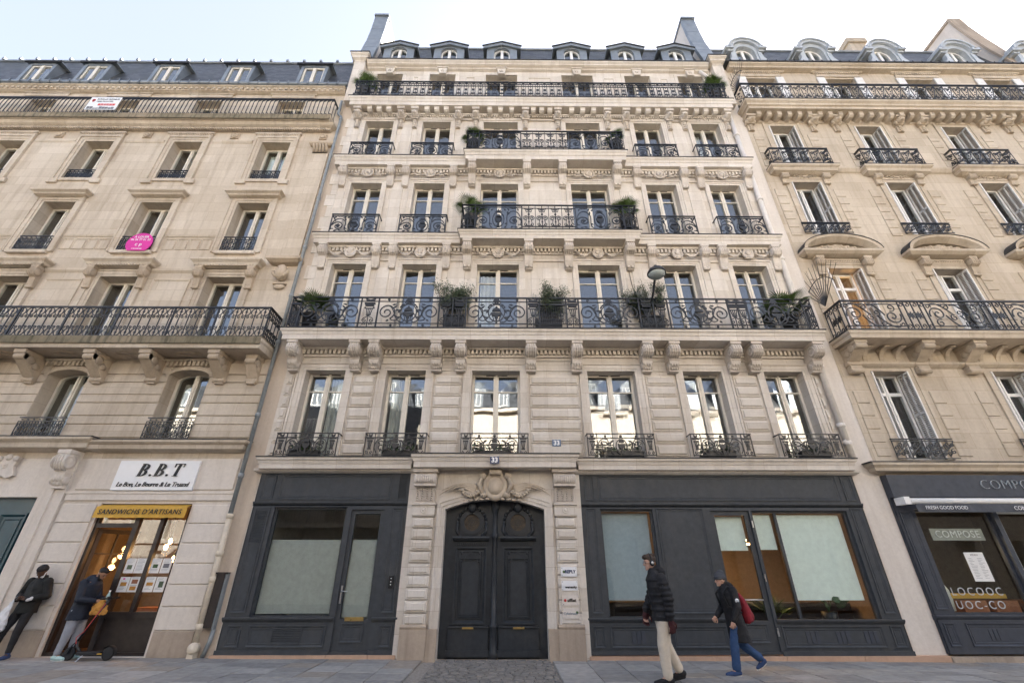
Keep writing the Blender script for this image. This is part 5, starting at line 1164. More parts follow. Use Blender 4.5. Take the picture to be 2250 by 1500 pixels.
for x, y, z in ((-8.95, .7, 2.28), (-8.55, .55, 2.0), (-9.3, 1.3, 2.45)):
    m = MB(); m.ell((x, y, z), (.045, .045, .075), 10, 6); m.cur = 1; m.tube([(x, y, z + .07), (x, y, 3.5)], .006, 5); m.lathe((x, y, z + .07), [(.025, 0), (.025, .06), (.01, .07)], 8); lo = part('pendant_bulb', m, ['lamp_warm', 'ink_black'], SF)
    pl = bpy.data.lights.new('bulb_glow', 'POINT'); pl.energy = 2.3; pl.color = (1, .5, .18); pl.shadow_soft_size = .07; po = bpy.data.objects.new('bulb_glow', pl); link(po); po.parent = lo; po.location = (Vector((x, y - .0, z - .18)) - BASE[lo]) * S
def sheet(x0, z0, w, h, y, seed, pics):
    r = random.Random(seed); o = MB(); o.box(x0, x0 + w, y, y + .004, z0, z0 + h); t = thing('notice_sheet', 'A', 'notice', (x0 + w / 2, y, z0)); part('sheet', o, 'paper', t)
    for px, pz, pw, ph, mt in pics: m = MB(); m.box(x0 + px * w, x0 + (px + pw) * w, y - .003, y, z0 + pz * h, z0 + (pz + ph) * h); part('picture', m, mt, t)
    m = MB()
    for k in range(9):
        z_ = .92 - .095 * k
        if any(pz - .04 < z_ < pz + ph + .03 for _, pz, _, ph, _ in pics): continue
        m.box(x0 + .14 * w, x0 + (.6 + .28 * r.random()) * w, y - .002, y, z0 + z_ * h, z0 + z_ * h + .006)
    if m.f: part('printed_text', m, 'ink_grey', t)
    return t
nl = [('white notice sheet with a large green-grey photo, upper row next to the open door', [(.25, .25, .5, .3, 'leaf_olive')]), ('white notice sheet with text only, upper row of the shop window', []),
      ('white notice sheet with small green photo, upper row', [(.25, .35, .5, .25, 'leaf_dark')]), ('white notice sheet with boxed grey photo, upper row by the right pier', [(.2, .35, .6, .3, 'ink_grey')]),
      ('white notice sheet with a pink dot and a food photo, lower row', [(.3, .82, .2, .1, 'magenta'), (.2, .4, .6, .25, 'bag_paper')]), ('white notice sheet with two food photos stacked, lower row', [(.2, .55, .6, .28, 'terracotta_wood'), (.2, .12, .6, .26, 'bag_paper')]),
      ('white notice sheet with a wide baguette photo, lower row', [(.2, .42, .65, .22, 'bag_paper')]), ('white notice sheet with a tall dark baguette photo, lower row by the right pier', [(.35, .3, .45, .4, 'leaf_olive')])]
for k, (lb, pics) in enumerate(nl):
    c_, r_ = k % 4, k // 4; x = (-9.40 if c_ < 2 else -8.78) + (c_ % 2) * .285
    x = [-9.365, -9.115, -8.745, -8.485][c_]
    t = sheet(x, 1.68 - r_ * .40, .235, .32, .10, k, pics); t['label'] = lb; t['group'] = 'notices taped inside the shop window'
# ================================================================ right building
RB = thing('apartment_building', 'beige stone apartment building with white louvred shutters, curved pediments and a dark blue-grey cafe front', 'building', (16, 0, 0))
RC = [11.46, 15.09, 18.75, 22.38, 26.0]; SRm, SRc = 'stone_right', 'stone_right_carved'
RF = [(4.42, 7.06, 1.12), (8.05, 10.90, 1.20), (12.45, 15.03, 1.15), (15.72, 18.34, 1.11), (19.3, 21.70, 1.38)]
hr = [(x - w / 2, x + w / 2, z0, z1) for x in RC[:4] for z0, z1, w in RF]
m = MB(); wall_holes(m, 9.98, 28, 4.0, 22.3, hr, .45); m.box(9.985, 10.02, .02, 7, 0, 22.3); RW = part('wall', m, SRm, RB)
rooms(RB, 10.0, 27.9, [4.38, 8.0, 12.4, 15.66, 19.25, 22.2], [10.1, 13.28, 16.92, 20.56, 24.2], y=.62)
bm = MB(); bm.cham(-.19, .19, .012, .373, .01, -.028, .012); BM = bm.mesh(SRm, 'block')
for x in RC[:4]:
    for sg in (-1, 1):
        for z0, z1 in ((4.5, 6.75), (8.1, 11.0), (12.35, 14.9), (15.9, 17.9)):
            n = int((z1 - z0) / .385)
            for k in range(n): put('stone_block', BM, RW, (x + sg * 1.13, 0, z0 + k * .385))
def shutter(win, x, sg, z0, z1):
    m = MB(); t = .04; xa = x + sg * .0; y0, y1 = -.06, .34
    for yy in (y0, (y0 + y1) / 2 - .02, y1 - .04): m.box(min(xa, xa - sg * t), max(xa, xa - sg * t), yy, yy + .04, z0, z1)
    for zz in (z0, (z0 + z1) * .5, z1 - .07): m.box(min(xa, xa - sg * t), max(xa, xa - sg * t), y0 + .04, y1 - .04, zz, zz + .07)
    z = z0 + .09
    while z < z1 - .1:
        for a_, b_ in ((y0 + .04, (y0 + y1) / 2 - .02), ((y0 + y1) / 2 + .02, y1 - .04)): m.grid([[(xa - sg * .004, a_, z + .03), (xa - sg * .004, b_, z + .03), (xa - sg * (t - .002), b_, z), (xa - sg * (t - .002), a_, z)], [(xa - sg * .004, a_, z + .038), (xa - sg * .004, b_, z + .038), (xa - sg * (t - .002), b_, z + .008), (xa - sg * (t - .002), a_, z + .008)]])
        z += .055
    return part('shutter', m, 'shutter_paint', win)
for i, x in enumerate(RC[:4]):
    for f, (z0, z1, w) in enumerate(RF):
        bars = (z1 - .62,) if f in (0, 1) else ()
        o = window(RB, x, w - .10, z0, z1, .36, 'white_paint', fw=.07, mid=.13, bars=bars)
        if f < 4:
            for sg in (-1, 1): shutter(o, x + sg * (w / 2 - .004), sg, z0 + .02, z1 - .02)
        else:
            for sg in (-1, 1): m = MB(); m.box(min(x + sg * w / 2, x + sg * (w / 2 + .36)), max(x + sg * w / 2, x + sg * (w / 2 + .36)), -.07, -.03, z0, z1 + .02); part('shutter', m, 'shutter_paint', o)
        a_, b_ = x - w / 2, x + w / 2; m = MB()
        if f < 4:
            for d0, d1, yy in ((0, .14, -.025), (.14, .22, -.05)): m.box(a_ - d1, a_ - d0, yy, .01, z0, z1 + d1); m.box(b_ + d0, b_ + d1, yy, .01, z0, z1 + d1); m.box(a_ - d0, b_ + d0, yy, .01, z1 + d0, z1 + d1)
        else: m.box(a_ - .3, b_ + .3, -.05, .01, z1 + .1, z1 + .34); m.moul([(0, 22.14), (.12, 22.14), (.12, 22.08), (.06, 22.04), (0, 22.03)], a_ - .35, b_ + .35); dentils(m, a_ - .32, b_ + .32, 22.04, .06, -.1, -.04, .1)
        part('window_surround', m, SRm, RB)
        if f == 0: put('window_guard', iron('vine', .43, .56), RB, (x - .86, -.10, 4.42)); [put('window_guard', iron('vine', .43, .56), RB, (x - .86 + .43 * k, -.10, 4.42)) for k in (1, 2, 3)]
        if f == 2: [put('window_guard', iron('vine', .44, .48), RB, (x - .88 + .44 * k, -.10, 12.42)) for k in range(4)]
        if f == 3:
            [put('window_guard', iron('vine', .39, .86), RB, (x - 1.17 + .39 * k, -.30, 15.76)) for k in range(6)]
            for xx in (x - 1.17, x + 1.17): put('window_guard', iron('vine', .29, .86), RB, (xx, -.30, 15.76), rad(90))
            m = MB(); m.moul([(0, 15.68), (.36, 15.68), (.36, 15.60), (.28, 15.54), (.26, 15.42), (.12, 15.36), (0, 15.34)], x - .98, x + .98); m.cur = 1; m.box(x - 1.35, x + 1.35, -.37, 0, 15.68, 15.70); part('window_cornice', m, [SRm, 'lead'], RB)
            for sg in (-1, 1): put('console', carve(slim_console, SRc, .24, .2, .5), RB, (x + sg * .8, 0, 15.36))
            put('carved_foliage', carve(foliage_relief, SRc, .5, .14), RB, (x, -.03, 15.28))
        if f == 1:   # curved pediment
            m = MB(); R_ = arc(x, 11.46, 1.36, 180, 0, 18, .64)
            m.moul([(0, 11.50), (.36, 11.50), (.36, 11.42), (.26, 11.34), (.12, 11.30), (0, 11.29)], x - 1.02, x + 1.02)
            O, I = arc(x, 11.46, 1.37, 176, 4, 18, .66), arc(x, 11.46, 1.12, 176, 4, 18, .46)
            m.grid([[(p[0], 0, p[1]), (p[0], -.38, p[1]), (p[0] * .5 + q_[0] * .5, -.36, p[1] * .6 + q_[1] * .4), (q_[0], -.16, q_[1]), (q_[0], 0, q_[1])] for p, q_ in zip(O, I)]); m.cur = 1
            m.grid([[(p[0], 0, p[1] + .002), (p[0], -.40, p[1] + .002), (p[0], -.40, p[1] + .03), (p[0], 0, p[1] + .03)] for p in O]); part('pediment', m, [SRm, 'lead'], RB)
            m = MB()
            for k in range(16): t = (k + .5) / 16 * 2 - 1; m.ell((x + t * .92, -.08, 11.60 + .14 * (1 - t * t) + .04 * (k % 2)), (.085, .08, .07 + .03 * (1 - abs(t))), 6, 5)
            m.lathe((x, -.06, 11.70), [(.17, 0), (.17, .07), (.12, .1), (.1, .06), (0, .1)], 14, 'y'); m.box(x - .62, x + .62, -.07, .01, 11.10, 11.27)
            for k in range(20): m.ell((x - .57 + .06 * k, -.07, 11.185), (.022, .03, .05), 6, 5)
            part('pediment_carving', m, SRc, RB)
            for sg in (-1, 1): put('console', carve(slim_console, SRc, .24, .24, .75), RB, (x + sg * .82, 0, 11.29))
for x0, x1 in ((12.8, 13.75), (16.44, 17.4), (20.1, 21.0)): m = MB(); m.moul([(0, 15.78), (.13, 15.78), (.13, 15.70), (.06, 15.58), (0, 15.54)], x0, x1, 0); part('string_moulding', m, SRm, RW)
# main balcony on consoles and coved brackets
m = MB(); m.moul([(0, 8.02), (.84, 8.02), (.84, 7.95), (.80, 7.90), (.78, 7.80), (0, 7.78)], 10.86, 28); m.cur = 1; m.box(10.0, 28, -.86, 0, 8.02, 8.05); RB2 = part('balcony', m, [SRm, 'lead'], RB, (16, 0, 7.78))
m = MB(); m.moul([(0, 7.30), (.16, 7.30), (.16, 7.24), (.08, 7.18), (0, 7.14)], 10.2, 28, 0); part('string_moulding', m, SRm, RB2)
def cove(w, d, h):
    m = MB(); P = [(.02, 0), (-d, 0), (-d, -.1 * h)] + [(-d * (1 - math.sin(rad(t))), -.1 * h - .9 * h * (1 - math.cos(rad(t)))) for t in range(0, 91, 15)] + [(.02, -h)]
    m.prism(P, -w / 2, w / 2); m.box(-w / 2 - .02, w / 2 + .02, -d - .03, .0, -.1 * h, .0); return m
bx = [10.40, 12.43, 13.95, 16.08, 17.6, 19.75, 21.3]
brackets(RB2, strut_console, bx, 7.78, SRc, .34, .68, .62)
for k in range(len(bx) - 1):
    n = 3 if k % 2 == 0 else 2
    for j in range(n): put('cove_bracket', carve(cove, SRm, .13, .34, .46), RB2, (bx[k] + (bx[k + 1] - bx[k]) * (j + 1) / (n + 1), 0, 7.76))
for x in bx: m = MB(); m.box(x - .17, x + .17, -.2, .0, 6.96, 7.16); m.lathe((x - .19, -.16, 7.0), [(.06, 0), (.075, .02), (.075, .36), (.06, .38)], 10, 'x'); part('corbel_foot', m, SRc, RB2)
toprail(RB2, 10.18, 25, 9.10, -.78, 0, ends=[10.18]); x = 10.18
for kind, w in (('big', 1.72), ('barpanel', .82), ('big', 1.72), ('barpanel', .82), ('big', 1.72), ('barpanel', .82), ('big', 1.72), ('barpanel', .82), ('big', 1.72)): run(RB2, kind, x, x + w, 8.06, 1.02, -.78); x += w
side_run(RB2, 'barpanel', 10.18, -.78, -.02, 8.06, 1.02)
# top balcony
m = MB(); m.moul([(0, 19.22), (.66, 19.22), (.66, 19.12), (.58, 19.04), (.58, 18.94), (.52, 18.90), (.52, 18.78), (0, 18.76)], 10.5, 28); m.cur = 1; m.box(9.84, 28, -.68, 0, 19.22, 19.25); RB5 = part('balcony', m, [SRm, 'lead'], RB, (16, 0, 18.76))
k = 0; x = 10.42
while x < 25.5: put('modillion', carve(modillion, SRm, .17, .40, .24), RB5, (x, 0, 18.76)); x += .43
brackets(RB5, face_console, [v for c in RC[:4] for v in (c - 1.34, c + 1.32)], 18.70, SRc, .34, .34, .78)
m = MB(); m.moul([(0, 18.6), (.06, 18.6), (.06, 18.54), (0, 18.5)], 10.2, 28, 0); part('string_moulding', m, SRm, RB5)
toprail(RB5, 9.92, 27, 20.34, -.6, 0, ends=[9.92]); run(RB5, 'vine', 9.92, 27, 19.27, 1.05, -.6, unit=.36); side_run(RB5, 'vine', 9.92, -.6, -.02, 19.27, 1.05)
# fans of spikes guarding the balcony ends
for z, y, s_ in ((9.12, -.42, 1.0), (20.36, -.30, .85)):
    m = MB()
    for k in range(11): a_ = rad(48 + k * 9.5); m.tube([(9.98, y, z), (9.98, y + 1.25 * s_ * math.cos(a_), z + 1.55 * s_ * math.sin(a_))], [.016, .006], 5)
    m.tube([(9.98, y + .8 * s_ * math.cos(rad(t)), z + .95 * s_ * math.sin(rad(t))) for t in range(45, 150, 8)], .014, 5); part('spike_fan', m, 'iron', RB)
# roof
m = MB(); m.moul([(0, 22.36), (.36, 22.36), (.36, 22.28), (.26, 22.22), (.24, 22.14), (0, 22.12)], 10.05, 23.9, 0); m.cur = 1; m.box(9.9, 24.0, -.40, .2, 22.36, 22.44)
for k in range(34): m.box(10.1 + k * .42, 10.13 + k * .42, -.42, -.36, 22.36, 22.46)
part('cornice', m, [SRm, 'lead'], RB)
m = MB(); m.poly([(9.9, .1, 22.42), (28, .1, 22.42), (28, .9, 25.5), (9.9, .9, 25.5)]); m.poly([(9.9, .9, 25.5), (28, .9, 25.5), (28, 7, 26.5), (9.9, 7, 26.5)]); m.poly([(9.9, 7, 26.5), (28, 7, 26.5), (28, 12, 22), (9.9, 12, 22)]); m.cur = 1; m.tube([(9.9, .88, 25.52), (28, .88, 25.52)], .06, 6); RR = part('roof', m, ['slate', 'zinc'], RB)
m = MB(); m.box(10, 27, 1.0, 1.05, 22.0, 25.3); part('attic_interior', m, 'plaster_dark', RB)
for x in (11.2, 14.5, 17.85, 21.4, 24.9):
    m = MB(); zs, w = 23.55, .46; y0 = -.12
    P = [(x - w, 22.42), (x - w, zs)] + arc(x, zs, w, 180, 0, 12, .50)[1:-1] + [(x + w, zs), (x + w, 22.42), (x + .62, 22.42), (x + .62, zs + .25)] + arc(x, zs + .2, .62, 0, 180, 12, .60)[1:-1] + [(x - .62, zs + .25), (x - .62, 22.42)]
    m.grid([[(a_, y0, b_) for a_, b_ in P], [(a_, y0 + .3, b_) for a_, b_ in P]])
    for r0, r1, yy in ((.60, .74, -.24), (.74, .82, -.30)):
        O, I = arc(x, zs + .16, r1, 178, 2, 16, r1 * .98), arc(x, zs + .16, r0, 178, 2, 16, r0 * .98); m.grid([[(p[0], .5, p[1]), (p[0], yy, p[1]), (q_[0], yy, q_[1]), (q_[0], .5, q_[1])] for p, q_ in zip(O, I)])
    for sg in (-1, 1):
        m.box(min(x + sg * .60, x + sg * .98), max(x + sg * .60, x + sg * .98), -.30, .6, zs + .10, zs + .26); m.box(min(x + sg * .60, x + sg * .88), max(x + sg * .60, x + sg * .88), -.2, .6, zs - .02, zs + .10)
        m.xz([(x + sg * .55, zs + .02), (x + sg * .72, zs - .1), (x + sg * .76, 23.1), (x + sg * .98, 22.7), (x + sg * 1.04, 22.42), (x + sg * .55, 22.42)][::sg], y0 - .05, y0 + .12); m.lathe((x + sg * .9, y0 - .05, 22.58), [(.13, 0), (.13, .03), (.08, .04), (.03, .05)], 12, 'y')
    DM = part('dormer', m, 'zinc_light', RR)
    wm = MB(); Q = [(x - w, 22.42), (x - w, zs)] + arc(x, zs, w, 180, 0, 12, .5)[1:-1] + [(x + w, zs), (x + w, 22.42), (x + w - .09, 22.42), (x + w - .09, zs)] + arc(x, zs, w - .09, 0, 180, 12, .41)[1:-1] + [(x - w + .09, zs), (x - w + .09, 22.42)]
    wm.xz(Q, y0 + .2, y0 + .28); wm.box(x - .06, x + .06, y0 + .18, y0 + .27, 22.42, zs + .43); part('dormer_window', wm, 'white_paint', RR); q = MB(); q.xz([(x - w + .05, 22.42), (x - w + .05, zs)] + arc(x, zs, w - .06, 180, 0, 10, .44)[1:-1] + [(x + w - .05, zs), (x + w - .05, 22.42)], y0 + .24, y0 + .246); part('pane', q, 'glass', RR)
m = MB(); m.prism([(.0, 22.3), (.0, 22.9), (.10, 23.6), (.30, 24.6), (.52, 26.1), (.70, 27.6), (.78, 28.3), (9, 27.9), (9, 22)], 24.0, 24.55); m.cur = 1; m.prism([(-.05, 22.9), (.05, 23.6), (.25, 24.6), (.47, 26.1), (.65, 27.6), (.70, 28.45), (9, 28.1), (9, 27.88), (.80, 28.28), (.74, 27.6), (.56, 26.1), (.34, 24.6), (.14, 23.6), (.04, 22.9)], 23.93, 24.62); part('fire_wall', m, ['render_white', 'stone_base'], RB)
m = MB(); m.box(18.7, 19.6, 1.5, 2.6, 24.5, 27.7); m.box(18.6, 19.7, 1.4, 2.7, 27.5, 27.85); part('chimney', m, 'stone_right', RB)
m = MB(); m.lathe((18.4, 1.9, 26.2), [(.14, 0), (.12, .5), (.15, .52), (.15, .58)], 10); part('chimney_pot', m, 'terracotta_wood', RB)
# lit room behind the second-floor window
m = MB(); m.ell((11.9, 1.9, 10.5), (.16, .16, .1), 10, 6); lo = part('ceiling_lamp', m, 'lamp_warm', RB)
pl = bpy.data.lights.new('ceiling_lamp_glow', 'POINT'); pl.energy = 22; pl.color = (1, .55, .22); pl.shadow_soft_size = .15; po = bpy.data.objects.new('ceiling_lamp_glow', pl); link(po); po.parent = lo; po.location = (Vector((11.9, 1.7, 10.2)) - BASE[lo]) * S
# cafe front
B_ = 'shop_blue'
m = MB(); wall_holes(m, 10.0, 16.5, .06, 3.98, [(10.5, 12.5, .80, 3.14), (12.62, 15.5, .2, 3.14)], .25, -.06); m.box(10.0, 10.02, -.06, .3, .06, 3.98); CF = part('cafe_front', m, B_, RB)
m = MB(); m.moul([(0, 4.28), (.34, 4.28), (.34, 4.22), (.26, 4.16), (.24, 4.08), (.1, 4.04), (0, 4.0)], 10.0, 28, 1); m.cur = 1; m.box(9.62, 28, -.35, 0, 4.28, 4.31); part('cornice', m, [SRm, 'lead'], RB)
glazing(CF, 10.5, 12.5, .80, 3.14, .08, B_, .06); glazing(CF, 12.62, 15.5, .2, 3.14, .06, 'zinc_light', .1)
m = MB(); m.box(10.0, 16.4, -.20, -.06, 3.42, 3.98); part('fascia', m, B_, CF)
for a_, b_, c_, d_ in ((10.08, 10.40, .92, 3.1), (10.10, 10.36, .2, .66), (10.62, 12.4, .2, .66)): fpanel(CF, a_, b_, c_, d_, -.06, B_)
ledge(9.98, 12.58, .76, CF, B_)
for a_ in (11.1, 12.0): m = MB(); [m.box(a_ + k * .10, a_ + k * .10 + .08, -.072, -.06, .32, .54) for k in range(3)]; part('air_grille', m, B_, CF)
m = MB(); m.box(9.96, 28, -.14, .2, -.25, .02); part('threshold_stone', m, 'stone_base', RB)
interior(10.1, 16.4, .0, 3.6, 4.5, 'plaster_dark', 'wood_floor', CF)
m = MB(); m.box(10.2, 12.5, .55, .85, 1.12, 1.22); part('window_bar', m, 'ochre', CF)
# awning cassette and valance
m = MB(); m.lathe((10.18, -.34, 3.30), [(.0, 0), (.075, .005), (.075, 6.2), (0, 6.21)], 10, 'x'); m.box(10.05, 10.2, -.42, -.1, 3.22, 3.40); AWN = part('awning_cassette', m, 'white_paint', CF)
m = MB(); n = 40; m.grid([[(10.28 + 6 * k / n, -.42, 3.23) for k in range(n + 1)], [(10.28 + 6 * k / n, -.43 + .012 * math.sin(k * 1.3), 3.03) for k in range(n + 1)]], closed=False); VL = part('valance', m, B_, CF)
q = text_mb('FRESH GOOD FOOD', .115, .004, spacing=1.0); shift(q, 11.02, -.45, 3.13); part('valance_lettering', q, 'sign_white', VL)
q = text_mb('COMPOSE', .13, .004, spacing=1.0, align='LEFT'); shift(q, 12.72, -.45, 3.12); part('valance_lettering', q, 'sign_white', VL)
wl = thing('wicker_lamp', 'pale woven dome lamp standing inside the cafe window', 'lamp', (10.95, .75, 1.22)); m = MB(); m.lathe((10.95, .75, 1.2), [(.24, -.35), (.26, -.1), (.25, .1), (.18, .26), (.06, .34), (.01, .35)], 18); part('shade', m, 'curtain', wl); m = MB(); m.lathe((10.95, .75, .0), [(.14, 0), (.14, .03), (.02, .04), (.02, .9)], 12); part('stand', m, 'brown_wood', wl)
pl = bpy.data.lights.new('cafe_fill_light', 'POINT'); pl.energy = 4; pl.color = (1, .72, .42); pl.shadow_soft_size = .12; po = bpy.data.objects.new('cafe_fill_light', pl); link(po); po.parent = wl; po.location = (Vector((11.4, 1.1, 2.2)) - BASE[wl]) * S  # added point light brightening the cafe, set apart from the wicker lamp
for k in range(3): m = MB(); m.box(12.8 + k * .9, 13.5 + k * .9, 2.2, 2.8, .0, 1.0); part('cafe_counter', m, 'terracotta_wood', CF)
# ---------------------------------------------------------------- signs
def sign(name, label, cat, loc, group=None): return thing(name, label, cat, loc, group)
t = sign('fascia_lettering', 'raised grey letters spelling COMPOSE on the blue-grey cafe fascia', 'lettering', (13.35, -.2, 3.6))
q = text_mb('COMPOSE', .34, .03, spacing=1.12, align='LEFT', weight=-.012); shift(q, 12.38, -.218, 3.72); part('letters', q, 'zinc_light', t)
t = sign('hanging_sign', 'pale glass sign reading COMPOSE hanging inside the cafe window', 'sign', (11.6, .2, 2.4)); m = MB(); m.box(10.92, 12.28, .2, .215, 2.42, 2.70); part('sign_board', m, 'frosted_film', t)
q = text_mb('COMPOSE', .24, .012, spacing=1.08); shift(q, 11.6, .19, 2.56); part('letters', q, 'sign_white', t)
t = sign('menu_sheet', 'white printed menu fixed to the cafe window', 'menu', (11.68, .05, 1.5)); m = MB(); m.box(11.42, 11.90, .06, .066, 1.50, 2.14); part('sheet', m, 'paper', t)
q = text_mb('MENU', .055, .003, spacing=1.4); shift(q, 11.66, .056, 2.08); part('letters', q, 'ink_grey', t); m = MB(); r = random.Random(3)
for k in range(14): m.box(11.48, 11.48 + r.uniform(.06, .16), .057, .06, 2.0 - .033 * k, 2.006 - .033 * k); m.box(11.70, 11.70 + r.uniform(.06, .16), .057, .06, 2.0 - .033 * k, 2.006 - .033 * k)
part('printed_text', m, 'ink_grey', t)
t = sign('window_lettering', 'two rows of grey round letters stuck along the bottom of the cafe window', 'lettering', (11.5, .08, .9))
for row, (txt, z) in enumerate((('LOCOOC', 1.28), ('UOC-CO', 1.0))): q = text_mb(txt, .24, .006, spacing=1.35, align='LEFT'); shift(q, 10.72, .074, z); part('letter_row', q, 'zinc_light', t)
t = sign('shop_sign', 'white signboard reading B.B.T Le Bon, Le Beurre & Le Truand above the sandwich shop', 'sign', (-9.27, -.05, 3.58)); m = MB(); m.box(-10.33, -8.22, -.10, -.045, 3.58, 4.33); part('sign_board', m, 'sign_white', t)
def didone(ch, h):                # heavy italic letters with hairline serifs
    m = MB(); w = h * .72
    if ch == 'B':
        m.xz([(.10 * w, 0), (.36 * w, 0), (.36 * w, h), (.10 * w, h)], -.015, .015)
        for z0, z1, rx in ((.0, .52 * h, .60), (.48 * h, h, .54)):
            O, I = arc(.40 * w, (z0 + z1) / 2, rx * w, 90, -90, 14, (z1 - z0) / 2), arc(.40 * w, (z0 + z1) / 2, (rx - .27) * w, -90, 90, 14, (z1 - z0) / 2 - .035 * h); m.xz(O + I, -.015, .015)
        m.xz([(0, 0), (.42 * w, 0), (.42 * w, .03 * h), (0, .03 * h)], -.016, .016); m.xz([(0, .97 * h), (.42 * w, .97 * h), (.42 * w, h), (0, h)], -.016, .016)
    elif ch == 'T':
        m.xz([(.40 * w, 0), (.66 * w, 0), (.66 * w, h), (.40 * w, h)], -.015, .015); m.xz([(.22 * w, 0), (.84 * w, 0), (.84 * w, .03 * h), (.22 * w, .03 * h)], -.016, .016); m.xz([(.0, .96 * h), (1.06 * w, .96 * h), (1.06 * w, h), (0, h)], -.016, .016)
        for x in (0, 1.0 * w): m.xz([(x, .72 * h), (x + .05 * w, .72 * h), (x + .07 * w, h), (x - .02 * w, h)], -.016, .016)
    else: m.xz(arc(.15 * w, .08 * h, .085 * h, 0, 360, 12)[:-1], -.015, .015)
    m.v = [(x + z * .24, y, z) for x, y, z in m.v]; return m
xx = -9.78
for ch, adv in (('B', .31), ('.', .13), ('B', .31), ('.', .13), ('T', .3)): q = didone(ch, .32); shift(q, xx, -.115, 3.93); part('letter', q, 'ink_black', t); xx += adv
q = text_mb('Le Bon, Le Beurre & Le Truand', .155, .012, shear=.28, spacing=.95, weight=.002); shift(q, -9.28, -.107, 3.72); part('small_letters', q, 'ink_black', t)
t = sign('letting_sign', 'round magenta A LOUER letting sign hung on a third-floor window guard', 'sign', (-12.76, -.15, 11.38)); m = MB(); P = [p for p in arc(-12.74, 11.68, .44, 0, 360, 36)[:-1] if p[1] > 11.40] ; P = [p for p in arc(-12.74, 11.72, .44, -48, 228, 32)]; m.xz(P, -.16, -.145); part('sign_disc', m, 'magenta', t)
for txt, z, s_ in (('À LOUER', 11.98, .12), ('06 26 77 01 33', 11.86, .11), ('c p', 11.66, .2), ('C PROPERTIES', 11.47, .055)): q = text_mb(txt, s_, .004, weight=.002); shift(q, -12.74, -.163, z); part('letters', q, 'sign_white', t)
t = sign('office_banner', 'white banner with red logo BUREAUX FLEXIBLES tied to the top balcony railing', 'banner', (-16.8, -.46, 18.4)); m = MB(); m.box(-17.42, -16.16, -.465, -.452, 18.42, 19.22); part('banner_cloth', m, 'sign_white', t)
for txt, z, s_, mt, dx in (('BUREAUX FLEXIBLES', 19.08, .10, 'ink_black', .12), ('100% PRIVATIFS', 18.94, .10, 'ink_black', .02)): q = text_mb(txt, s_, .004, weight=.002); shift(q, -16.8 + dx, -.468, z); part('letters', q, mt, t)
m = MB(); m.box(-16.98, -16.28, -.47, -.466, 18.68, 18.80); part('phone_strip', m, 'sign_red', t); q = text_mb('01 87 66 65 13', .085, .003); shift(q, -16.63, -.4725, 18.74); part('letters', q, 'sign_white', t)
m = MB(); m.lathe((-17.26, -.466, 19.02), [(.075, 0), (.075, .004), (.045, .004), (.045, 0)], 14, 'y'); m.xz([(-17.32, 19.0), (-17.26, 18.88), (-17.2, 19.0)], -.47, -.466); part('pin_logo', m, 'sign_red', t)
m = MB(); r = random.Random(2)
for k in range(9): a_ = -17.36 + k * .125; m.box(a_, a_ + .11, -.47, -.466, 18.46, 18.46 + r.uniform(.06, .16))
part('skyline_print', m, 'ink_grey', t)
def plate(label, x, y, z, mat, w=.24): 
    t = sign('number_plate', label, 'number plate', (x, y, z - .09)); m = MB(); m.box(x - w / 2, x + w / 2, y - .02, y, z - .09, z + .09); part('enamel_plate', m, mat, t); q = text_mb('33', .17, .004, weight=.006); shift(q, x, y - .023, z - .005); part('digits', q, 'sign_white', t)
plate('dark blue enamel number 33 on the cornice above the carriage door', -.35, -.58, 4.26, 'sign_blue'); plate('faded blue number 33 plate on the wall beside a first-floor window', 1.33, -.07, 4.84, 'sign_blue_faded')
for k, (txt, mt, lb, z) in enumerate((('REPLY', 'sign_blue', 'white plaque with green mark and blue REPLY lettering, top of four', 1.71), ('wemanity', 'ink_black', 'white plaque with small black wemanity lettering', 1.42), ('sifflet', 'ink_black', 'clear plaque with pink dot and bold black sifflet lettering', 1.12), ('Cybeletech', 'sign_blue_faded', 'clear plaque with thin blue lettering and green dot, lowest of four', .86))):
    t = sign('name_plaque', lb, 'plaque', (1.45, -.2, z - .09), 'name plaques beside the carriage door'); m = MB(); m.box(1.27, 1.65, -.222, -.203, z - .10, z + .10); part('plaque_board', m, 'sign_white' if k < 2 else 'render_white', t)
    q = text_mb(txt, .095 if k in (0, 2) else .07, .004, weight=.003 if k != 3 else 0); shift(q, 1.49 if k != 3 else 1.45, -.226, z - (.03 if k == 1 else 0)); part('letters', q, mt, t)
    if k != 1: m = MB(); m.lathe((1.34 if k != 3 else 1.60, -.222, z + (.02 if k == 3 else 0)), [(.03, 0), (.03, .004), (0, .004)], 10, 'y'); part('logo_mark', m, ('leaf_palm', '', 'sign_red', 'leaf_palm')[k], t)
    m = MB(); [m.lathe((a_, -.222, b_), [(.009, 0), (.009, .008), (0, .009)], 6, 'y') for a_ in (1.295, 1.625) for b_ in (z - .078, z + .078)]; part('screws', m, 'steel', t)
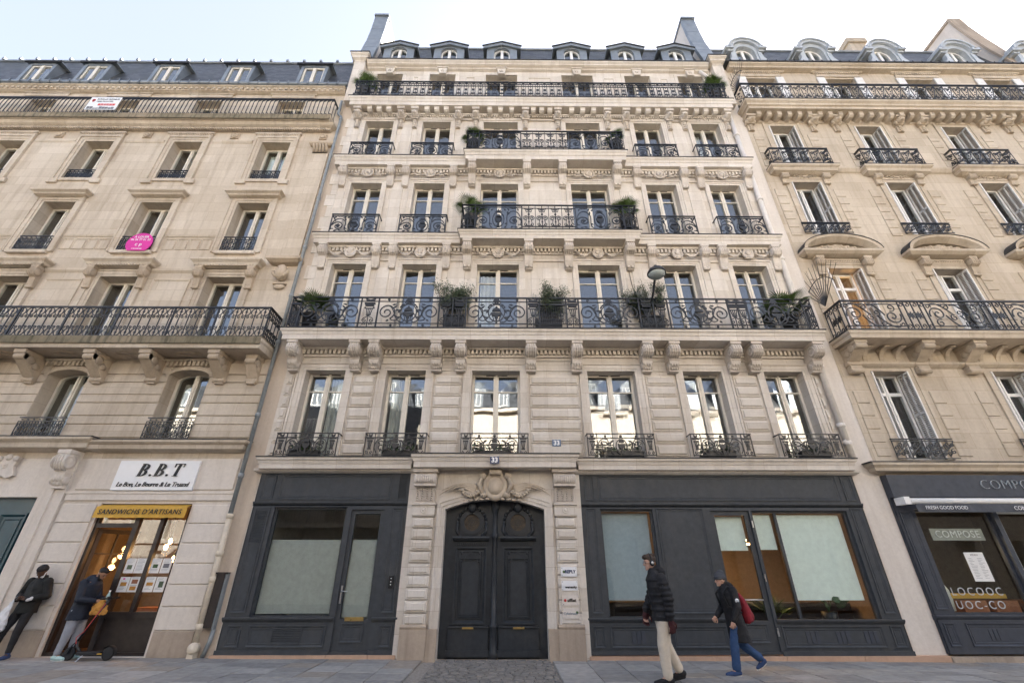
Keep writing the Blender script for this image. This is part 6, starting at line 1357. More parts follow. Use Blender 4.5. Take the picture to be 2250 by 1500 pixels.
# ================================================================ buildings across the street (they light this side and show in its window panes), plus two added light blockers
def far_building(x0, x1, y, h, label, flat=False):
    t = thing('apartment_building', label, 'building', ((x0 + x1) / 2, y, 0)); cols = [x0 + 1.6 + 3.05 * k for k in range(int((x1 - x0 - 1.6) / 3.05))]; fl = [0.4] + [4.4 + 3.45 * k for k in range(int((h - 4.6) / 3.45))]
    hs = [(-c - .62, -c + .62, z + .1, z + (2.5 if z > 1 else 3.1)) for c in cols for z in fl]
    m = MB(); wall_holes(m, -x1, -x0, -.1, h, hs, .35); m.v = [(-x, y - yy, z) for x, yy, z in m.v]
    m.box(x0, x1, y - .46, y - .42, -.1, h - .02); m.box(x0, x0 + .04, y - 9, y - .02, -.1, h); m.box(x1 - .04, x1, y - 9, y - .02, -.1, h); part('wall', m, 'stone_opposite', t)
    wm = MB(); wm.frame(-.62, .62, .1, 2.5, .08, -.28, -.2); wm.box(-.06, .06, -.28, -.19, .1, 2.5); wm.cur = 1; wm.box(-.54, .54, -.25, -.244, .18, 2.42); wme = wm.mesh(['white_paint', 'glass'], 'w')
    sm = MB()
    for a_, b_, yy in ((-.84, -.62, .05), (.62, .84, .05)): sm.box(a_, b_, 0, yy, .1, 2.7)
    sm.box(-.62, .62, 0, .05, 2.5, 2.7); sm.box(-.95, .95, 0, .22, 2.72, 2.9); sme = sm.mesh('stone_opposite', 's')
    for c in cols:
        for z in fl[1:]: put('window', wme, t, (c, y, z)); put('window_surround', sme, t, (c, y, z))
    for j, z in enumerate(fl[1:]):
        m = MB(); d = .75 if j in (1, len(fl) - 2) else .25; m.box(x0, x1, y, y + d, z - .25, z); part('balcony', m, 'stone_opposite', t)
        if d > .5:
            m = MB(); m.box(x0, x1, y + .68, y + .72, z + .95, z + 1.0); m.box(x0, x1, y + .69, y + .71, z + .06, z + .09)
            n = int((x1 - x0) / .16); [m.box(x0 + k * .16, x0 + k * .16 + .03, y + .69, y + .71, z, z + .95) for k in range(n)]; o = part('railing', m, 'iron', t); o['kind'] = 'stuff'
    m = MB(); m.box(x0 - .2, x1 + .2, y - .3, y + .5, h - .1, h + .25); part('cornice', m, 'stone_opposite', t)
    if flat: return t
    m = MB(); m.poly([(x0, y + .1, h + .25), (x1, y + .1, h + .25), (x1, y - 1.2, h + 3.6), (x0, y - 1.2, h + 3.6)]); m.poly([(x0, y - 1.2, h + 3.6), (x1, y - 1.2, h + 3.6), (x1, y - 8, h + 4.4), (x0, y - 8, h + 4.4)]); R_ = part('roof', m, 'slate', t)
    dm = MB(); dm.box(-.75, .75, -1.2, .12, .3, 2.3); dm.lathe((0, .1, 2.2), [(.78, -.05), (.78, 1.2)], 14, 'y'); dme = dm.mesh('zinc', 'd'); wm2 = MB(); wm2.frame(-.5, .5, .4, 2.1, .08, .12, .16); wm2.box(-.05, .05, .12, .16, .4, 2.1); w2 = wm2.mesh('white_paint', 'w2')
    for c in cols: put('dormer', dme, R_, (c, y, h + .2)); put('dormer_window', w2, R_, (c, y, h + .2))
far_building(-48, 48, -35, 17.8, 'sunlit cream apartment building facing these facades from across the square')
far_building(-19, -6.5, -18, 9.2, 'shaded apartment building close behind the far pavement')
far_building(-6.3, 36, -18, 6.3, 'added unseen low flat-roofed block keeping bright reflections out of the shop glass', True)  # added out of view to block sunlit reflections in the shop panes
def shading_building(x0, x1):
    t = thing('apartment_building', 'added unseen building farther along the street that shades the low block opposite', 'building', ((x0 + x1) / 2, 0, 0)); cols = [x0 + 1.8 + 3.4 * k for k in range(int((x1 - x0) / 3.4))]; fl = [4.5, 8.1, 12.4, 15.8, 19.2]
    m = MB(); wall_holes(m, x0, x1, -.2, 22.2, [(c - .6, c + .6, z, z + 2.4) for c in cols for z in fl], .35); m.box(x0, x1, .5, .55, -.2, 22.2); part('wall', m, 'stone_right', t)
    wm = MB(); wm.frame(-.6, .6, 0, 2.4, .08, .25, .33); wm.box(-.06, .06, .24, .33, 0, 2.4); wm.cur = 1; wm.box(-.52, .52, .28, .286, .08, 2.32); w = wm.mesh(['white_paint', 'glass'], 'w'); [put('window', w, t, (c, 0, z)) for c in cols for z in fl]
    for z in (4.3, 8.0, 15.6, 19.1): m = MB(); m.box(x0, x1, -.5, .0, z - .3, z); part('balcony', m, 'stone_right', t)
    m = MB(); m.poly([(x0, .1, 22.2), (x1, .1, 22.2), (x1, .9, 25.5), (x0, .9, 25.5)]); m.poly([(x0, .9, 25.5), (x1, .9, 25.5), (x1, 8, 26.6), (x0, 8, 26.6)]); m.poly([(x0, 8, 26.6), (x1, 8, 26.6), (x1, 12, 20), (x0, 12, 20)]); part('roof', m, 'slate', t)
shading_building(28.05, 80)  # added out of view to keep the sun off the low block opposite
# ================================================================ plants
def frond_mesh(R_=.42, n=17, spread=150, mat='leaf_palm'):
    m = MB(); m.tube([(0, 0, 0), (.10, 0, .16), (.22, 0, .28)], [.012, .010, .008], 5); cx, cz = .22, .28
    for k in range(n):
        a_ = rad(-spread / 2 + spread * k / (n - 1)); l = R_ * (1 - .25 * abs(k / (n - 1) * 2 - 1)); d = Vector((math.cos(a_) * .85, math.sin(a_), .45 * math.cos(a_))).normalized(); s_ = Vector((-d.y, d.x, 0)).normalized() * .016
        p = Vector((cx, 0, cz)); q = p + d * l * .55; e_ = p + d * l + Vector((0, 0, -.10 * l)); up = Vector((0, 0, .008))
        m.poly([p, q + s_ + up, e_, q]); m.poly([p, q, e_, q - s_ + up])
    return m.mesh(mat, 'frond')
FR = [frond_mesh(.46, 19, 170), frond_mesh(.52, 17, 130), frond_mesh(.42, 21, 220)]
def palm(x, y, z, label, size=1., n=13, pot=.42, seed=0, dry=0):
    r = random.Random(seed); t = thing('potted_palm', label, 'potted plant', (x, y, z), 'potted fan palms on the balconies')
    m = MB(); m.lathe((x, y, z), [(.02, 0), (.17, .01), (.23, pot), (.25, pot + .02), (.25, pot + .06), (.21, pot + .06), (.2, pot - .03), (.01, pot - .03)], 16); part('pot', m, 'pot_black', t)
    m = MB(); m.tube([(x, y, z + pot - .06), (x + .03, y, z + pot + .22 * size)], [.06, .05], 8); part('trunk', m, 'bark', t)
    for k in range(n + 5):
        o = put('frond', FR[k % 3], t, (x + .02, y, z + pot + .18 * size)); o.rotation_euler = (r.uniform(-.2, .2), r.uniform(-.75, .35), k * 2.4 + r.uniform(-.3, .3)); s_ = size * r.uniform(.8, 1.1); o.scale = (s_, s_, s_)
palm(-6.12, -.36, 8.11, 'full fan palm in a black pot at the grey drainpipe end of the long balcony', 1.05, 15, .55, 1)
palm(8.72, -.36, 8.11, 'fan palm with loose upright fronds at the drainpipe end of the long balcony', 1.1, 12, .55, 2)
palm(-1.36, -.32, 12.03, 'tall sparse fan palm on the lower short balcony, before the carved masks', 1.0, 7, .75, 3)
palm(4.16, -.32, 12.03, 'bushy green fan palm on the lower short balcony, nearer the white drainpipe', 1.0, 12, .75, 4)
palm(-1.42, -.30, 16.03, 'dense spiky palm on the upper short balcony over the lion masks', .8, 14, .7, 5)
palm(4.22, -.30, 16.03, 'thin spiky palm on the upper short balcony, beside two iron window guards', .7, 7, .75, 6)
palm(-6.28, -.24, 19.43, 'palm at the top balcony end above the grey drainpipe', 1.0, 11, .75, 7)
palm(8.95, -.24, 19.43, 'palm at the top balcony end beside the spike fan', .95, 14, .75, 8)
def olive(x, y, z, label, w, seed, box=(.62, .5)):
    r = random.Random(seed); t = thing('olive_shrub', label, 'shrub', (x, y, z), 'olive shrubs on the long balcony')
    m = MB(); m.box(x - box[0] / 2, x + box[0] / 2, y - .16, y + .16, z, z + box[1]); m.box(x - box[0] / 2 - .02, x + box[0] / 2 + .02, y - .18, y + .18, z + box[1] - .06, z + box[1]); part('planter', m, 'pot_black', t)
    if box[1] < .45:
        m = MB()
        for k in range(9): a_ = x - box[0] / 2 + k * box[0] / 8; m.stroke([(a_, z + .45), (a_ + .25 if a_ < x else a_ - .25, z + .95)], .012, .012, y - .14); m.stroke([(a_, z + .95), (a_ + .25 if a_ < x else a_ - .25, z + .45)], .012, .012, y - .12)
        part('trellis', m, 'iron', t)
    tips = []; m = MB(); z0 = z + box[1]
    for k in range(13):
        bx_ = x + r.uniform(-.8, .8) * box[0] * .5; p = Vector((bx_, y + r.uniform(-.06, .06), z0 - .05)); P = [p]; d = Vector((r.uniform(-.5, .5), r.uniform(-.4, .4), 1)).normalized()
        for j in range(6): d = (d + Vector((r.uniform(-.35, .35) + (bx_ - x) * .25, r.uniform(-.3, .3), .12))).normalized(); p = p + d * r.uniform(.16, .24); P.append(p); tips.append((p, j))
        m.tube(P, [.02, .016, .013, .01, .008, .006, .004], 5)
        for j in range(2, 6):
            for s_ in range(2): e_ = P[j] + Vector((r.uniform(-.2, .2), r.uniform(-.2, .2), r.uniform(.02, .18))); m.tube([P[j], e_], [.006, .003], 4); tips += [(e_, j), ((e_ + P[j]) / 2, j)]
    part('stems', m, 'bark', t); m = MB()
    for p, j in tips:
        if j < 1: continue
        for k in range(30):
            c = p + Vector((r.gauss(0, .07), r.gauss(0, .07), r.gauss(0, .07))); d = Vector((r.uniform(-1, 1), r.uniform(-1, 1), r.uniform(-.4, 1))).normalized(); l = r.uniform(.05, .09); s_ = d.orthogonal().normalized() * .011
            m.poly([c, c + d * l * .5 + s_, c + d * l, c + d * l * .5 - s_])
    o = part('leaves', m, 'leaf_olive', t); o['kind'] = 'stuff'
olive(-1.68, -.40, 8.11, 'olive shrub in a tall black planter between the second and third windows', 1., 11, (.62, .55)); olive(1.22, -.40, 8.11, 'olive shrub behind a diamond trellis over the wall between the two wide windows', 1., 12, (.80, .40)); olive(4.42, -.40, 8.11, 'olive shrub in a black planter below the street lamp', 1., 13, (.66, .55))
def windowbox(x, w, label, seed):
    r = random.Random(seed); t = thing('window_box', label, 'window box', (x, -.12, 4.43), 'planted boxes behind the first-floor guards'); m = MB(); m.box(x - w / 2, x + w / 2, -.21, -.04, 4.44, 4.60); part('box', m, 'pot_black', t); m = MB()
    for k in range(150):
        c = Vector((x + r.uniform(-.5, .5) * w, -.12 + r.gauss(0, .04), 4.58 + abs(r.gauss(0, .10)))); d = Vector((r.uniform(-1, 1), r.uniform(-1, .3), r.uniform(-.2, 1))).normalized(); s_ = d.orthogonal().normalized() * .02; l = r.uniform(.05, .1); m.poly([c, c + d * l * .5 + s_, c + d * l, c + d * l * .5 - s_])
    o = part('leaves', m, 'leaf_dark', t); o['kind'] = 'stuff'
for i, nm in enumerate(('window above the frosted shop pane', 'window above the glazed door with brass slot', 'window above the carriage door', 'wide window beside the faded number plate', 'window above the hinged shop door with plants', 'first-floor window nearest the white drainpipe')): windowbox(C6[i] + (.1 if i % 2 else -.05), 1.0 if i in (2, 3) else .8, 'dark planted box behind the guard of the ' + nm, 40 + i)
def monstera(x, y, z):
    r = random.Random(9); t = thing('potted_plant', 'green split-leaf plant under the pale blind of the grey shop window', 'potted plant', (x, y, z)); m = MB(); m.lathe((x, y, z), [(.02, 0), (.14, .0), (.18, .3), (.16, .3), (.01, .27)], 12); part('pot', m, 'pot_black', t)
    for k in range(9):
        a_ = k * 2.4; e_ = Vector((x + .38 * math.cos(a_) * r.uniform(.5, 1), y - .12 + .16 * math.sin(a_), z + .45 + .35 * r.random())); m = MB(); m.tube([(x, y, z + .28), ((x + e_.x) / 2, (y + e_.y) / 2, e_.z + .02), e_], .008, 5); l = .2; u = Vector((math.cos(a_), -.4, -.35)).normalized(); v = u.cross(Vector((0, 1, .3))).normalized()
        P = [(0, 0), (.3, .42), (.55, .5), (.5, .3), (.75, .38), (.8, .2), (1, 0), (.8, -.2), (.75, -.38), (.5, -.3), (.55, -.5), (.3, -.42)]; m.poly([e_ + u * a2 * l + v * b2 * l for a2, b2 in P]); part('leaf', m, 'leaf_dark', t)
monstera(7.85, .45, .56)
t = thing('potted_plant', 'leafy green plant inside the grey shop behind the glazed door', 'potted plant', (6.7, .9, .1)); m = MB(); m.lathe((6.7, .9, .1), [(.02, 0), (.16, 0), (.2, .4), (.01, .36)], 12); part('pot', m, 'pot_black', t)
for k in range(10): o = put('frond', FR[k % 3], t, (6.7, .9, .5)); o.rotation_euler = (0, RN.uniform(-.9, .2), k * 2.4); o.scale = (.9, .9, 1.2)
# ================================================================ street lamp on its wall arm
t = thing('street_lamp', 'dark bell-shaped street lamp with glass bowl on a wall arm above the long balcony', 'street lamp', (4.40, -.02, 9.3))
hx, hy, hz = 4.47, -1.30, 9.72
m = MB(); m.tube([(4.40, -.02, 8.95), (4.40, -.35, 8.98), (4.41, -.85, 9.18), (4.45, -1.18, 9.62), (hx, hy, hz + .18)], .035, 8); m.box(4.34, 4.46, -.04, .0, 8.8, 9.15); part('arm', m, 'iron', t)
m = MB(); m.lathe((hx, hy, hz), [(.02, .26), (.05, .26), (.06, .20), (.12, .17), (.22, .10), (.275, .0), (.28, -.05), (.255, -.05), (.24, .0)], 24); part('lamp_hood', m, 'iron', t)
m = MB(); m.lathe((hx, hy, hz), [(.25, -.03), (.245, -.07), (.21, -.13), (.13, -.175), (.01, -.185)], 24); part('glass_bowl', m, 'lamp_glass', t)
m = MB(); m.tube([(4.05, -.03, 11.2), (4.10, -.03, 10.2), (4.22, -.03, 9.4), (4.36, -.03, 9.1)], .01, 5); part('supply_cable', m, 'ink_black', t)
# ================================================================ people
def loft(mb, rings, n=18):          # rings: (x, y, z, rx, ry)
    mb.grid([[(x + rx * math.cos(2 * math.pi * k / n), y + ry * math.sin(2 * math.pi * k / n), z) for k in range(n)] for x, y, z, rx, ry in rings])
def hand(mb, w, d, nrm, sg, H, curl=.5, s=1.):
    w = Vector(w); d = Vector(d).normalized(); nrm = Vector(nrm); nrm = (nrm - d * nrm.dot(d)).normalized(); side = d.cross(nrm) * sg; u = H * s
    rot = Matrix((side, nrm, d)).transposed(); mb.ell(w + d * .028 * u, (.024 * u, .012 * u, .032 * u), 10, 8, rot); mb.cap(w - d * .01 * u, w + d * .02 * u, .016 * u, .016 * u)
    for k, (o_, l) in enumerate(((-.018, .040), (-.006, .046), (.006, .043), (.018, .034))):
        b = w + d * .052 * u + side * o_ * u; m1 = b + (d * math.cos(curl * .5) + nrm * math.sin(curl * .5)) * l * .5 * u; e_ = m1 + (d * math.cos(curl * 1.5) + nrm * math.sin(curl * 1.5)) * l * .55 * u
        mb.cap(b, m1, .0062 * u, .0058 * u, 8, 3); mb.cap(m1, e_, .0058 * u, .005 * u, 8, 3)
    b = w + d * .018 * u - side * .020 * u; m1 = b + (d * .7 - side * .7 + nrm * .3) * .024 * u; mb.cap(b, m1, .008 * u, .007 * u, 8, 3); mb.cap(m1, m1 + (d * .9 + nrm * .5) * .022 * u, .007 * u, .0055 * u, 8, 3)
def person(label, loc, yaw, H, J, O):
    t = thing('person', label, 'person', loc); M = Matrix.Translation(Vector(loc)) @ Matrix.Rotation(yaw, 4, 'Z'); P = {k: Vector(v) * H for k, v in J.items() if isinstance(v, tuple)}
    def fin(name, mb, mat, vox, sm=4, disp=None, par=t):
        mb.v = [tuple(M @ Vector(v)) for v in mb.v]
        return remesh(name, mb, mat, par, vox, sm, None, disp) if vox else part(name, mb, mat, par)
    Rh = Matrix.Rotation(J.get('hyaw', (0, 0, 0))[2], 3, 'Z') @ Matrix.Rotation(-J['nod'][0], 3, 'X'); hc = P['head']
    def hp(x, y, z): return hc + Rh @ Vector((x * H, y * H, z * H))
    b = MB(); b.ell(hc + Rh @ Vector((0, 0, .012 * H)), (.043 * H, .052 * H, .055 * H), 16, 12, Rh); b.ell(hp(0, .012, -.022), (.034 * H, .038 * H, .044 * H), 14, 10, Rh)
    b.cap(hp(0, .05, .008), hp(0, .060, -.012), .006 * H, .009 * H, 8, 3); b.ell(hp(0, .046, -.052), (.016 * H, .010 * H, .010 * H), 8, 6, Rh); b.ell(hp(0, .048, -.034), (.015 * H, .007 * H, .005 * H), 8, 6, Rh)
    for sg in (-1, 1): b.ell(hp(sg * .043, -.004, -.004), (.007 * H, .012 * H, .018 * H), 8, 6, Rh); b.ell(hp(sg * .017, .048, .014), (.013 * H, .006 * H, .005 * H), 8, 5, Rh)
    b.cap(P['neck'] - Vector((0, 0, .01 * H)), hp(0, -.012, -.04), .033 * H, .030 * H)
    c0 = P['chest']; p0 = P['pel']
    loft(b, [(p0.x, p0.y, p0.z - .04 * H, .085 * H, .06 * H), (p0.x, p0.y, p0.z + .02 * H, .09 * H, .065 * H), ((p0.x + c0.x) / 2, (p0.y + c0.y) / 2, (p0.z + c0.z) / 2, .08 * H, .058 * H), (c0.x, c0.y, c0.z, .10 * H, .066 * H), (P['neck'].x, P['neck'].y, P['neck'].z - .025 * H, .085 * H, .05 * H), (P['neck'].x, P['neck'].y, P['neck'].z, .035 * H, .033 * H)])
    for s_ in 'LR':
        sg = -1 if s_ == 'L' else 1
        b.cap(P['hip' + s_], P['kne' + s_], .052 * H, .036 * H); b.cap(P['kne' + s_], P['ank' + s_], .036 * H, .022 * H); b.cap(P['ank' + s_], P['toe' + s_], .022 * H, .016 * H)
        b.cap(P['sho' + s_], P['elb' + s_], .032 * H, .025 * H); b.cap(P['elb' + s_], P['wri' + s_], .025 * H, .017 * H)
        hand(b, P['wri' + s_], J['hd' + s_], J['hn' + s_], sg, H, J.get('curl', .6))
    body = fin('body', b, O['skin'], .0085, 3); body['label'] = 'head, hands and body under the clothes'
    # eyes and brows
    for sg in (-1, 1):
        e_ = MB(); e_.ell(hp(sg * .0175, .0475, .004), (.0075 * H, .005 * H, .004 * H), 8, 5, Rh); fin('eye', e_, 'hair_black', 0, par=t)
        e_ = MB(); e_.cap(hp(sg * .010, .0515, .016), hp(sg * .026, .047, .017), .0028 * H, .002 * H, 6, 2); fin('eyebrow', e_, 'hair_black', 0, par=t)
    # trousers
    tr = MB(); k = O.get('leg', 1.)
    loft(tr, [(p0.x, p0.y, p0.z - .07 * H, .098 * H, .074 * H), (p0.x, p0.y, p0.z, .100 * H, .077 * H), (p0.x, p0.y, p0.z + .06 * H, .096 * H, .072 * H)])
    for s_ in 'LR':
        a_ = P['ank' + s_]; tr.cap(P['hip' + s_], P['kne' + s_], .062 * H * k, .047 * H * k); tr.cap(P['kne' + s_], a_ + (P['kne' + s_] - a_).normalized() * O.get('cuff', .03) * H, .047 * H * k, O.get('ankle', .036) * H)
    fin('trousers', tr, O['trousers'], .011, 5, (.016, .09))
    # coat
    ct = MB(); hz = O['hem'] * H; n0 = P['neck']; q = O.get('puff', 1.)
    R_ = []
    for z_ in [hz + (p0.z + .02 * H - hz) * i / 3 for i in range(4)]: t_ = (p0.z + .02 * H - z_) / H; R_.append((p0.x, p0.y + O.get('flare', 0) * t_ * H, z_, (.114 + .06 * t_) * H * q, (.088 + .09 * t_) * H * q))
    R_ += [((p0.x + c0.x) / 2, (p0.y + c0.y) / 2, (p0.z + c0.z) / 2, .112 * H * q, .086 * H * q), (c0.x, c0.y, c0.z, .122 * H * q, .092 * H * q), (n0.x, n0.y, n0.z - .05 * H, .112 * H, .074 * H), (n0.x, n0.y, n0.z - .012 * H, .070 * H, .058 * H), (n0.x, n0.y, n0.z + .02 * H, .050 * H, .050 * H), (n0.x, n0.y + .004 * H, n0.z + .035 * H, .048 * H, .05 * H)]
    loft(ct, R_, 22)
    for s_ in 'LR':
        ct.cap(P['sho' + s_], P['elb' + s_], .047 * H * q, .041 * H * q); w_ = P['wri' + s_]; ct.cap(P['elb' + s_], w_ + (P['elb' + s_] - w_).normalized() * .012 * H, .041 * H * q, .029 * H)
        if O.get('quilt'):
            for j in range(4): c_ = P['sho' + s_].lerp(P['elb' + s_], .25 + .25 * j); ct.ell(c_, (.054 * H, .054 * H, .026 * H), 12, 8)
            for j in range(3): c_ = P['elb' + s_].lerp(w_, .25 + .25 * j); ct.ell(c_, (.046 * H, .046 * H, .024 * H), 12, 8)
    if O.get('quilt'):
        for j in range(6): z_ = hz + .03 * H + j * .058 * H; t_ = j / 5; ct.ell((p0.x, p0.y * (1 - t_) + c0.y * t_, z_), (.128 * H, .098 * H, .030 * H), 20, 8)
    if O.get('hood'): ct.ell((n0.x, n0.y - .055 * H, n0.z + .0 * H), (.075 * H, .05 * H, .05 * H), 14, 8); ct.ell((n0.x, n0.y - .03 * H, n0.z + .03 * H), (.06 * H, .05 * H, .03 * H), 14, 8)
    coat = fin('coat', ct, O['coat'], .011, 3, (.014, .07))
    # shoes
    for s_ in 'LR':
        a_, o_ = P['ank' + s_], P['toe' + s_]; d = (o_ - a_); d.z = 0; d = d.normalized(); up = Vector((0, 0, 1)); pitch = math.atan2((a_.z - .045 * H) - (o_.z - .018 * H), .09 * H); h_ = a_ - up * .018 * H - d * .026 * H; to = o_ + d * .028 * H
        sh = MB(); sh.cap(h_, h_.lerp(to, .5), .026 * H, .027 * H); sh.cap(h_.lerp(to, .45), to - up * .002 * H, .027 * H, .018 * H); sh.cap(a_ - up * .01 * H, a_ + up * .012 * H, .026 * H, .027 * H); so_ = fin('shoe', sh, O['shoe'], .009, 3)
        sl_ = MB(); sl_.cap(h_ - up * .022 * H, to - up * .014 * H, .017 * H, .014 * H); sl_.v = [tuple(Vector(v)) for v in sl_.v]; fin('sole', sl_, O['sole'], 0, par=so_)
    return t, P, hp, Rh, fin, M
def blank(nod=0.): return dict(pel=(0, 0, .53), chest=(0, .0, .72), neck=(0, 0, .835), head=(0, .012, .925), nod=(nod, 0, 0), hipL=(-.05, 0, .51), hipR=(.05, 0, .51), kneL=(-.055, .01, .28), kneR=(.055, .01, .28), ankL=(-.055, -.01, .045), ankR=(.055, -.01, .045), toeL=(-.06, .075, .018), toeR=(.06, .075, .018), shoL=(-.105, 0, .795), shoR=(.105, 0, .795), elbL=(-.135, -.02, .63), elbR=(.135, -.02, .63), wriL=(-.135, .02, .48), wriR=(.135, .02, .48), hdL=(0, .1, -1), hdR=(0, .1, -1), hnL=(1, 0, 0), hnR=(-1, 0, 0))
# -- man walking with headphones
J = blank(.12); J.update(pel=(0, 0, .53), chest=(0, .015, .73), neck=(0, .03, .845), head=(0, .055, .925), kneL=(-.05, .045, .28), ankL=(-.05, .04, .05), toeL=(-.055, .125, .020), kneR=(.05, -.005, .28), ankR=(.05, -.10, .085), toeR=(.055, -.035, .03), elbL=(-.135, -.03, .63), wriL=(-.135, -.02, .475), hdL=(0, -.15, -1), hnL=(1, .2, 0), elbR=(.13, .05, .64), wriR=(.125, .12, .52), curl=.8)
loc = (2.90, -2.42, gz(2.9)); Hh = 2.06
t, P, hp, Rh, fin, M = person('tall walking man in black puffer jacket, cream trousers, headphones and dark red gloves', loc, rad(90), Hh, J, dict(skin='skin_fair', trousers='cloth_cream', coat='cloth_black', shoe='cloth_black', sole='rubber', hem=.46, quilt=True, hood=True, leg=1.08, ankle=.042, cuff=.02))
h = MB(); h.ell(hp(0, -.010, .030), (.049 * Hh, .056 * Hh, .048 * Hh), 16, 10, Rh); h.ell(hp(0, .03, .05), (.04 * Hh, .035 * Hh, .024 * Hh), 12, 8, Rh); [h.ell(hp(.025 * math.cos(k), -.01 + .035 * math.sin(k * 1.3), .06), (.02 * Hh, .02 * Hh, .016 * Hh), 8, 6) for k in range(6)]; fin('hair', h, 'hair_brown', .010, 2, (.02, .03))
h = MB(); h.tube([hp(.052 * math.cos(rad(a_)), -.008, .0 + .075 * math.sin(rad(a_))) for a_ in range(0, 181, 15)], .008 * Hh, 6); [h.ell(hp(sg * .052, -.006, -.004), (.014 * Hh, .024 * Hh, .028 * Hh), 12, 8, Rh) for sg in (-1, 1)]; ho = fin('headphones', h, 'cloth_black', 0)
h = MB(); [h.ell(hp(sg * .064, -.006, -.004), (.004 * Hh, .012 * Hh, .014 * Hh), 10, 6, Rh) for sg in (-1, 1)]; fin('headphone_badge', h, 'steel', 0, par=ho)
h = MB(); [h.tube([hp(sg * .019 + .013 * math.cos(rad(a_)), .056, .004 + .011 * math.sin(rad(a_))) for a_ in range(0, 361, 40)], .0014 * Hh, 5) for sg in (-1, 1)]; h.tube([hp(-.033, .054, .006), hp(-.044, .0, .004)], .0014 * Hh, 5); fin('glasses', h, 'steel', 0)
for s_, sg in (('L', -1), ('R', 1)):
    h = MB(); hand(h, P['wri' + s_], J['hd' + s_], J['hn' + s_], sg, Hh, .8, 1.3); h.cap(P['wri' + s_] - Vector(J['hd' + s_]) * .02 * Hh, P['wri' + s_], .026 * Hh, .022 * Hh); fin('glove', h, 'glove', .0075, 2)
h = MB(); h.xz([(-.026, .0), (.026, .0), (.026, .014), (-.026, .014)], -.004, 0); h.v = [(-.152 * Hh + v[1], v[0] * 1, .735 * Hh + v[2]) for v in h.v]; fin('sleeve_badge', h, 'cloth_grey', 0)
# -- woman walking with red rucksack
J = blank(.10); J.update(chest=(0, .025, .72), neck=(0, .045, .83), head=(0, .075, .90), kneL=(-.05, .075, .285), ankL=(-.05, .105, .045), toeL=(-.055, .19, .018), kneR=(.05, -.045, .275), ankR=(.05, -.235, .135), toeR=(.05, -.20, .055), elbL=(-.135, -.005, .635), wriL=(-.125, .07, .50), hdL=(.0, .35, -.8), hnL=(1, 0, 0), elbR=(.13, .05, .63), wriR=(.11, .15, .53), hdR=(0, .6, -.5), curl=1.3)
Hh = 1.78; loc = (4.58, -1.62, gz(4.6))
t, P, hp, Rh, fin, M = person('woman striding in long black coat, grey beanie and blue jeans with red rucksack', loc, rad(90), Hh, J, dict(skin='skin_fair', trousers='cloth_jeans', coat='cloth_black', shoe='shoe_blue', sole='sole_white', hem=.30, hood=True, flare=-.10, leg=1.0, ankle=.045, cuff=.03))
h = MB(); h.ell(hp(0, -.006, .036), (.056 * Hh, .064 * Hh, .056 * Hh), 18, 12, Rh); h.ell(hp(0, -.025, .075), (.04 * Hh, .042 * Hh, .035 * Hh), 14, 8, Rh); h.lathe((0, 0, 0), [(.058 * Hh, -.012 * Hh), (.066 * Hh, -.012 * Hh), (.066 * Hh, .022 * Hh), (.058 * Hh, .022 * Hh)], 20)
n_ = 20 * 4; h.v[-n_:] = [tuple(hp(0, -.004, .022) + Rh @ Vector((v[0] * .92, v[1] * 1.05, v[2]))) for v in h.v[-n_:]]; fin('beanie', h, 'cloth_beanie', .010, 2)
c_ = P['chest']; h = MB(); loft(h, [(0, c_.y - .150 * Hh, .47 * Hh, .07 * Hh, .03 * Hh), (0, c_.y - .165 * Hh, .50 * Hh, .095 * Hh, .06 * Hh), (0, c_.y - .160 * Hh, .60 * Hh, .095 * Hh, .065 * Hh), (0, c_.y - .135 * Hh, .70 * Hh, .085 * Hh, .05 * Hh), (0, c_.y - .105 * Hh, .77 * Hh, .06 * Hh, .03 * Hh)]); h.ell((0, c_.y - .215 * Hh, .54 * Hh), (.07 * Hh, .03 * Hh, .06 * Hh), 12, 8); fin('rucksack', h, 'cloth_red', .011, 3, (.012, .06))
for sg in (-1, 1): h = MB(); h.tube([(sg * .07 * Hh, c_.y - .07 * Hh, .79 * Hh), (sg * .08 * Hh, c_.y + .02 * Hh, .835 * Hh), (sg * .085 * Hh, c_.y + .095 * Hh, .76 * Hh), (sg * .10 * Hh, c_.y + .06 * Hh, .64 * Hh), (sg * .10 * Hh, c_.y - .08 * Hh, .58 * Hh)], .012 * Hh, 6); fin('rucksack_strap', h, 'cloth_black', 0)
h = MB(); h.lathe((-.163 * Hh, -.0, .70 * Hh), [(.022 * Hh, 0), (.022 * Hh, -.006), (0, -.007)], 14, 'x'); fin('sleeve_badge', h, 'sign_white', 0)
# -- man leaning on the pier with a phone and a white bag
J = blank(.55); J.update(pel=(0, .02, .52), chest=(0, -.02, .72), neck=(0, -.015, .83), head=(0, .03, .905), hipL=(-.055, .03, .50), hipR=(.055, .03, .50), kneL=(-.075, .09, .28), kneR=(.085, .10, .28), ankL=(-.085, .10, .045), ankR=(.10, .13, .045), toeL=(-.10, .18, .018), toeR=(.125, .21, .018), elbL=(-.165, .0, .635), elbR=(.165, .0, .635), wriL=(-.05, .135, .605), wriR=(.055, .135, .60), hdL=(.75, .4, .1), hdR=(-.75, .4, .1), hnL=(0, .3, 1), hnR=(0, .3, 1), curl=.9)
Hh = 1.86; loc = (-10.98, -.20, gz(-11))
t, P, hp, Rh, fin, M = person('man in black cap and dark olive jacket leaning on the pier, reading a phone', loc, rad(180), Hh, J, dict(skin='skin_dark', trousers='cloth_black', coat='cloth_olive', shoe='shoe_blue', sole='sole_white', hem=.455, leg=.9, ankle=.030, cuff=.03))
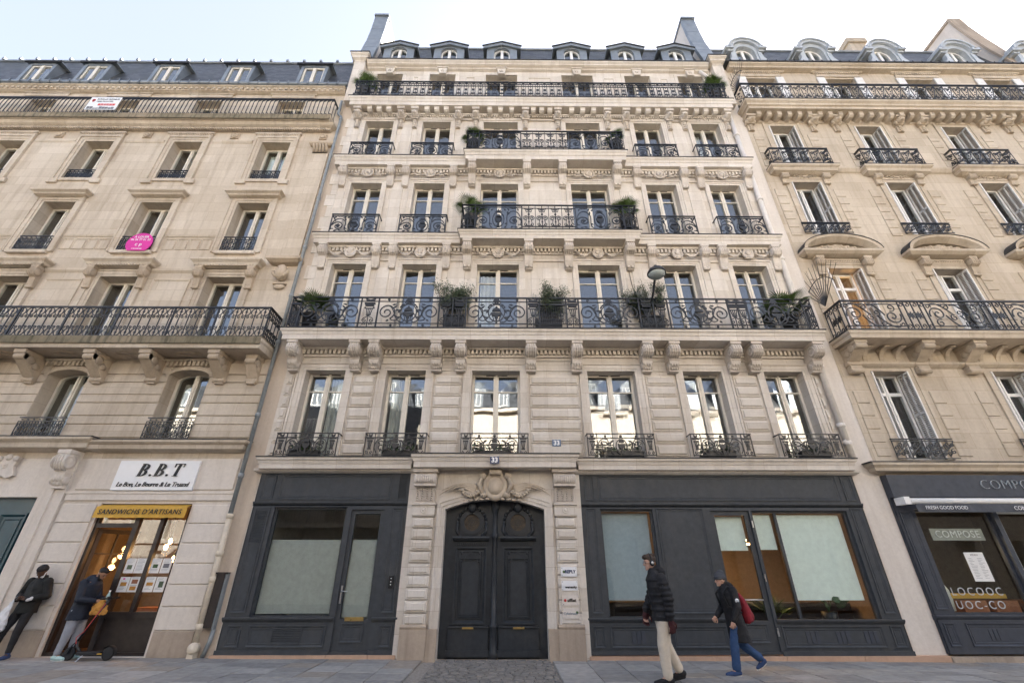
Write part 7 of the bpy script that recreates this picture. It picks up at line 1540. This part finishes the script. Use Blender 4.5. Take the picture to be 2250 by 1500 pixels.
h = MB(); h.ell(hp(0, -.006, .034), (.052 * Hh, .060 * Hh, .046 * Hh), 18, 12, Rh); h.ell(hp(0, -.02, .02), (.053 * Hh, .05 * Hh, .04 * Hh), 14, 8, Rh); fin('cap', h, 'cloth_black', .010, 2)
h = MB(); h.cap(hp(-.03, .03, -.055), hp(.03, .03, -.055), .012 * Hh, .012 * Hh, 10, 4); h.tube([hp(-.046, -.004, -.01), hp(-.04, .03, -.05)], .006 * Hh, 5); h.tube([hp(.046, -.004, -.01), hp(.04, .03, -.05)], .006 * Hh, 5); fin('face_mask', h, 'bag_plastic', 0)
for sg in (-1, 1): h = MB(); h.cap(Vector((sg * .085, .105, .612)) * Hh, Vector((sg * .062, .128, .604)) * Hh, .026 * Hh, .024 * Hh); fin('white_cuff', h, 'bag_plastic', 0)
h = MB(); h.box(-.02 * Hh, .02 * Hh, .16 * Hh, .21 * Hh, .612 * Hh, .62 * Hh); ph = thing('mobile_phone', 'dark mobile phone held in both hands by the leaning man', 'phone', tuple(M @ Vector((0, .18 * Hh, .6 * Hh)))); h.v = [tuple(M @ Vector(v)) for v in h.v]; part('phone_case', h, 'ink_black', ph)
b0 = M @ (Vector((.075, .15, .60)) * Hh); bg_ = thing('plastic_bag', 'white plastic carrier bag hanging from the wrist of the leaning man', 'bag', (b0.x - .12, b0.y, b0.z - .62))
h = MB(); loft(h, [(b0.x, b0.y, b0.z + .01, .012, .012), (b0.x - .02, b0.y - .01, b0.z - .10, .05, .02), (b0.x - .07, b0.y - .02, b0.z - .30, .12, .05), (b0.x - .11, b0.y - .02, b0.z - .48, .20, .08), (b0.x - .12, b0.y - .02, b0.z - .57, .20, .085), (b0.x - .12, b0.y - .02, b0.z - .61, .14, .06)], 20); remesh('bag_body', h, 'bag_plastic', bg_, .010, 2, None, (.035, .06))
# -- man in navy parka beside the scooter
J = blank(.60); J.update(pel=(0, 0, .53), chest=(0, .015, .72), neck=(0, .04, .83), head=(0, .095, .895), kneL=(-.055, .03, .28), kneR=(.055, .0, .28), ankL=(-.06, .02, .045), ankR=(.06, -.03, .045), toeL=(-.065, .105, .018), toeR=(.07, .05, .018), elbL=(-.14, .05, .62), elbR=(.14, .04, .62), wriL=(-.06, .185, .615), wriR=(.05, .18, .60), hdL=(.2, .9, .15), hdR=(-.2, .9, -.1), hnL=(1, 0, .3), hnR=(-1, 0, .3), curl=1.2)
Hh = 1.83; loc = (-9.66, -.34, gz(-9.9))
t, P, hp, Rh, fin, M = person('bearded man in navy parka and grey sweatpants looking down beside the scooter', loc, rad(-90), Hh, J, dict(skin='skin_tan', trousers='cloth_grey', coat='cloth_navy', shoe='shoe_mint', sole='sole_white', hem=.40, hood=True, leg=1.05, ankle=.036, cuff=.03))
h = MB(); h.ell(hp(0, -.012, .028), (.047 * Hh, .054 * Hh, .046 * Hh), 16, 10, Rh); h.ell(hp(0, .012, .05), (.04 * Hh, .042 * Hh, .024 * Hh), 12, 8, Rh); fin('hair', h, 'hair_black', .010, 2)
h = MB(); h.ell(hp(0, .036, -.05), (.03 * Hh, .022 * Hh, .02 * Hh), 12, 8, Rh); [h.cap(hp(sg * .038, .006, -.012), hp(sg * .028, .032, -.045), .009 * Hh, .012 * Hh, 8, 3) for sg in (-1, 1)]; fin('beard', h, 'hair_black', .008, 1)
w_ = M @ (Vector((-.03, .25, .62)) * Hh); bt = thing('drink_bottle', 'small green bottle with white cap held by the man in the navy parka', 'bottle', (w_.x, w_.y, w_.z - .06)); h = MB(); h.lathe((w_.x, w_.y, w_.z - .06), [(.005, 0), (.035, .0), (.035, .13), (.018, .17), (.016, .20)], 12); h.cur = 1; h.lathe((w_.x, w_.y, w_.z + .14), [(.02, 0), (.02, .03), (.0, .032)], 10); part('bottle_glass', h, ['shoe_mint', 'sign_white'], bt)
w_ = M @ (Vector((.03, .25, .585)) * Hh); pb = thing('paper_bag', 'crumpled orange-brown paper bag in the hands of the man in the navy parka', 'bag', (w_.x, w_.y, w_.z - .24)); h = MB(); loft(h, [(w_.x, w_.y, w_.z - .24, .17, .07), (w_.x, w_.y, w_.z - .20, .19, .08), (w_.x, w_.y, w_.z - .06, .15, .07), (w_.x, w_.y, w_.z + .0, .07, .04), (w_.x, w_.y, w_.z + .04, .10, .03)], 16); remesh('bag_body', h, 'bag_paper', pb, .011, 1, None, (.05, .05))
# ================================================================ electric scooter
y = -.44; x0, x1 = -9.46, -8.62; zg = gz(-9.0)
t = thing('electric_scooter', 'black electric scooter with red cable parked in front of the sandwich shop', 'scooter', ((x0 + x1) / 2, y, zg))
def wheel(x):
    m = MB(); m.lathe((x, y + .028, zg + .125), [(.085, 0), (.11, .0), (.125, .014), (.125, .042), (.11, .056), (.085, .056)], 26, 'y'); o = part('wheel', m, 'rubber', t); h = MB(); h.lathe((x, y + .02, zg + .125), [(.0, 0), (.086, .0), (.086, .04), (0, .04)], 20, 'y'); part('hub', h, 'pipe_grey', o)
wheel(x0); wheel(x1)
m = MB(); m.cham(x0 + .20, x1 - .14, zg + .10, zg + .165, y + .08, y - .08, .012); part('deck', m, 'rubber', t)
m = MB(); m.tube([(x0 + .22, y, zg + .15), (x0 + .12, y, zg + .24), (x0 + .08, y, zg + .36)], .028, 8); m.tube([(x0 - .0, y - .045, zg + .125), (x0 + .03, y - .045, zg + .27), (x0 + .07, y, zg + .34)], .015, 6); m.tube([(x0 - .0, y + .045, zg + .125), (x0 + .03, y + .045, zg + .27), (x0 + .07, y, zg + .34)], .015, 6); part('fork', m, 'iron', t)
m = MB(); m.tube([(x0 + .07, y, zg + .32), (x0 + .44, y, zg + 1.14)], .026, 10); part('stem', m, 'iron', t)
m = MB(); m.tube([(x0 + .45, y - .26, zg + 1.16), (x0 + .44, y - .08, zg + 1.15), (x0 + .44, y + .08, zg + 1.15), (x0 + .45, y + .26, zg + 1.16)], .015, 8); m.tube([(x0 + .45, y - .26, zg + 1.16), (x0 + .455, y - .14, zg + 1.155)], .022, 8); m.tube([(x0 + .45, y + .26, zg + 1.16), (x0 + .455, y + .14, zg + 1.155)], .022, 8); part('handlebar', m, 'rubber', t)
m = MB(); m.ell((x0 + .43, y, zg + 1.175), (.06, .035, .018), 10, 6); part('display', m, 'ink_black', t)
m = MB(); m.tube([(x0 + .41, y - .03, zg + 1.06), (x0 + .33, y - .05, zg + .85), (x0 + .17, y - .04, zg + .52), (x0 + .06, y - .05, zg + .42), (x0 + .10, y - .035, zg + .3)], .007, 5); part('brake_cable', m, 'sign_red', t)
m = MB(); A = [(x1 + .15 * math.cos(rad(a_)), zg + .125 + .15 * math.sin(rad(a_))) for a_ in range(-10, 150, 14)]; m.grid([[(x, y - .04, z) for x, z in A], [(x, y + .04, z) for x, z in A], [(x * .98 + x1 * .02, y + .04, z - .008) for x, z in A], [(x * .98 + x1 * .02, y - .04, z - .008) for x, z in A]], closed=False); part('mudguard', m, 'rubber', t)
m = MB(); m.box(x1 - .18, x1 - .08, y - .085, y - .078, zg + .12, zg + .14); part('reflector', m, 'ochre', t)
m = MB(); m.tube([(x0 + .36, y - .06, zg + .11), (x0 + .33, y - .17, zg + .0)], .009, 5); part('kickstand', m, 'steel', t)
